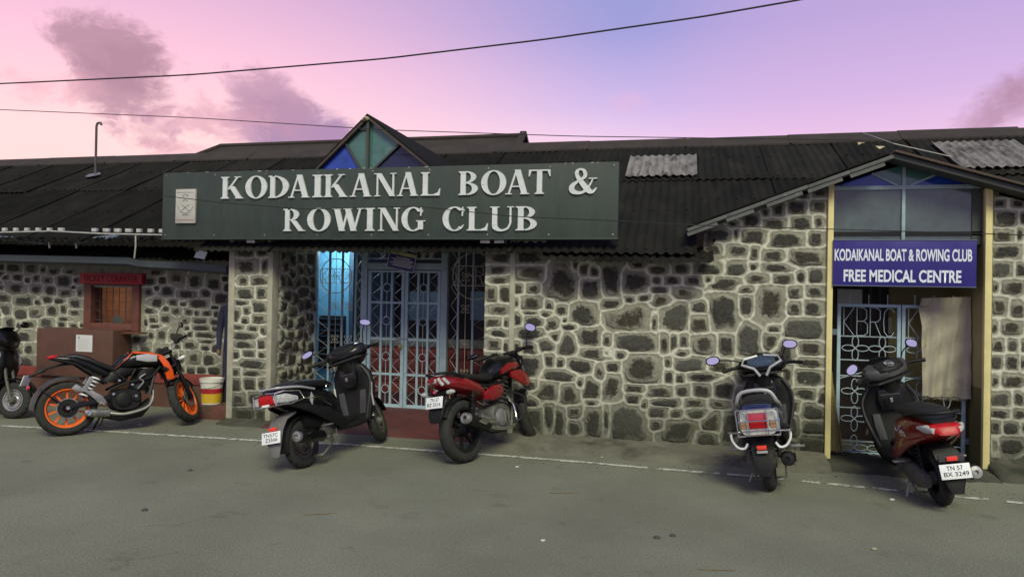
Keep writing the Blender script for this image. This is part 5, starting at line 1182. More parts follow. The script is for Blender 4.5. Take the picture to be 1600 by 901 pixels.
# ------------------------------------------------------------------ person half hidden behind the pillar
def person():
    px_ = X_(369, 560, .48); z0 = .0; H = 1.68
    me = bpy.data.meshes.new('person'); o = bpy.data.objects.new('person', me); COL.objects.link(o)
    J = {'pel': (0, 0, .93), 'spi': (0, .0, 1.15), 'che': (0, -.01, 1.33), 'neck': (0, 0, 1.45), 'hd0': (0, -.02, 1.54), 'hd1': (0, -.02, 1.63),
         'shl': (-.17, 0, 1.37), 'ell': (-.215, .02, 1.1), 'wrl': (-.2, -.08, .87), 'hal': (-.195, -.10, .78), 'shr': (.17, 0, 1.37), 'elr': (.21, .02, 1.1), 'wrr': (.2, -.06, .87), 'har': (.195, -.08, .78),
         'hil': (-.09, 0, .88), 'knl': (-.105, -.02, .49), 'anl': (-.11, .02, .09), 'tol': (-.125, -.13, .035), 'hir': (.09, 0, .88), 'knr': (.1, -.03, .49), 'anr': (.11, .01, .09), 'tor': (.125, -.14, .035)}
    Rd = {'pel': (.15, .11), 'spi': (.135, .10), 'che': (.165, .115), 'neck': (.055, .055), 'hd0': (.075, .09), 'hd1': (.07, .085), 'shl': (.065,)*2, 'ell': (.045,)*2, 'wrl': (.03,)*2, 'hal': (.035, .02), 'shr': (.065,)*2, 'elr': (.045,)*2, 'wrr': (.03,)*2, 'har': (.035, .02),
          'hil': (.085,)*2, 'knl': (.062,)*2, 'anl': (.045,)*2, 'tol': (.04, .03), 'hir': (.085,)*2, 'knr': (.062,)*2, 'anr': (.045,)*2, 'tor': (.04, .03)}
    E_ = [('pel', 'spi'), ('spi', 'che'), ('che', 'neck'), ('neck', 'hd0'), ('hd0', 'hd1'), ('che', 'shl'), ('shl', 'ell'), ('ell', 'wrl'), ('wrl', 'hal'), ('che', 'shr'), ('shr', 'elr'), ('elr', 'wrr'), ('wrr', 'har'), ('pel', 'hil'), ('hil', 'knl'), ('knl', 'anl'), ('anl', 'tol'), ('pel', 'hir'), ('hir', 'knr'), ('knr', 'anr'), ('anr', 'tor')]
    K = list(J); me.from_pydata([J[k] for k in K], [(K.index(a), K.index(b)) for a, b in E_], [])
    sm = o.modifiers.new('skin', 'SKIN'); 
    lay = me.skin_vertices[0].data if me.skin_vertices else None
    if lay is None:
        bpy.context.view_layer.objects.active = o; lay = me.skin_vertices[0].data
    for i, k in enumerate(K):
        r = Rd[k]; lay[i].radius = (r[0], r[1]); lay[i].use_root = (k == 'pel')
    ss = o.modifiers.new('sub', 'SUBSURF'); ss.levels = 2; ss.render_levels = 2
    dg = bpy.context.evaluated_depsgraph_get(); me2 = bpy.data.meshes.new_from_object(o.evaluated_get(dg)); bpy.data.objects.remove(o)
    me2.materials.clear()
    for m_ in ('navy_cloth', 'skin', 'hair'): me2.materials.append(MATS[m_])
    for p in me2.polygons:
        c = p.center; p.material_index = 0
        if c.z > 1.44 or (c.z < .86 and abs(c.x) > .16 and c.z > .7): p.material_index = 1
        if c.z > 1.60 or (c.z > 1.52 and c.y > .03): p.material_index = 2
        if c.z < .1: p.material_index = 2
    me2.shade_smooth(); o2 = bpy.data.objects.new('person', me2); COL.objects.link(o2); o2.location = (px_, .48, 0); o2.rotation_euler = (0, 0, R_(25))
    tag(o2, 'person in dark navy clothes standing half hidden behind the stone pillar', 'person')
    return o2
person()
# ================================================================== motorcycles and scooters
M('rubber', (.020, .020, .018), .8, var=.3, scale=14, bump=.3, bscale=90, col2=(.05, .047, .04), thr=.62)
M('black_gloss', (.005, .005, .0055), .25, var=.2, scale=9, coat=.15, col2=(.016, .016, .014), thr=.68, spec=.35)
M('black_matt', (.008, .008, .008), .55, var=.3, scale=12, col2=(.026, .025, .021), thr=.66, spec=.3)
M('grey_plastic', (.048, .048, .050), .45, var=.2, scale=9, col2=(.11, .105, .095), thr=.62)
M('dusty_grey', (.13, .13, .125), .7, var=.2, scale=9, col2=(.20, .19, .165), thr=.56)
M('seat_vinyl', (.007, .007, .007), .5, var=.2, bump=.25, bscale=160)
M('orange_paint', (.78, .095, .005), .35, var=.08, coat=.3)
M('orange_rim', (.76, .13, .010), .45, var=.12, col2=(.35, .09, .02), thr=.70)
M('red_paint', (.20, .005, .008), .22, var=.1, coat=.6)
M('maroon_paint', (.20, .006, .006), .25, var=.12, coat=.6)
M('blue_paint', (.010, .018, .075), .22, var=.15, coat=.6)
M('chrome', (.72, .72, .72), .14, 1.0, var=.06)
M('silver_paint', (.50, .50, .50), .35, .4, var=.06)
M('alloy', (.36, .355, .34), .42, .8, var=.2, scale=16, col2=(.13, .12, .10), thr=.62)
M('engine_dull', (.10, .098, .088), .6, .3, var=.35, scale=18, col2=(.19, .175, .13), thr=.58)
M('rim_steel', (.15, .14, .11), .5, .6, var=.25, scale=12, col2=(.24, .21, .14), thr=.6)
M('lens_red', (.42, .010, .014), .35, var=.2, scale=30, spec=.25)
M('lens_pink', (.5, .05, .09), .3, var=.1, spec=.8)
M('lens_clear', (.42, .43, .42), .3, var=.3, scale=40, spec=.35)
M('lens_amber', (.42, .24, .12), .15, var=.2, spec=.8)
M('reflector', (.85, .055, .035), .25, var=.05, spec=.7)
M('plate_white', (.78, .80, .80), .4, var=.04)
M('plate_ink', (.03, .035, .05), .6)
M('mirror_glass', (.88, .87, .93), .04, 1.0, var=.02)
M('spring_white', (.70, .70, .68), .4)
M('dial', (.04, .06, .10), .2, var=.4, scale=60)

def steer(pivot, ang, rake=.46):
    ax = Vector((-math.sin(rake), 0, math.cos(rake))); p = Vector(pivot)
    return Matrix.Translation(p) @ Matrix.Rotation(ang, 4, ax) @ Matrix.Translation(-p)
def tyre_mb(c, R, w, ri, tread=True):
    q = MB(); n = 72; c = Vector(c)
    prof = [(ri, -.40), (ri+.012, -.48), (R-.045, -.50), (R-.022, -.44), (R-.008, -.30), (R, -.12), (R, .0), (R, .12), (R-.008, .30), (R-.022, .44), (R-.045, .50), (ri+.012, .48), (ri, .40)]
    m = len(prof)
    for i in range(n):
        a = 2*math.pi*i/n
        for j, (r, h) in enumerate(prof):
            if tread and 3 <= j <= 9 and (i+abs(j-6)) % 4 == 0: r -= .010
            q.v.append((c.x+r*math.cos(a), c.y+h*w, c.z+r*math.sin(a)))
    for i in range(n):
        i2 = (i+1) % n
        for j in range(m): j2 = (j+1) % m; q.f.append((i*m+j, i*m+j2, i2*m+j2, i2*m+j))
    return q
def wheel(root, x, R, w, ri, rimmat, spokes, M4=None, disc=0, hub='black_matt', solid=False, spokew=.026):
    c = (x, 0, R); q = MB()
    q.lathe([(ri+.006, -.42*w), (ri+.006, .42*w), (ri-.012, .40*w), (ri-.028, .18*w), (ri-.028, -.18*w), (ri-.012, -.40*w)], c, 'y', 48, closed=True)
    if solid:
        q.lathe([(ri-.025, -.02), (ri-.05, -.012), (ri*.55, .016), (.05, .024), (.05, -.03), (ri*.55, -.02), (ri-.05, -.035), (ri-.025, -.035)], c, 'y', 40, closed=True)
        for k in range(6):
            a = k*math.pi/3; q.lathe([(0, -.038), (.022, -.036), (.024, -.02)], (x+ri*.66*math.cos(a), 0, R+ri*.66*math.sin(a)), 'y', 10)
    else:
        for k in range(spokes):
            a = 2*math.pi*k/spokes+.2
            q.bar((x+.045*math.cos(a), -.0, R+.045*math.sin(a)), (x+(ri-.02)*math.cos(a+.10), 0, R+(ri-.02)*math.sin(a+.10)), spokew, .03, up=(0, 1, 0))
    wh = q.build('wheel', rimmat, root, M4=M4, bevel=0)
    tyre_mb(c, R, w, ri).build('tyre', 'rubber', wh, M4=M4, ang=25)
    MB().lathe([(0, -.075), (.030, -.075), (.052, -.045), (.056, .045), (.030, .075), (0, .075)], c, 'y', 24).build('hub', hub, wh, M4=M4)
    if disc:
        MB().lathe([(.06, disc), (.115, disc), (.115, disc+.005), (.06, disc+.005)], c, 'y', 36, closed=True).build('brake_disc', 'steel_dull', wh, M4=M4)
    return wh
def arc_shell(cx, cz, R, hw, a0, a1, t=.006, n=14, sag=.018):
    """mudguard: curved shell hugging a wheel from angle a0 to a1 (degrees)"""
    q = MB(); m = 7
    for s in (0, 1):
        for i in range(n+1):
            a = R_(a0+(a1-a0)*i/n)
            for j in range(m):
                u = -1+2*j/(m-1); r = R-sag*abs(u)**2.2-(t if s else 0); q.v.append((cx+r*math.cos(a), hw*u, cz+r*math.sin(a)))
    st = (n+1)*m
    for i in range(n):
        for j in range(m-1): k = i*m+j; q.f.append((k, k+1, k+m+1, k+m)); q.f.append((st+k, st+k+m, st+k+m+1, st+k+1))
        for k in (i*m, i*m+m-1): q.f.append((k, k+m, st+k+m, st+k))
    for j in range(m-1):
        for k in (j, n*m+j): q.f.append((k, st+k, st+k+1, k+1))
    return q
def sm_path(P, n=6):
    P = [Vector(p) for p in P]; Q = []; E2 = [P[0]*2-P[1]]+P+[P[-1]*2-P[-2]]
    for i in range(1, len(E2)-2):
        a, b_, c, d = E2[i-1:i+3]
        for k in range(n):
            t = k/n; Q.append(.5*((2*b_)+(-a+c)*t+(2*a-5*b_+4*c-d)*t*t+(-a+3*b_-3*c+d)*t**3))
    Q.append(P[-1]); return [tuple(p) for p in Q]
def mirror(root, base, head, M4, w=.075, h=.045, shape=2.3, tilt=.25, yawm=0.0, roll=0.0):
    o = MB().tube(sm_path([base, ((base[0]+head[0])/2+.01, base[1]+(head[1]-base[1])*.35, base[2]+(head[2]-base[2])*.6), head]), .0065, 6).build('mirror', 'black_matt', root, M4=M4)
    nrm = Vector((-math.cos(tilt)*math.cos(yawm), math.sin(yawm), math.sin(tilt))).normalized(); u = nrm.cross(Vector((0, 0, 1))).normalized(); v = u.cross(nrm)
    u, v = u*math.cos(roll)+v*math.sin(roll), v*math.cos(roll)-u*math.sin(roll)
    c = Vector(head)
    MB().loft([(c-nrm*.035, u*w*.35, v*h*.35, 2), (c-nrm*.02, u*w*.85, v*h*.85, shape), (c-nrm*.002, u*w, v*h, shape), (c+nrm*.004, u*w, v*h, shape)], 20).build('mirror_shell', 'black_gloss', o, M4=M4)
    MB().loft([(c+nrm*.0045, u*w*.84, v*h*.80, shape), (c+nrm*.006, u*w*.82, v*h*.78, shape)], 20).build('mirror_face', 'mirror_glass', o, M4=M4, ang=10)
    return o
def plate(root, c, w, h, tilt, lines, yaw=0.0, mat='plate_white', ink='plate_ink', size=1.0, bold=.008):
    """number plate facing backwards (-x), leaning by tilt"""
    T = Matrix.Translation(Vector(c)) @ Matrix.Rotation(R_(-90)+yaw, 4, 'Z') @ Matrix.Rotation(tilt, 4, 'X')
    p = MB().box((-w/2, -.004, -h/2), (w/2, .004, h/2)).build('number_plate', mat, root, M4=T, bevel=.003)
    nl = len(lines)
    for k, (s, x0, x1) in enumerate(lines):
        zt = h/2-h*.12-k*(h*.80/nl); zb = zt-h*.80/nl*.74
        t = _text('plate_lettering', s, ink, -w/2+w*x0, -w/2+w*x1, zb, zt, -.004, p, .0015, bold, M4=T)
    return p
def coil(a, b_, r, turns, rw):
    a, b_ = Vector(a), Vector(b_); d = (b_-a); u = d.orthogonal().normalized(); v = d.normalized().cross(u); P = []
    N = turns*12
    for i in range(N+1): t = i/N; an = 2*math.pi*turns*t; P.append(a+d*t+u*r*math.cos(an)+v*r*math.sin(an))
    return MB().tube([tuple(p) for p in P], rw, 5)
def place(name, rear, front_x, L, lean, label, cat, z=0.0):
    """root Empty at the rear contact patch, heading so that the front wheel stands at pixel column front_x"""
    a = onG(rear[0], rear[1], z); best = None
    for k in range(721):
        h = math.pi*2*k/720; f = a+Vector((math.cos(h), math.sin(h), 0))*L; d = f-CAM
        if d.dot(_F) <= 0: continue
        px = 800+1111*d.dot(RV)/d.dot(_F)
        if d.length < (a-CAM).length-.05: continue
        e = abs(px-(front_x if not isinstance(front_x, tuple) else 0))
        if best is None or e < best[0]: best = (e, h)
    if isinstance(front_x, tuple): q = onG(*front_x, z)-a; best = (0, math.atan2(q.y, q.x))
    o = empty(name, tuple(a), label, cat); o.rotation_euler = (lean, 0, best[1]); return o

def levers(root, S, gx, gy, gz, ex, ey, ez, gm='black_matt', bar='black_matt'):
    for s in (1, -1):
        g = MB().tube([(gx, s*gy, gz), ((gx+ex)/2, s*(gy+ey)/2, (gz+ez)/2+.004), (ex, s*ey, ez)], [.017, .0175, .0185], 10).build('grip', gm, root, M4=S)
        MB().tube(sm_path([(gx+.045, s*gy, gz-.008), (gx+.055, s*(gy+.05), gz-.01), (ex+.05, s*(ey-.03), ez-.012), (ex+.035, s*ey, ez-.014)]), .006, 6).build('lever', 'alloy', g, M4=S)
        MB().box((gx-.02, s*(gy-.02)-.028, gz-.022), (gx+.035, s*(gy-.02)+.028, gz+.024)).build('switch_cluster', 'black_matt', g, M4=S, bevel=.006)

def scooter(root, P):
    """step-through scooter, rear contact at the origin, heading +x, left is +y"""
    L = 1.24; body, st = P['body'], P['style']; S = steer((1.02, 0, .9), P.get('steer', 0))
    wheel(root, 0, .225, .095, .130, P.get('rim', 'rim_steel'), 5, None, 0, 'engine_dull', solid=True)
    wheel(root, L, .225, .090, .130, P.get('rim', 'rim_steel'), 5, S, 0, 'engine_dull', solid=True)
    # tail body and seat
    rows = P.get('tail', [(-.33, .665, .045, .03), (-.27, .66, .105, .065), (-.12, .635, .15, .095), (.08, .595, .178, .125), (.28, .55, .178, .15), (.44, .50, .155, .16), (.54, .45, .11, .14)])
    bd = MB().lx(rows, 22, p=2.9).build('body_shell', body, root)
    for s in (1, -1):
        MB().loft([((-.2, s*.125, .60), (0, .018, 0), (0, 0, .02), 2.4), ((.02, s*.158, .53), (0, .022, 0), (0, 0, .045), 2.6), ((.28, s*.168, .43), (0, .022, 0), (0, 0, .075), 2.6), ((.47, s*.15, .34), (0, .02, 0), (0, 0, .07), 2.6), ((.6, s*.13, .29), (0, .02, 0), (0, 0, .03), 2.4)], 14).build('lower_side_panel', P.get('lowp', 'black_matt'), root)
    MB().lx([(-.30, .735, .09, .018), (-.24, .752, .125, .036), (-.05, .768, .138, .05), (.2, .752, .148, .052), (.36, .735, .14, .05), (.48, .715, .09, .035), (.53, .70, .05, .02)], 20, p=2.5).build('seat', 'seat_vinyl', root)
    # underseat frame, engine, transmission
    MB().lx([(.0, .42, .08, .07), (.2, .42, .10, .10), (.42, .40, .12, .12), (.55, .35, .12, .08)], 14).build('inner_frame', 'black_matt', root)
    en = MB().loft([((-.10, .115, .225), (0, .035, 0), (0, 0, .055), 3), ((.02, .125, .235), (0, .05, 0), (0, 0, .085), 3), ((.2, .125, .25), (0, .052, 0), (0, 0, .075), 3), ((.40, .12, .27), (0, .05, 0), (0, 0, .085), 3), ((.47, .11, .28), (0, .035, 0), (0, 0, .06), 3)], 18).build('transmission_case', 'engine_dull', root)
    for k in range(6): MB().box((.22+k*.03, .172, .21), (.232+k*.03, .182, .32)).build('cooling_rib', 'engine_dull', en)
    MB().box((.24, -.10, .24), (.46, .06, .40)).build('engine_block', 'engine_dull', root, bevel=.02)
    MB().lx([(.1, .43, .055, .045), (.2, .45, .06, .055), (.33, .45, .055, .05)], 14, y=.10).build('air_box', 'black_matt', root)
    for yy in ((.105,) if st != 'blue' else (.105, -.105)):
        MB().tube([(-.02, yy, .28), (.06, yy, .60)], .014, 8).build('shock_absorber', 'black_matt', root); coil((-.01, yy, .33), (.05, yy, .55), .026, 7, .006).build('shock_spring', P.get('spring', 'black_matt'), root)
    # exhaust on the right side
    mz = .26
    mf = MB().tube(sm_path([(.40, -.06, .24), (.30, -.12, .20), (.20, -.155, .22), (.08, -.17, mz), (-.18, -.18, mz+.045)]), [.016]*18+[.03, .044, .052, .055, .056, .056, .055] if False else .016, 8).build('exhaust_pipe', 'steel_dull', root)
    MB().loft([((.14, -.165, mz-.005), (0, .03, 0), (0, 0, .03), 2), ((.10, -.168, mz), (0, .05, 0), (0, 0, .052), 2.2), ((-.10, -.178, mz+.03), (0, .056, 0), (0, 0, .06), 2.3), ((-.22, -.182, mz+.045), (0, .056, 0), (0, 0, .06), 2.3), ((-.25, -.183, mz+.05), (0, .045, 0), (0, 0, .05), 2.2)], 20).build('muffler', P.get('muffler', 'black_matt'), mf)
    MB().lathe([(0, .012), (.016, .012), (.018, .03), (.046, .026), (.05, 0), (.046, -.012)], (-.25, -.183, mz+.05), (-1, -.02, .18), 24).build('muffler_cap', P.get('cap', 'alloy'), mf)
    MB().loft([((.08, -.222, mz+.01), (0, .006, 0), (0, 0, .03), 3), ((-.12, -.236, mz+.035), (0, .006, 0), (0, 0, .04), 3)], 12).build('heat_shield', P.get('shield', 'black_gloss'), mf)
    # floorboard, leg shield, nose
    MB().lx([(.44, .30, .12, .04), (.56, .275, .165, .032), (.75, .268, .175, .026), (.90, .285, .17, .032), (.97, .34, .15, .04)], 18, p=3.2).build('floorboard', P.get('lower', 'black_matt'), root)
    MB().lx([(.5, .33, .05, .05), (.7, .31, .05, .025), (.9, .33, .05, .04)], 12).build('centre_tunnel', 'black_matt', root)
    ls = MB().loft([((.93, 0, .27), (.035, 0, 0), (0, .165, 0), 2.8), ((.95, 0, .36), (.045, 0, 0), (0, .185, 0), 2.8), ((.985, 0, .50), (.05, 0, 0), (0, .23, 0), 2.6), ((1.0, 0, .64), (.055, 0, 0), (0, .25, 0), 2.6), ((.99, 0, .77), (.06, 0, 0), (0, .235, 0), 2.6), ((.975, 0, .86), (.06, 0, 0), (0, .17, 0), 2.4), ((.965, 0, .91), (.045, 0, 0), (0, .08, 0), 2.2)], 24).build('leg_shield', P.get('shieldmat', 'black_matt'), root)
    MB().loft([((.91, 0, .64), (.02, 0, 0), (0, .085, 0), 5), ((.915, 0, .74), (.03, 0, 0), (0, .11, 0), 5), ((.92, 0, .83), (.02, 0, 0), (0, .10, 0), 5)], 16).build('inner_pocket', 'black_gloss', root)
    MB().box((.865, -.012, .71), (.885, .012, .75)).build('bag_hook', 'alloy', root, bevel=.003)
    for s in (1, -1):
        MB().tube(sm_path([(.895, s*.15, .30), (.90, s*.205, .46), (.925, s*.242, .62), (.93, s*.235, .74), (.925, s*.17, .85)]), .010, 7).build('shield_edge', 'grey_plastic', root)
        MB().loft([((.915, s*.105, .36), (.012, 0, 0), (0, .035, 0), 4), ((.925, s*.125, .48), (.014, 0, 0), (0, .04, 0), 4), ((.94, s*.135, .60), (.012, 0, 0), (0, .035, 0), 4)], 12).build('shield_panel', 'grey_plastic', root)
    MB().box((.888, -.085, .775), (.905, .085, .785)).build('panel_gap', 'grey_plastic', root, bevel=.002)
    MB().lathe([(0, .008), (.014, .008), (.018, 0)], (.905, -.065, .835), (-1, 0, .2), 14).build('key_switch', 'alloy', root)
    for s in (1, -1): MB().tube(sm_path([(.93, s*.17, 1.0), (.86, s*.12, .93), (.90, s*.06, .86), (.95, s*.04, .80)]), .006, 6).build('cable', 'black_matt', root)
    MB().loft([((1.02, 0, .38), (.02, 0, 0), (0, .06, 0), 2.3), ((1.06, 0, .5), (.045, 0, 0), (0, .12, 0), 2.3), ((1.075, 0, .66), (.05, 0, 0), (0, .15, 0), 2.3), ((1.05, 0, .80), (.045, 0, 0), (0, .12, 0), 2.3), ((1.02, 0, .88), (.02, 0, 0), (0, .06, 0), 2.3)], 18).build('front_cover', body, root)
    for s in (1, -1):
        MB().loft([((1.015, s*.205, .60), (.02, 0, 0), (0, .012, 0), 2), ((1.04, s*.20, .70), (.035, 0, 0), (0, .02, 0), 2.2), ((1.02, s*.17, .80), (.02, 0, 0), (0, .012, 0), 2)], 12).build('front_indicator', 'lens_clear', root)
        MB().tube([(L, s*.065, .225), (1.13, s*.06, .5), (1.08, s*.05, .66)], [.02, .018, .018], 8).build('fork_leg', 'engine_dull', root, M4=S)
    fs = arc_shell(L, .225, .275, .075, 20, 165).build('front_mudguard', body, root, M4=S)
    # handlebar cowl
    cm = P.get('cowl', 'black_gloss')
    cw = MB().lx([(.825, .985, .08, .03), (.86, .988, .165, .062), (.93, 1.002, .225, .085), (1.0, .998, .21, .095), (1.08, .955, .15, .085), (1.13, .91, .07, .05)], 24, p=3.0).build('handlebar_cowl', cm, root, M4=S)
    MB().loft([((.83, 0, .93), (.0, 0, .01), (0, .15, 0), 3), ((.845, 0, .925), (.02, 0, .01), (0, .20, 0), 3), ((.93, 0, .92), (.04, 0, .012), (0, .235, 0), 3)], 14).build('cowl_seam', 'black_matt', cw, M4=S)
    MB().loft([((.95, 0, 1.08), (.05, 0, .01), (0, .12, 0), 3), ((1.0, 0, 1.10), (.05, 0, .008), (0, .10, 0), 3), ((1.03, 0, 1.115), (.03, 0, .004), (0, .06, 0), 3)], 14).build('visor', 'black_gloss', cw, M4=S)
    MB().tube([(.98, 0, .80), (.965, 0, .95)], [.10, .12], 14).build('steering_neck', 'black_matt', root, M4=S)
    MB().loft([((.825, 0, .995), (0, .06, 0), (-.006, 0, .02), 3), ((.838, 0, 1.025), (0, .13, 0), (-.004, 0, .02), 3), ((.90, 0, 1.082), (0, .13, 0), (.03, 0, .016), 2.6)], 16).build('instrument_panel', P.get('panel', 'black_matt'), cw, M4=S)
    if st == 'blue':
        for s in (1, -1): MB().tube([(.818, s*.03, .905), (.815, s*.075, .98), (.830, s*.185, 1.03), (.872, s*.16, 1.078), (.90, s*.03, 1.098)], .014, 6).build('silver_trim', 'silver_paint', cw, M4=S)
    if st == 'red':
        MB().lathe([(0, .006), (.028, .006), (.036, .004), (.045, .006), (.047, 0)], (.862, .0, 1.068), (-.5, 0, .86), 20).build('speedometer', 'chrome', cw, M4=S)
    levers(root, S, .935, .235, 1.0, .865, .375, .985)
    for s in (1, -1):
        c = P['mirr'][0 if s > 0 else 1]
        mirror(root, (.955, s*.20, 1.05), (c[0], s*c[1], c[2]), S, *(P.get('msize', (.07, .042))), tilt=P.get('mtilt', .3), yawm=c[3], roll=c[4] if len(c) > 4 else 0)
    # rear mudguard, plate
    mg = MB().loft([((-.10, 0, .52), (.02, 0, .02), (0, .085, 0), 3), ((-.24, 0, .485), (.014, 0, .022), (0, .09, 0), 3), ((-.315, 0, .40), (.012, 0, .008), (0, .088, 0), 3), ((-.355, 0, .29), (.010, 0, .004), (0, .078, 0), 3), ((-.37, 0, P.get('flap', .21)), (.008, 0, .002), (0, .045, 0), 2.6)], 16).build('rear_mudguard', P.get('mud', 'black_matt'), root)
    MB().box((-.36, -.038, P['refl']-.016), (-.335, .038, P['refl']+.016)).build('reflector', 'reflector', mg, bevel=.003)
    arc_shell(0, .225, .262, .062, 60, 190, sag=.012).build('inner_mudguard', 'black_matt', root)
    # stands and pegs
    MB().tube([(.30, .10, .22), (.24, .17, .08), (.20, .20, .02)], .010, 6).build('side_stand', 'steel_dull', root)
    MB().tube(sm_path([(.34, .12, .19), (.16, .13, .10), (.10, .10, .085), (.10, -.10, .085), (.16, -.13, .10), (.34, -.12, .19)]), .011, 6).build('centre_stand', 'steel_dull', root)
    MB().tube([(.42, -.10, .30), (.30, -.19, .17), (.26, -.21, .15)], .009, 6).build('kick_lever', 'steel_dull', root)
    for s in (1, -1):
        fp = MB().tube([(.16, s*.14, .34), (.14, s*.19, .345)], .012, 6).build('pillion_peg', 'alloy', root)
        MB().box((.11, s*.235-.045, .342), (.155, s*.235+.045, .356)).build('peg_pad', 'alloy', fp, bevel=.004)
    return bd

# ---- black scooter with faceted tail by the entrance
def dio():
    r = place('parked_scooter', (477, 730), 590, 1.24, R_(-13), 'black scooter with red and clear wedge tail lamp and grey mudguard near the stone pillar', 'scooter')
    scooter(r, dict(body='black_gloss', style='dio', steer=R_(18), cowl='black_gloss', mud='dusty_grey', refl=.415, flap=.17, cap='alloy', muffler='black_gloss', lower='black_matt', shieldmat='black_matt',
        tail=[(-.36, .70, .03, .02), (-.30, .685, .10, .055), (-.12, .65, .15, .09), (.08, .60, .178, .125), (.28, .55, .178, .15), (.44, .50, .155, .16), (.54, .45, .11, .14)],
        mirr=[(.90, .40, 1.12, .0, -.2), (.92, .30, 1.25, .0, .5)], msize=(.070, .036)))
    tl = MB().loft([((-.385, 0, .70), (0, .075, 0), (.006, 0, .020), 4), ((-.375, 0, .655), (0, .085, 0), (.004, 0, .02), 4), ((-.30, 0, .655), (0, .10, 0), (0, 0, .05), 4)], 16).build('tail_lamp', 'lens_red', r)
    for s in (1, -1):
        MB().loft([((-.372, s*.105, .672), (0, .026, 0), (0, 0, .036), 3.5), ((-.28, s*.132, .665), (0, .026, 0), (0, 0, .046), 3.5), ((-.15, s*.158, .65), (0, .012, 0), (0, 0, .02), 3)], 14).build('rear_indicator', 'lens_clear', tl)
        MB().tube([(-.395, s*.02, .735), (-.39, s*.12, .725), (-.30, s*.155, .735), (-.12, s*.172, .71), (-.08, s*.178, .64)], .006, 6).build('lamp_guard', 'chrome', r)
        MB().tube([(-.40, s*.02, .615), (-.395, s*.13, .62), (-.25, s*.165, .61), (-.08, s*.18, .635), (.1, s*.186, .62), (.3, s*.18, .52)], .006, 6).build('lamp_guard', 'chrome', r)
        MB().tube([(-.395, s*.125, .62), (-.39, s*.122, .725)], .006, 6).build('lamp_guard', 'chrome', r)
        MB().loft([((.02, s*.178, .64), (.02, 0, .04), (0, .004, 0), 3), ((.04, s*.18, .60), (.02, 0, .04), (0, .004, 0), 3)], 10).build('side_badge', 'silver_paint', r)
        MB().tube(sm_path([(.12, s*.155, .70), (-.1, s*.16, .745), (-.30, s*.11, .765), (-.33, 0, .77)]), .011, 8).build('grab_rail', 'silver_paint', r)
        MB().tube([(.96, s*.222, .42), (.95, s*.225, .55), (.965, s*.235, .66)], .010, 6).build('shield_trim', 'silver_paint', r)
    MB().box((-.40, -.035, .618), (-.375, .035, .638)).build('lamp_bulb_window', 'plate_white', tl, bevel=.003)
    ring(0, 0, .03, .018, 0, .006, r, 'chrome', 'seat_lock').location = (.30, -.178, .70)
    plate(r, (-.385, 0, .345), .205, .105, R_(-14), [('TN57C', .08, .88), ('Z3566', .2, .86)], bold=.005)
    MB().tube([(-.38, .10, .335), (-.40, .20, .30)], .004, 5).build('plate_bolt', 'steel_dull', r)
    return r
# ---- blue scooter seen from behind
def blue():
    r = place('parked_scooter', (1206, 765), 1216, 1.24, R_(-9), 'dark blue scooter with silver grab rail and chrome guards against the rubble wall', 'scooter')
    scooter(r, dict(body='blue_paint', style='blue', panel='dial', steer=R_(3), cowl='black_gloss', mud='black_matt', refl=.43, flap=.20, mirr=[(.93, .46, 1.10, .0, -.05), (.93, .29, 1.17, .0, .15)], msize=(.072, .046), mtilt=.2, cap='black_matt', lower='black_gloss'))
    tl = MB().loft([((-.355, 0, .635), (0, .14, 0), (.01, 0, .10), 5), ((-.28, 0, .635), (0, .165, 0), (0, 0, .105), 4)], 18).build('tail_lamp', 'lens_clear', r)
    MB().box((-.368, -.08, .655), (-.352, .08, .715)).build('lens', 'lens_pink', tl, bevel=.006); MB().box((-.370, -.075, .590), (-.352, .075, .645)).build('lens', 'lens_red', tl, bevel=.006)
    for s in (1, -1): MB().box((-.366, s*.115-.025, .59), (-.35, s*.115+.025, .645)).build('indicator_lens', 'lens_amber', tl, bevel=.006)
    for zz in (.535, .745): MB().tube([(-.385, -.165, zz), (-.40, 0, zz+.004), (-.385, .165, zz)], .006, 6).build('lamp_guard', 'chrome', r)
    MB().tube([(-.39, -.165, .65), (-.405, 0, .655), (-.39, .165, .65)], .005, 6).build('lamp_guard', 'chrome', r)
    for y in (-.165, -.075, .075, .165): MB().tube([(-.39, y, .535), (-.39, y, .745)], .005, 6).build('lamp_guard', 'chrome', r)
    MB().tube(sm_path([(-.10, .20, .57), (-.33, .25, .56), (-.42, .14, .575), (-.43, 0, .58), (-.42, -.14, .575), (-.33, -.25, .56), (-.10, -.20, .57)]), .007, 6).build('rear_guard', 'steel', r)
    for s in (1, -1): MB().tube(sm_path([(-.30, s*.235, .56), (-.30, s*.23, .49), (-.30, s*.19, .43), (-.30, s*.14, .42), (-.30, s*.11, .46)]), .010, 7).build('side_guard', 'plate_white', r)
    MB().tube(sm_path([(.1, .165, .70), (-.10, .17, .745), (-.24, .16, .79), (-.27, .10, .88), (-.27, -.10, .88), (-.24, -.16, .79), (-.10, -.17, .745), (.1, -.165, .70)], 4), .016, 8).build('grab_rail', 'silver_paint', r)
    MB().lx([(-.325, .745, .09, .015), (-.30, .752, .12, .025), (-.24, .755, .12, .022)], 14).build('tail_panel', 'blue_paint', r)
    MB().box((-.362, -.042, .385), (-.350, .042, .405)).build('plate_strip', 'silver_paint', r, bevel=.002)
    for s in (1, -1): MB().box((.10, s*.26-.055, .335), (.15, s*.26+.055, .35)).build('footrest', 'alloy', r, bevel=.004)
    return r
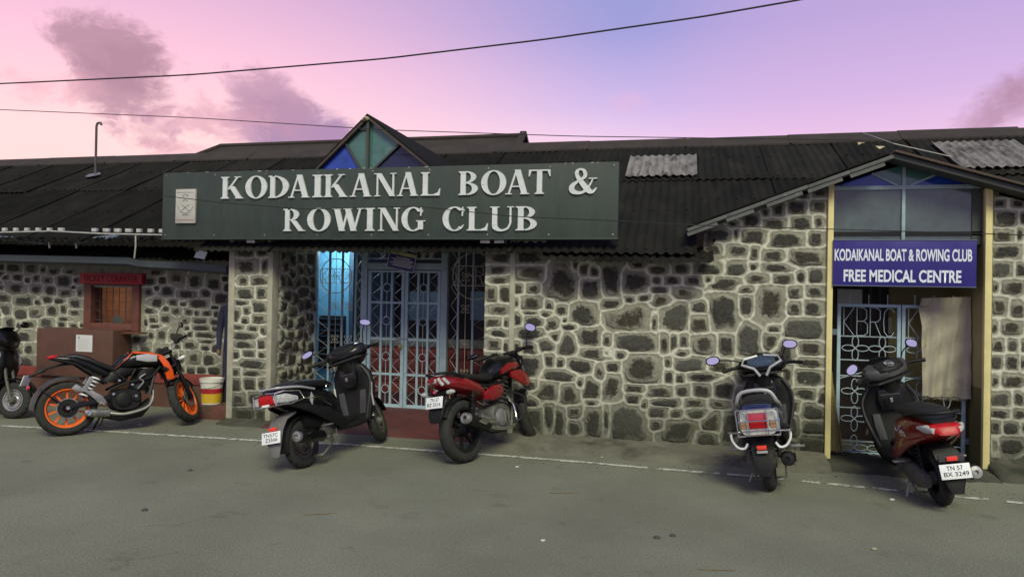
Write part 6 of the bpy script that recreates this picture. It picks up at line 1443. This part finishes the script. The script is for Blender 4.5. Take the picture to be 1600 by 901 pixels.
# ---- red scooter by the gate
def red():
    r = place('parked_scooter', (1472, 788), 1390, 1.24, R_(-9), 'red and black scooter with white number plate in front of the sack-covered gate', 'scooter')
    scooter(r, dict(body='maroon_paint', style='red', steer=R_(22), cowl='grey_plastic', mud='black_matt', refl=.455, flap=.19, mirr=[(.94, .33, 1.11, .5, -.6), (.93, .34, 1.16, .0, .5)], msize=(.062, .046), shieldmat='black_matt', rim='black_matt', lowp='maroon_paint'))
    tl = MB().loft([((-.365, 0, .668), (0, .07, 0), (.01, 0, .03), 4), ((-.33, 0, .672), (0, .12, 0), (0, 0, .045), 3.5), ((-.25, 0, .672), (0, .13, 0), (0, 0, .05), 3)], 18).build('tail_lamp', 'lens_red', r)
    for s in (1, -1): MB().loft([((-.35, s*.088, .672), (0, .022, 0), (0, 0, .020), 2.5), ((-.29, s*.125, .68), (0, .022, 0), (0, 0, .034), 2.5), ((-.17, s*.152, .675), (0, .008, 0), (0, 0, .012), 2.5)], 14).build('rear_indicator', 'lens_clear', tl)
    MB().tube(sm_path([(.1, .14, .735), (-.12, .15, .775), (-.30, .115, .80), (-.35, 0, .805), (-.30, -.115, .80), (-.12, -.15, .775), (.1, -.14, .735)]), .014, 8).build('grab_rail', 'black_matt', r)
    MB().box((-.345, -.09, .43), (-.325, .09, .48)).build('reflector_base', 'grey_plastic', r, bevel=.004)
    plate(r, (-.385, 0, .365), .215, .112, R_(-12), [('TN 57', .22, .76), ('BX 3249', .10, .92)])
    T = Matrix.Translation((.10, .1825, .60)) @ Matrix.Rotation(R_(180), 4, 'Z') @ Matrix.Rotation(R_(8), 4, 'Y')
    _text('side_emblem', 'Leo', 'plate_white', -.07, .07, -.03, .03, 0, r, .004, .01, M4=T)
    MB().tube([(.12, .183, .64), (.24, .183, .575), (.27, .182, .60)], .006, 6).build('side_trim', 'silver_paint', r)
    return r
# ---- black scooter at the far end of the ticket wall
def dark():
    r = place('parked_scooter', (-112, 646), (34, 654), 1.24, R_(-6), 'plain black scooter parked beside the orange-wheeled motorcycle', 'scooter')
    scooter(r, dict(body='black_gloss', style='dark', steer=R_(5), mud='black_matt', refl=.42, mirr=[(.93, .36, 1.18, .0), (.93, .36, 1.18, .0)], rim='alloy', shieldmat='black_gloss'))
    MB().loft([((-.34, 0, .665), (0, .06, 0), (.01, 0, .03), 4), ((-.29, 0, .665), (0, .11, 0), (0, 0, .05), 3.5)], 16).build('tail_lamp', 'lens_red', r)
    MB().tube(sm_path([(.1, .15, .73), (-.12, .155, .765), (-.32, .10, .785), (-.35, 0, .79), (-.32, -.10, .785), (-.12, -.155, .765), (.1, -.15, .73)]), .012, 8).build('grab_rail', 'black_matt', r)
    return r
def handlebar(root, S, x, z, rise, wid, back):
    MB().tube(sm_path([(x-back, wid*.55, z+rise), (x-.02, wid*.32, z+rise*.9), (x, wid*.14, z), (x, -wid*.14, z), (x-.02, -wid*.32, z+rise*.9), (x-back, -wid*.55, z+rise)]), .012, 8).build('handlebar', 'black_matt', root, M4=S)
    levers(root, S, x-back*.75, wid*.5, z+rise, x-back-.05, wid, z+rise-.015)
def forks(root, S, xw, R, xt, zt, gap=.085, lowmat='black_gloss', upmat='steel'):
    for s in (1, -1):
        lo = Vector((xw, s*gap, R)); hi = Vector((xt, s*gap, zt)); m = lo.lerp(hi, .48)
        f = MB().tube([tuple(lo+(lo-hi)*.04), tuple(lo), tuple(m)], [.022, .029, .027], 12).build('fork_leg', lowmat, root, M4=S)
        MB().tube([tuple(m), tuple(hi)], .019, 12).build('fork_tube', upmat, f, M4=S)
    a, b_ = Vector((xw, 0, R)).lerp(Vector((xt, 0, zt)), .72), Vector((xt, 0, zt))
    for c in (a, b_): MB().box((c.x-.035, -gap-.025, c.z-.018), (c.x+.03, gap+.025, c.z+.018)).build('fork_clamp', 'black_matt', root, M4=S, bevel=.008)
def engine(root, x, z, mat, fins, w=.12):
    e = MB().loft([((x, -w, z), (.15, 0, 0), (0, 0, .12), 3), ((x, -w*.75, z), (.17, 0, 0), (0, 0, .14), 3), ((x, w*.75, z), (.17, 0, 0), (0, 0, .14), 3), ((x, w, z), (.15, 0, 0), (0, 0, .12), 3)], 20).build('engine', mat, root)
    for s in (1, -1):
        MB().lathe([(0, .03), (.06, .03), (.085, .018), (.09, 0), (.09, -.02)], (x-.03, s*w, z), (0, s, 0), 24).build('engine_cover', 'alloy' if fins else mat, e)
        MB().lathe([(0, .02), (.035, .02), (.05, .008), (.05, -.02)], (x+.11, s*w, z+.01), (0, s, 0), 18).build('engine_cover', mat, e)
    cyl = MB().tube([(x+.10, 0, z+.12), (x+.17, 0, z+.36)], [.075, .075], 16).build('cylinder', mat, root)
    for k in range(fins):
        c = Vector((x+.105, 0, z+.14)).lerp(Vector((x+.165, 0, z+.35)), k/max(1, fins-1)); d = Vector((.27, 0, .96)); u = Vector((.96, 0, -.27))
        MB().loft([(c, u*.095, (0, .105, 0), 4), (c+d*.008, u*.095, (0, .105, 0), 4)], 16).build('cooling_fin', mat, cyl)
    return e
def pulsar():
    r = place('parked_motorcycle', (728, 722), 836, 1.28, R_(-11), 'red and black motorcycle with white number plate in front of the narrow stone pillar', 'motorcycle')
    L = 1.28; R = .305; S = steer((1.04, 0, .9), R_(12), .44)
    wheel(r, 0, R, .125, .215, 'black_matt', 6, None, 0, 'black_matt'); wheel(r, L, R-.005, .10, .215, 'black_matt', 6, S, .07, 'black_matt')
    # tank, seat, tail
    MB().lx([(.50, .80, .075, .06), (.58, .84, .12, .085), (.70, .875, .148, .11), (.84, .885, .155, .115), (.96, .87, .135, .10), (1.03, .845, .08, .07)], 22, p=2.5).build('fuel_tank', 'black_gloss', r)
    for s in (1, -1):
        MB().loft([((.62, s*.125, .82), (0, .02, 0), (0, 0, .03), 2.5), ((.74, s*.145, .86), (0, .022, 0), (0, 0, .045), 2.5), ((.9, s*.145, .87), (0, .022, 0), (0, 0, .035), 2.5), ((1.0, s*.11, .86), (0, .015, 0), (0, 0, .015), 2.5)], 14).build('tank_graphic', 'red_paint', r)
        MB().loft([((.78, s*.135, .78), (0, .015, 0), (0, 0, .03), 3), ((.92, s*.165, .74), (0, .02, 0), (0, 0, .08), 2.6), ((1.04, s*.165, .70), (0, .018, 0), (0, 0, .075), 2.6), ((1.13, s*.14, .68), (0, .01, 0), (0, 0, .03), 2.6)], 16).build('tank_shroud', 'maroon_paint', r)
        MB().loft([((.28, s*.115, .60), (0, .015, 0), (0, 0, .03), 2.6), ((.40, s*.135, .62), (0, .022, 0), (0, 0, .075), 2.8), ((.55, s*.13, .63), (0, .02, 0), (0, 0, .07), 2.8), ((.64, s*.11, .64), (0, .012, 0), (0, 0, .03), 2.6)], 16).build('side_panel', 'red_paint', r)
    MB().lx([(-.20, .845, .075, .02), (-.10, .84, .105, .032), (.08, .82, .125, .042), (.28, .785, .13, .045), (.45, .78, .12, .05), (.55, .80, .08, .05)], 20, p=2.5).build('seat', 'seat_vinyl', r)
    MB().lx([(-.37, .825, .045, .02), (-.31, .81, .09, .055), (-.16, .785, .13, .078), (.02, .75, .15, .085), (.2, .70, .145, .075), (.34, .64, .11, .05)], 20, p=2.4).build('tail_cowl', 'red_paint', r)
    tl = MB().box((-.368, -.055, .80), (-.345, .055, .838)).build('tail_lamp', 'lens_clear', r, bevel=.006)
    for s in (1, -1):
        MB().loft([((-.335, s*.062, .842), (0, .012, 0), (.016, 0, .008), 4), ((-.305, s*.088, .775), (0, .012, 0), (.016, 0, .008), 4)], 10).build('lamp_strip', 'lens_clear', tl)
        MB().loft([((-.295, s*.095, .838), (0, .010, 0), (.016, 0, .008), 4), ((-.25, s*.115, .78), (0, .010, 0), (.016, 0, .008), 4)], 10).build('lamp_strip', 'lens_clear', tl)
        MB().tube(sm_path([(-.02, s*.135, .82), (-.18, s*.14, .87), (-.30, s*.10, .885), (-.34, s*.03, .885)]), .013, 8).build('grab_rail', 'black_matt', r)
        i_ = MB().tube([(-.27, s*.06, .70), (-.28, s*.13, .70)], .010, 6).build('rear_indicator', 'black_matt', r)
        MB().loft([((-.29, s*.125, .70), (.022, 0, 0), (0, 0, .02), 2.2), ((-.29, s*.17, .702), (.026, 0, 0), (0, 0, .024), 2.3), ((-.29, s*.205, .704), (.012, 0, 0), (0, 0, .012), 2.2)], 14).build('indicator_lens', 'lens_clear', i_)
        f_ = MB().tube([(1.16, s*.08, .80), (1.16, s*.16, .80)], .009, 6).build('front_indicator', 'black_matt', r, M4=S)
        MB().loft([((1.16, s*.15, .80), (.02, 0, 0), (0, 0, .018), 2.2), ((1.16, s*.19, .80), (.025, 0, 0), (0, 0, .024), 2.2), ((1.16, s*.215, .80), (.012, 0, 0), (0, 0, .012), 2.2)], 12).build('indicator_lens', 'plate_white', f_, M4=S)
        MB().tube([(.02, s*.10, .31), (.12, s*.11, .67)], .016, 8).build('shock_absorber', 'black_matt', r); coil((.04, s*.10, .38), (.11, s*.11, .63), .030, 9, .006).build('shock_spring', 'black_matt', r)
        MB().bar((0, s*.085, .305), (.46, s*.075, .36), .03, .05).build('swing_arm', 'black_matt', r, bevel=.005)
        MB().tube([(.34, s*.10, .34), (.36, s*.15, .33), (.36, s*.21, .335)], .012, 6).build('foot_peg', 'alloy', r); MB().tube([(.14, s*.10, .44), (.10, s*.20, .43)], .011, 6).build('pillion_peg', 'alloy', r)
        MB().bar((.12, s*.10, .44), (.36, s*.10, .36), .014, .04).build('peg_bracket', 'alloy', r, bevel=.004)
    mg = MB().loft([((-.10, 0, .70), (.015, 0, .03), (0, .075, 0), 3), ((-.24, 0, .70), (.014, 0, .025), (0, .085, 0), 3), ((-.32, 0, .60), (.012, 0, .010), (0, .09, 0), 3), ((-.365, 0, .49), (.010, 0, .004), (0, .085, 0), 3), ((-.37, 0, .43), (.008, 0, .002), (0, .06, 0), 3)], 16).build('rear_mudguard', 'black_matt', r)
    MB().lathe([(0, .012), (.014, .012), (.018, 0)], (-.325, .0, .715), (-1, 0, .2), 14).build('reflector', 'lens_pink', mg)
    plate(r, (-.355, 0, .62), .20, .11, R_(-18), [('TN 57', .25, .78), ('BZ 2316', .10, .90)])
    arc_shell(0, R, R+.035, .062, 55, 150).build('wheel_hugger', 'black_matt', r)
    MB().loft([((-.06, .105, .32), (.03, 0, 0), (0, 0, .03), 3), ((.05, .108, .37), (.05, 0, .0), (0, 0, .03), 3)], 8) if False else None
    cc = MB().tube([(-.08, .095, .345), (.0, .097, .385), (.40, .092, .42)], .03, 10).build('chain_cover', 'black_gloss', r)
    engine(r, .55, .36, 'engine_dull', 6)
    for k in range(3): MB().box((.50+k*.05, -.155, .30), (.52+k*.05, -.15, .42)).build('engine_rib', 'alloy', r)
    MB().tube(sm_path([(.98, 0, .80), (.90, 0, .52), (.80, 0, .26), (.55, 0, .22), (.35, 0, .28)]), .022, 8).build('frame_tube', 'black_matt', r)
    for s in (1, -1): MB().tube(sm_path([(1.02, s*.03, .82), (.75, s*.09, .74), (.42, s*.10, .70), (.1, s*.10, .74), (-.2, s*.07, .77)]), .016, 8).build('frame_rail', 'black_matt', r)
    ex = MB().tube(sm_path([(.77, -.04, .58), (.86, -.06, .45), (.82, -.10, .28), (.62, -.14, .24), (.38, -.15, .27), (.22, -.165, .32)]), .019, 10).build('exhaust_pipe', 'chrome', r)
    MB().loft([((.26, -.165, .31), (0, .022, 0), (0, 0, .022), 2), ((.20, -.172, .325), (0, .042, 0), (0, 0, .048), 2.2), ((.0, -.188, .385), (0, .05, 0), (0, 0, .058), 2.2), ((-.16, -.198, .435), (0, .052, 0), (0, 0, .06), 2.2)], 20).build('muffler', 'black_matt', ex)
    MB().lathe([(0, -.02), (.018, -.02), (.02, .018), (.034, .02), (.036, .008), (.05, .012), (.056, 0), (.056, -.03)], (-.165, -.198, .437), (-1, -.06, .30), 28).build('muffler_cap', 'alloy', ex)
    MB().loft([((.16, -.222, .35), (.05, 0, .015), (0, .004, 0), 3), ((.02, -.245, .40), (.05, 0, .015), (0, .004, 0), 3)], 10).build('heat_shield', 'chrome', ex)
    # front end
    forks(r, S, L, R, 1.07, .93, lowmat='alloy')
    arc_shell(L, R, R+.03, .062, 25, 150).build('front_mudguard', 'black_gloss', r, M4=S)
    MB().lx([(1.06, .90, .08, .08), (1.12, .905, .12, .11), (1.20, .90, .12, .12), (1.27, .87, .075, .085)], 18, p=2.3).build('headlamp_cowl', 'black_gloss', r, M4=S)
    MB().box((1.02, -.08, .985), (1.07, .08, 1.03)).build('instrument_panel', 'black_matt', r, M4=S, bevel=.01)
    handlebar(r, S, 1.03, .965, .055, .34, .10)
    mirror(r, (.97, -.24, 1.03), (.96, -.34, 1.22), S, .074, .046, roll=.55, tilt=.25); mirror(r, (.97, .24, 1.03), (.93, .40, 1.07), S, .074, .042, roll=-.1, tilt=1.0)
    MB().tube(sm_path([(1.06, 0, .98), (1.10, -.10, .93), (1.05, -.09, .80), (.95, -.08, .72)]), .007, 6).build('cable', 'black_matt', r)
    MB().tube([(.48, .10, .25), (.42, .19, .10), (.40, .24, .01)], .011, 6).build('side_stand', 'black_matt', r)
    MB().tube(sm_path([(.78, .16, .62), (.82, .20, .45), (.78, .19, .30)]), .010, 6).build('leg_guard', 'black_matt', r); MB().tube(sm_path([(.80, -.10, .60), (.88, -.20, .52), (.86, -.21, .36), (.78, -.12, .27)]), .011, 6).build('leg_guard', 'black_matt', r)
    return r
def duke():
    B0 = MB.build
    def low(z, x): return z-.075*min(1, max(0, (x-.15)/.6))*min(1, max(0, (z-.45)/.35))+.02*(1 if (x < .2 and z > .75) else 0)
    def bl(s, name, mat, parent=None, **k):
        if name not in ('wheel', 'tyre', 'hub', 'brake_disc'): s.v = [(a, b_, low(c, a)) for a, b_, c in s.v]
        return B0(s, name, mat, parent, **k)
    MB.build = bl
    try: return _duke()
    finally: MB.build = B0
def _duke():
    r = place('parked_motorcycle', (104, 680), (292, 662), 1.34, R_(-7), 'black motorcycle with orange wheels and orange tank panels beside the ticket counter', 'motorcycle')
    L = 1.26; R = .315; r.scale = (.95, .95, .95); S = steer((1.02, 0, .9), R_(52), .44)
    w1 = wheel(r, 0, R, .145, .222, 'orange_rim', 10, None, -.09, 'black_matt', spokew=.02)
    wheel(r, L, R-.01, .11, .222, 'orange_rim', 10, S, -.075, 'black_matt', spokew=.02)
    MB().lathe([(.05, -.10), (.105, -.10), (.105, -.085), (.05, -.085)], (0, 0, R), 'y', 30, closed=True).build('sprocket_carrier', 'black_matt', r)
    MB().lathe([(0, .012), (.018, .012), (.022, 0), (.022, -.02)], (0, -.115, R), (0, -1, 0), 12).build('axle_nut', 'steel', r)
    # tank and panels
    MB().lx([(.48, .80, .07, .06), (.56, .86, .11, .09), (.68, .905, .145, .105), (.82, .92, .16, .105), (.95, .90, .15, .09), (1.03, .86, .10, .06)], 22, p=2.5).build('fuel_tank', 'black_gloss', r)
    for s in (1, -1):
        MB().loft([((.50, s*.12, .80), (.03, 0, .03), (0, .012, 0), 3), ((.585, s*.148, .895), (.035, 0, .035), (0, .014, 0), 3), ((.66, s*.150, .985), (.03, 0, .022), (0, .012, 0), 3)], 12).build('tank_stripe', 'orange_paint', r)
        MB().loft([((.66, s*.135, .992), (0, .016, 0), (0, 0, .014), 3), ((.85, s*.15, .985), (0, .016, 0), (0, 0, .014), 3), ((.99, s*.15, .945), (0, .016, 0), (0, 0, .014), 3)], 10).build('tank_stripe', 'orange_paint', r)
        MB().loft([((.70, s*.168, .93), (0, .008, 0), (0, 0, .03), 3), ((.82, s*.178, .93), (0, .008, 0), (0, 0, .05), 3), ((.93, s*.172, .92), (0, .008, 0), (0, 0, .04), 3)], 12).build('tank_highlight', 'silver_paint', r)  # highlight on the tank side put in as a silver patch
        MB().loft([((.97, s*.165, .94), (.032, 0, .01), (0, .012, 0), 3), ((1.03, s*.178, .85), (.036, 0, .012), (0, .014, 0), 3), ((1.07, s*.17, .74), (.045, 0, .01), (0, .012, 0), 3), ((1.09, s*.15, .62), (.045, 0, .0), (0, .010, 0), 3)], 14).build('radiator_shroud', 'orange_paint', r)
        MB().loft([((.99, s*.188, .80), (.018, 0, .02), (0, .004, 0), 3), ((1.05, s*.188, .755), (.018, 0, .02), (0, .004, 0), 3)], 8).build('shroud_mark', 'black_gloss', r)
        MB().tube(sm_path([(.98, s*.10, .82), (.85, s*.13, .66), (.62, s*.135, .60), (.42, s*.12, .50)]), .017, 8).build('frame_tube', 'black_matt', r); MB().tube([(.70, s*.13, .80), (.62, s*.135, .60), (.45, s*.10, .76)], .013, 8).build('frame_tube', 'black_matt', r)
        MB().tube([(.40, s*.105, .58), (.08, s*.08, .80), (-.12, s*.06, .86)], .014, 8).build('subframe', 'black_matt', r)
        MB().tube([(.34, s*.10, .33), (.35, s*.20, .335)], .012, 6).build('foot_peg', 'alloy', r)
        pb = MB().loft([((.20, s*.12, .50), (.035, 0, .01), (0, .008, 0), 3), ((.30, s*.125, .42), (.05, 0, .01), (0, .009, 0), 3), ((.36, s*.115, .34), (.035, 0, .01), (0, .008, 0), 3)], 12).build('peg_bracket', 'alloy', r)
        MB().loft([((.05, s*.115, .56), (.03, 0, .03), (0, .006, 0), 2.6), ((.14, s*.12, .50), (.05, 0, .01), (0, .008, 0), 2.6), ((.22, s*.118, .49), (.03, 0, .0), (0, .006, 0), 2.6)], 12).build('pillion_bracket', 'alloy', r)
        MB().bar((.16, s*.118, .50), (.24, s*.115, .66), .012, .05).build('bracket_arm', 'alloy', r, bevel=.004)
        MB().bar((-.02, s*.095, .315), (.46, s*.085, .40), .035, .065).build('swing_arm', 'black_gloss', r, bevel=.008)
    MB().lx([(-.02, .885, .065, .025), (.08, .885, .10, .04), (.22, .865, .125, .045), (.32, .82, .13, .04), (.45, .775, .125, .045), (.56, .79, .09, .05)], 20, p=2.5).build('seat', 'seat_vinyl', r)
    MB().lx([(-.17, .87, .025, .015), (-.10, .87, .07, .03), (.05, .85, .105, .04), (.22, .80, .12, .06), (.36, .73, .115, .07), (.48, .68, .08, .05)], 20, p=2.5).build('tail_cowl', 'black_gloss', r)
    tl = MB().loft([((-.195, 0, .885), (0, .03, 0), (0, 0, .016), 3), ((-.15, 0, .89), (0, .055, 0), (0, 0, .024), 3), ((-.10, 0, .89), (0, .05, 0), (0, 0, .024), 3)], 14).build('tail_lamp', 'lens_red', r)
    MB().tube(sm_path([(.14, 0, .80), (-.05, 0, .80), (-.25, 0, .745), (-.37, 0, .70)]), .014, 8).build('plate_holder', 'black_matt', r)
    pl_ = plate(r, (-.395, 0, .655), .17, .12, R_(-22), [], yaw=R_(-32))
    T = Matrix.Translation((-.395, 0, .655)) @ Matrix.Rotation(R_(-122), 4, 'Z') @ Matrix.Rotation(R_(-22), 4, 'X')
    for z, xs_ in ((.022, (-.03, -.012, .012, .030)), (-.020, (-.045, -.028, -.006, .012, .030, .048))):   # two worn rows, too faint to read
        for x in xs_: MB().box((x-.005, -.0056, z-.012), (x+.006, -.0045, z+.012)).build('worn_mark', 'dusty_grey', pl_, M4=T, smooth=False)
    MB().lathe([(0, .012), (.022, .010), (.026, 0), (.026, -.01)], (-.38, -.02, .575), (-1, -.3, 0), 16).build('reflector', 'lens_pink', r)
    arc_shell(0, R, R+.055, .085, 70, 178, sag=.03).build('rear_mudguard', 'grey_plastic', r)
    MB().loft([((.42, 0, .60), (.09, 0, 0), (0, .10, 0), 3), ((.55, 0, .72), (.16, 0, 0), (0, .115, 0), 3), ((.68, 0, .80), (.22, 0, 0), (0, .12, 0), 3)], 16).build('air_box', 'black_matt', r)
    MB().loft([((.74, 0, .46), (.10, 0, 0), (0, .11, 0), 3), ((.82, 0, .66), (.12, 0, 0), (0, .12, 0), 3), ((.86, 0, .80), (.13, 0, 0), (0, .12, 0), 3)], 16).build('cylinder_shroud', 'black_matt', r)
    for s in (1, -1): MB().tube([(-.27, s*.07, .55), (-.10, s*.095, .40), (0, s*.10, .33)], .008, 6).build('mudguard_stay', 'black_matt', r)
    a, b_ = (.14, -.07, .43), (.30, -.07, .66)
    sp = MB().tube([a, b_], .028, 10).build('shock_absorber', 'black_matt', r); coil(a, b_, .045, 6, .013).build('shock_spring', 'spring_white', sp)
    engine(r, .60, .37, 'black_matt', 0, .135)
    MB().loft([((.38, 0, .20), (0, .10, 0), (0, 0, .04), 3), ((.55, 0, .17), (0, .13, 0), (0, 0, .06), 3), ((.78, 0, .22), (0, .13, 0), (0, 0, .08), 3), ((.86, 0, .30), (0, .10, 0), (0, 0, .07), 3)], 16).build('belly_pan', 'black_matt', r)
    MB().loft([((.86, 0, .42), (.02, 0, 0), (0, .13, 0), 4), ((.92, 0, .72), (.02, 0, 0), (0, .13, 0), 4)], 12).build('radiator', 'grey_plastic', r)
    ex = MB().loft([((.42, -.10, .225), (0, .05, 0), (0, 0, .045), 3), ((.26, -.13, .235), (0, .055, 0), (0, 0, .05), 3), ((.16, -.14, .25), (0, .045, 0), (0, 0, .035), 3)], 16).build('exhaust', 'steel_dull', r)
    MB().lathe([(0, -.01), (.016, -.01), (.018, .014), (.03, .012), (.034, 0)], (.20, -.182, .24), (-.5, -.86, 0), 16).build('exhaust_tip', 'chrome', ex)
    MB().tube(sm_path([(.80, -.04, .60), (.90, -.08, .45), (.84, -.12, .27), (.6, -.14, .2), (.42, -.12, .22)]), .02, 8).build('header_pipe', 'steel_dull', ex)
    MB().tube(sm_path([(.72, -.145, .50), (.78, -.15, .60), (.74, -.15, .66), (.80, -.15, .72)]), .012, 6).build('coolant_hose', 'alloy', r)
    for p_ in ((.52, -.15, .62), (.66, -.16, .56), (.70, -.155, .40), (.46, -.14, .44)): MB().lathe([(0, .014), (.016, .012), (.02, 0)], p_, (0, -1, 0), 12).build('engine_bolt', 'steel', r)
    MB().tube([(.40, .10, .26), (.33, .18, .10), (.30, .23, .015)], .012, 6).build('side_stand', 'black_matt', r); MB().tube([(.36, -.10, .2), (.335, -.13, .10), (.30, -.15, .085)], .010, 6).build('stand_spring', 'black_matt', r)
    forks(r, S, L, R-.01, 1.03, .97, .10, lowmat='black_gloss', upmat='black_matt')
    arc_shell(L, R-.01, R+.025, .06, 40, 150).build('front_mudguard', 'black_gloss', r, M4=S)
    MB().loft([((1.13, 0, .93), (.03, 0, 0), (0, .07, 0), 3), ((1.22, 0, .88), (.05, 0, 0), (0, .10, 0), 2.6), ((1.25, 0, .78), (.05, 0, 0), (0, .09, 0), 2.6), ((1.22, 0, .70), (.03, 0, 0), (0, .05, 0), 2.6)], 16).build('headlamp_cowl', 'black_gloss', r, M4=S)
    MB().loft([((1.272, 0, .87), (.01, 0, 0), (0, .06, 0), 3), ((1.29, 0, .79), (.012, 0, 0), (0, .055, 0), 3)], 12).build('headlamp', 'lens_clear', r, M4=S)
    for s in (1, -1):
        i_ = MB().tube([(1.16, s*.08, .87), (1.16, s*.15, .87)], .009, 6).build('front_indicator', 'black_matt', r, M4=S)
        MB().loft([((1.15, s*.14, .87), (.02, 0, 0), (0, 0, .02), 2.3), ((1.15, s*.19, .872), (.03, 0, 0), (0, 0, .026), 2.3), ((1.15, s*.22, .874), (.012, 0, 0), (0, 0, .01), 2.3)], 12).build('indicator_lens', 'plate_white', i_, M4=S)
    MB().tube(sm_path([(.96, .40, 1.055), (1.04, .24, 1.06), (1.08, .10, 1.0), (1.08, -.10, 1.0), (1.04, -.24, 1.06), (.96, -.40, 1.055)]), .013, 8).build('handlebar', 'silver_paint', r, M4=S)
    levers(r, S, 1.01, .25, 1.055, .95, .40, 1.045)
    mirror(r, (1.03, -.22, 1.07), (1.02, -.33, 1.24), S, .060, .034, roll=.7, tilt=.1, yawm=.75); mirror(r, (1.03, .22, 1.07), (1.0, .42, 1.12), S, .066, .034, roll=-.1, tilt=.6, yawm=.7)
    MB().box((1.08, -.06, 1.02), (1.12, .06, 1.07)).build('instrument_panel', 'black_matt', r, M4=S, bevel=.008)
    return r
duke(); dark(); dio(); pulsar(); blue(); red()
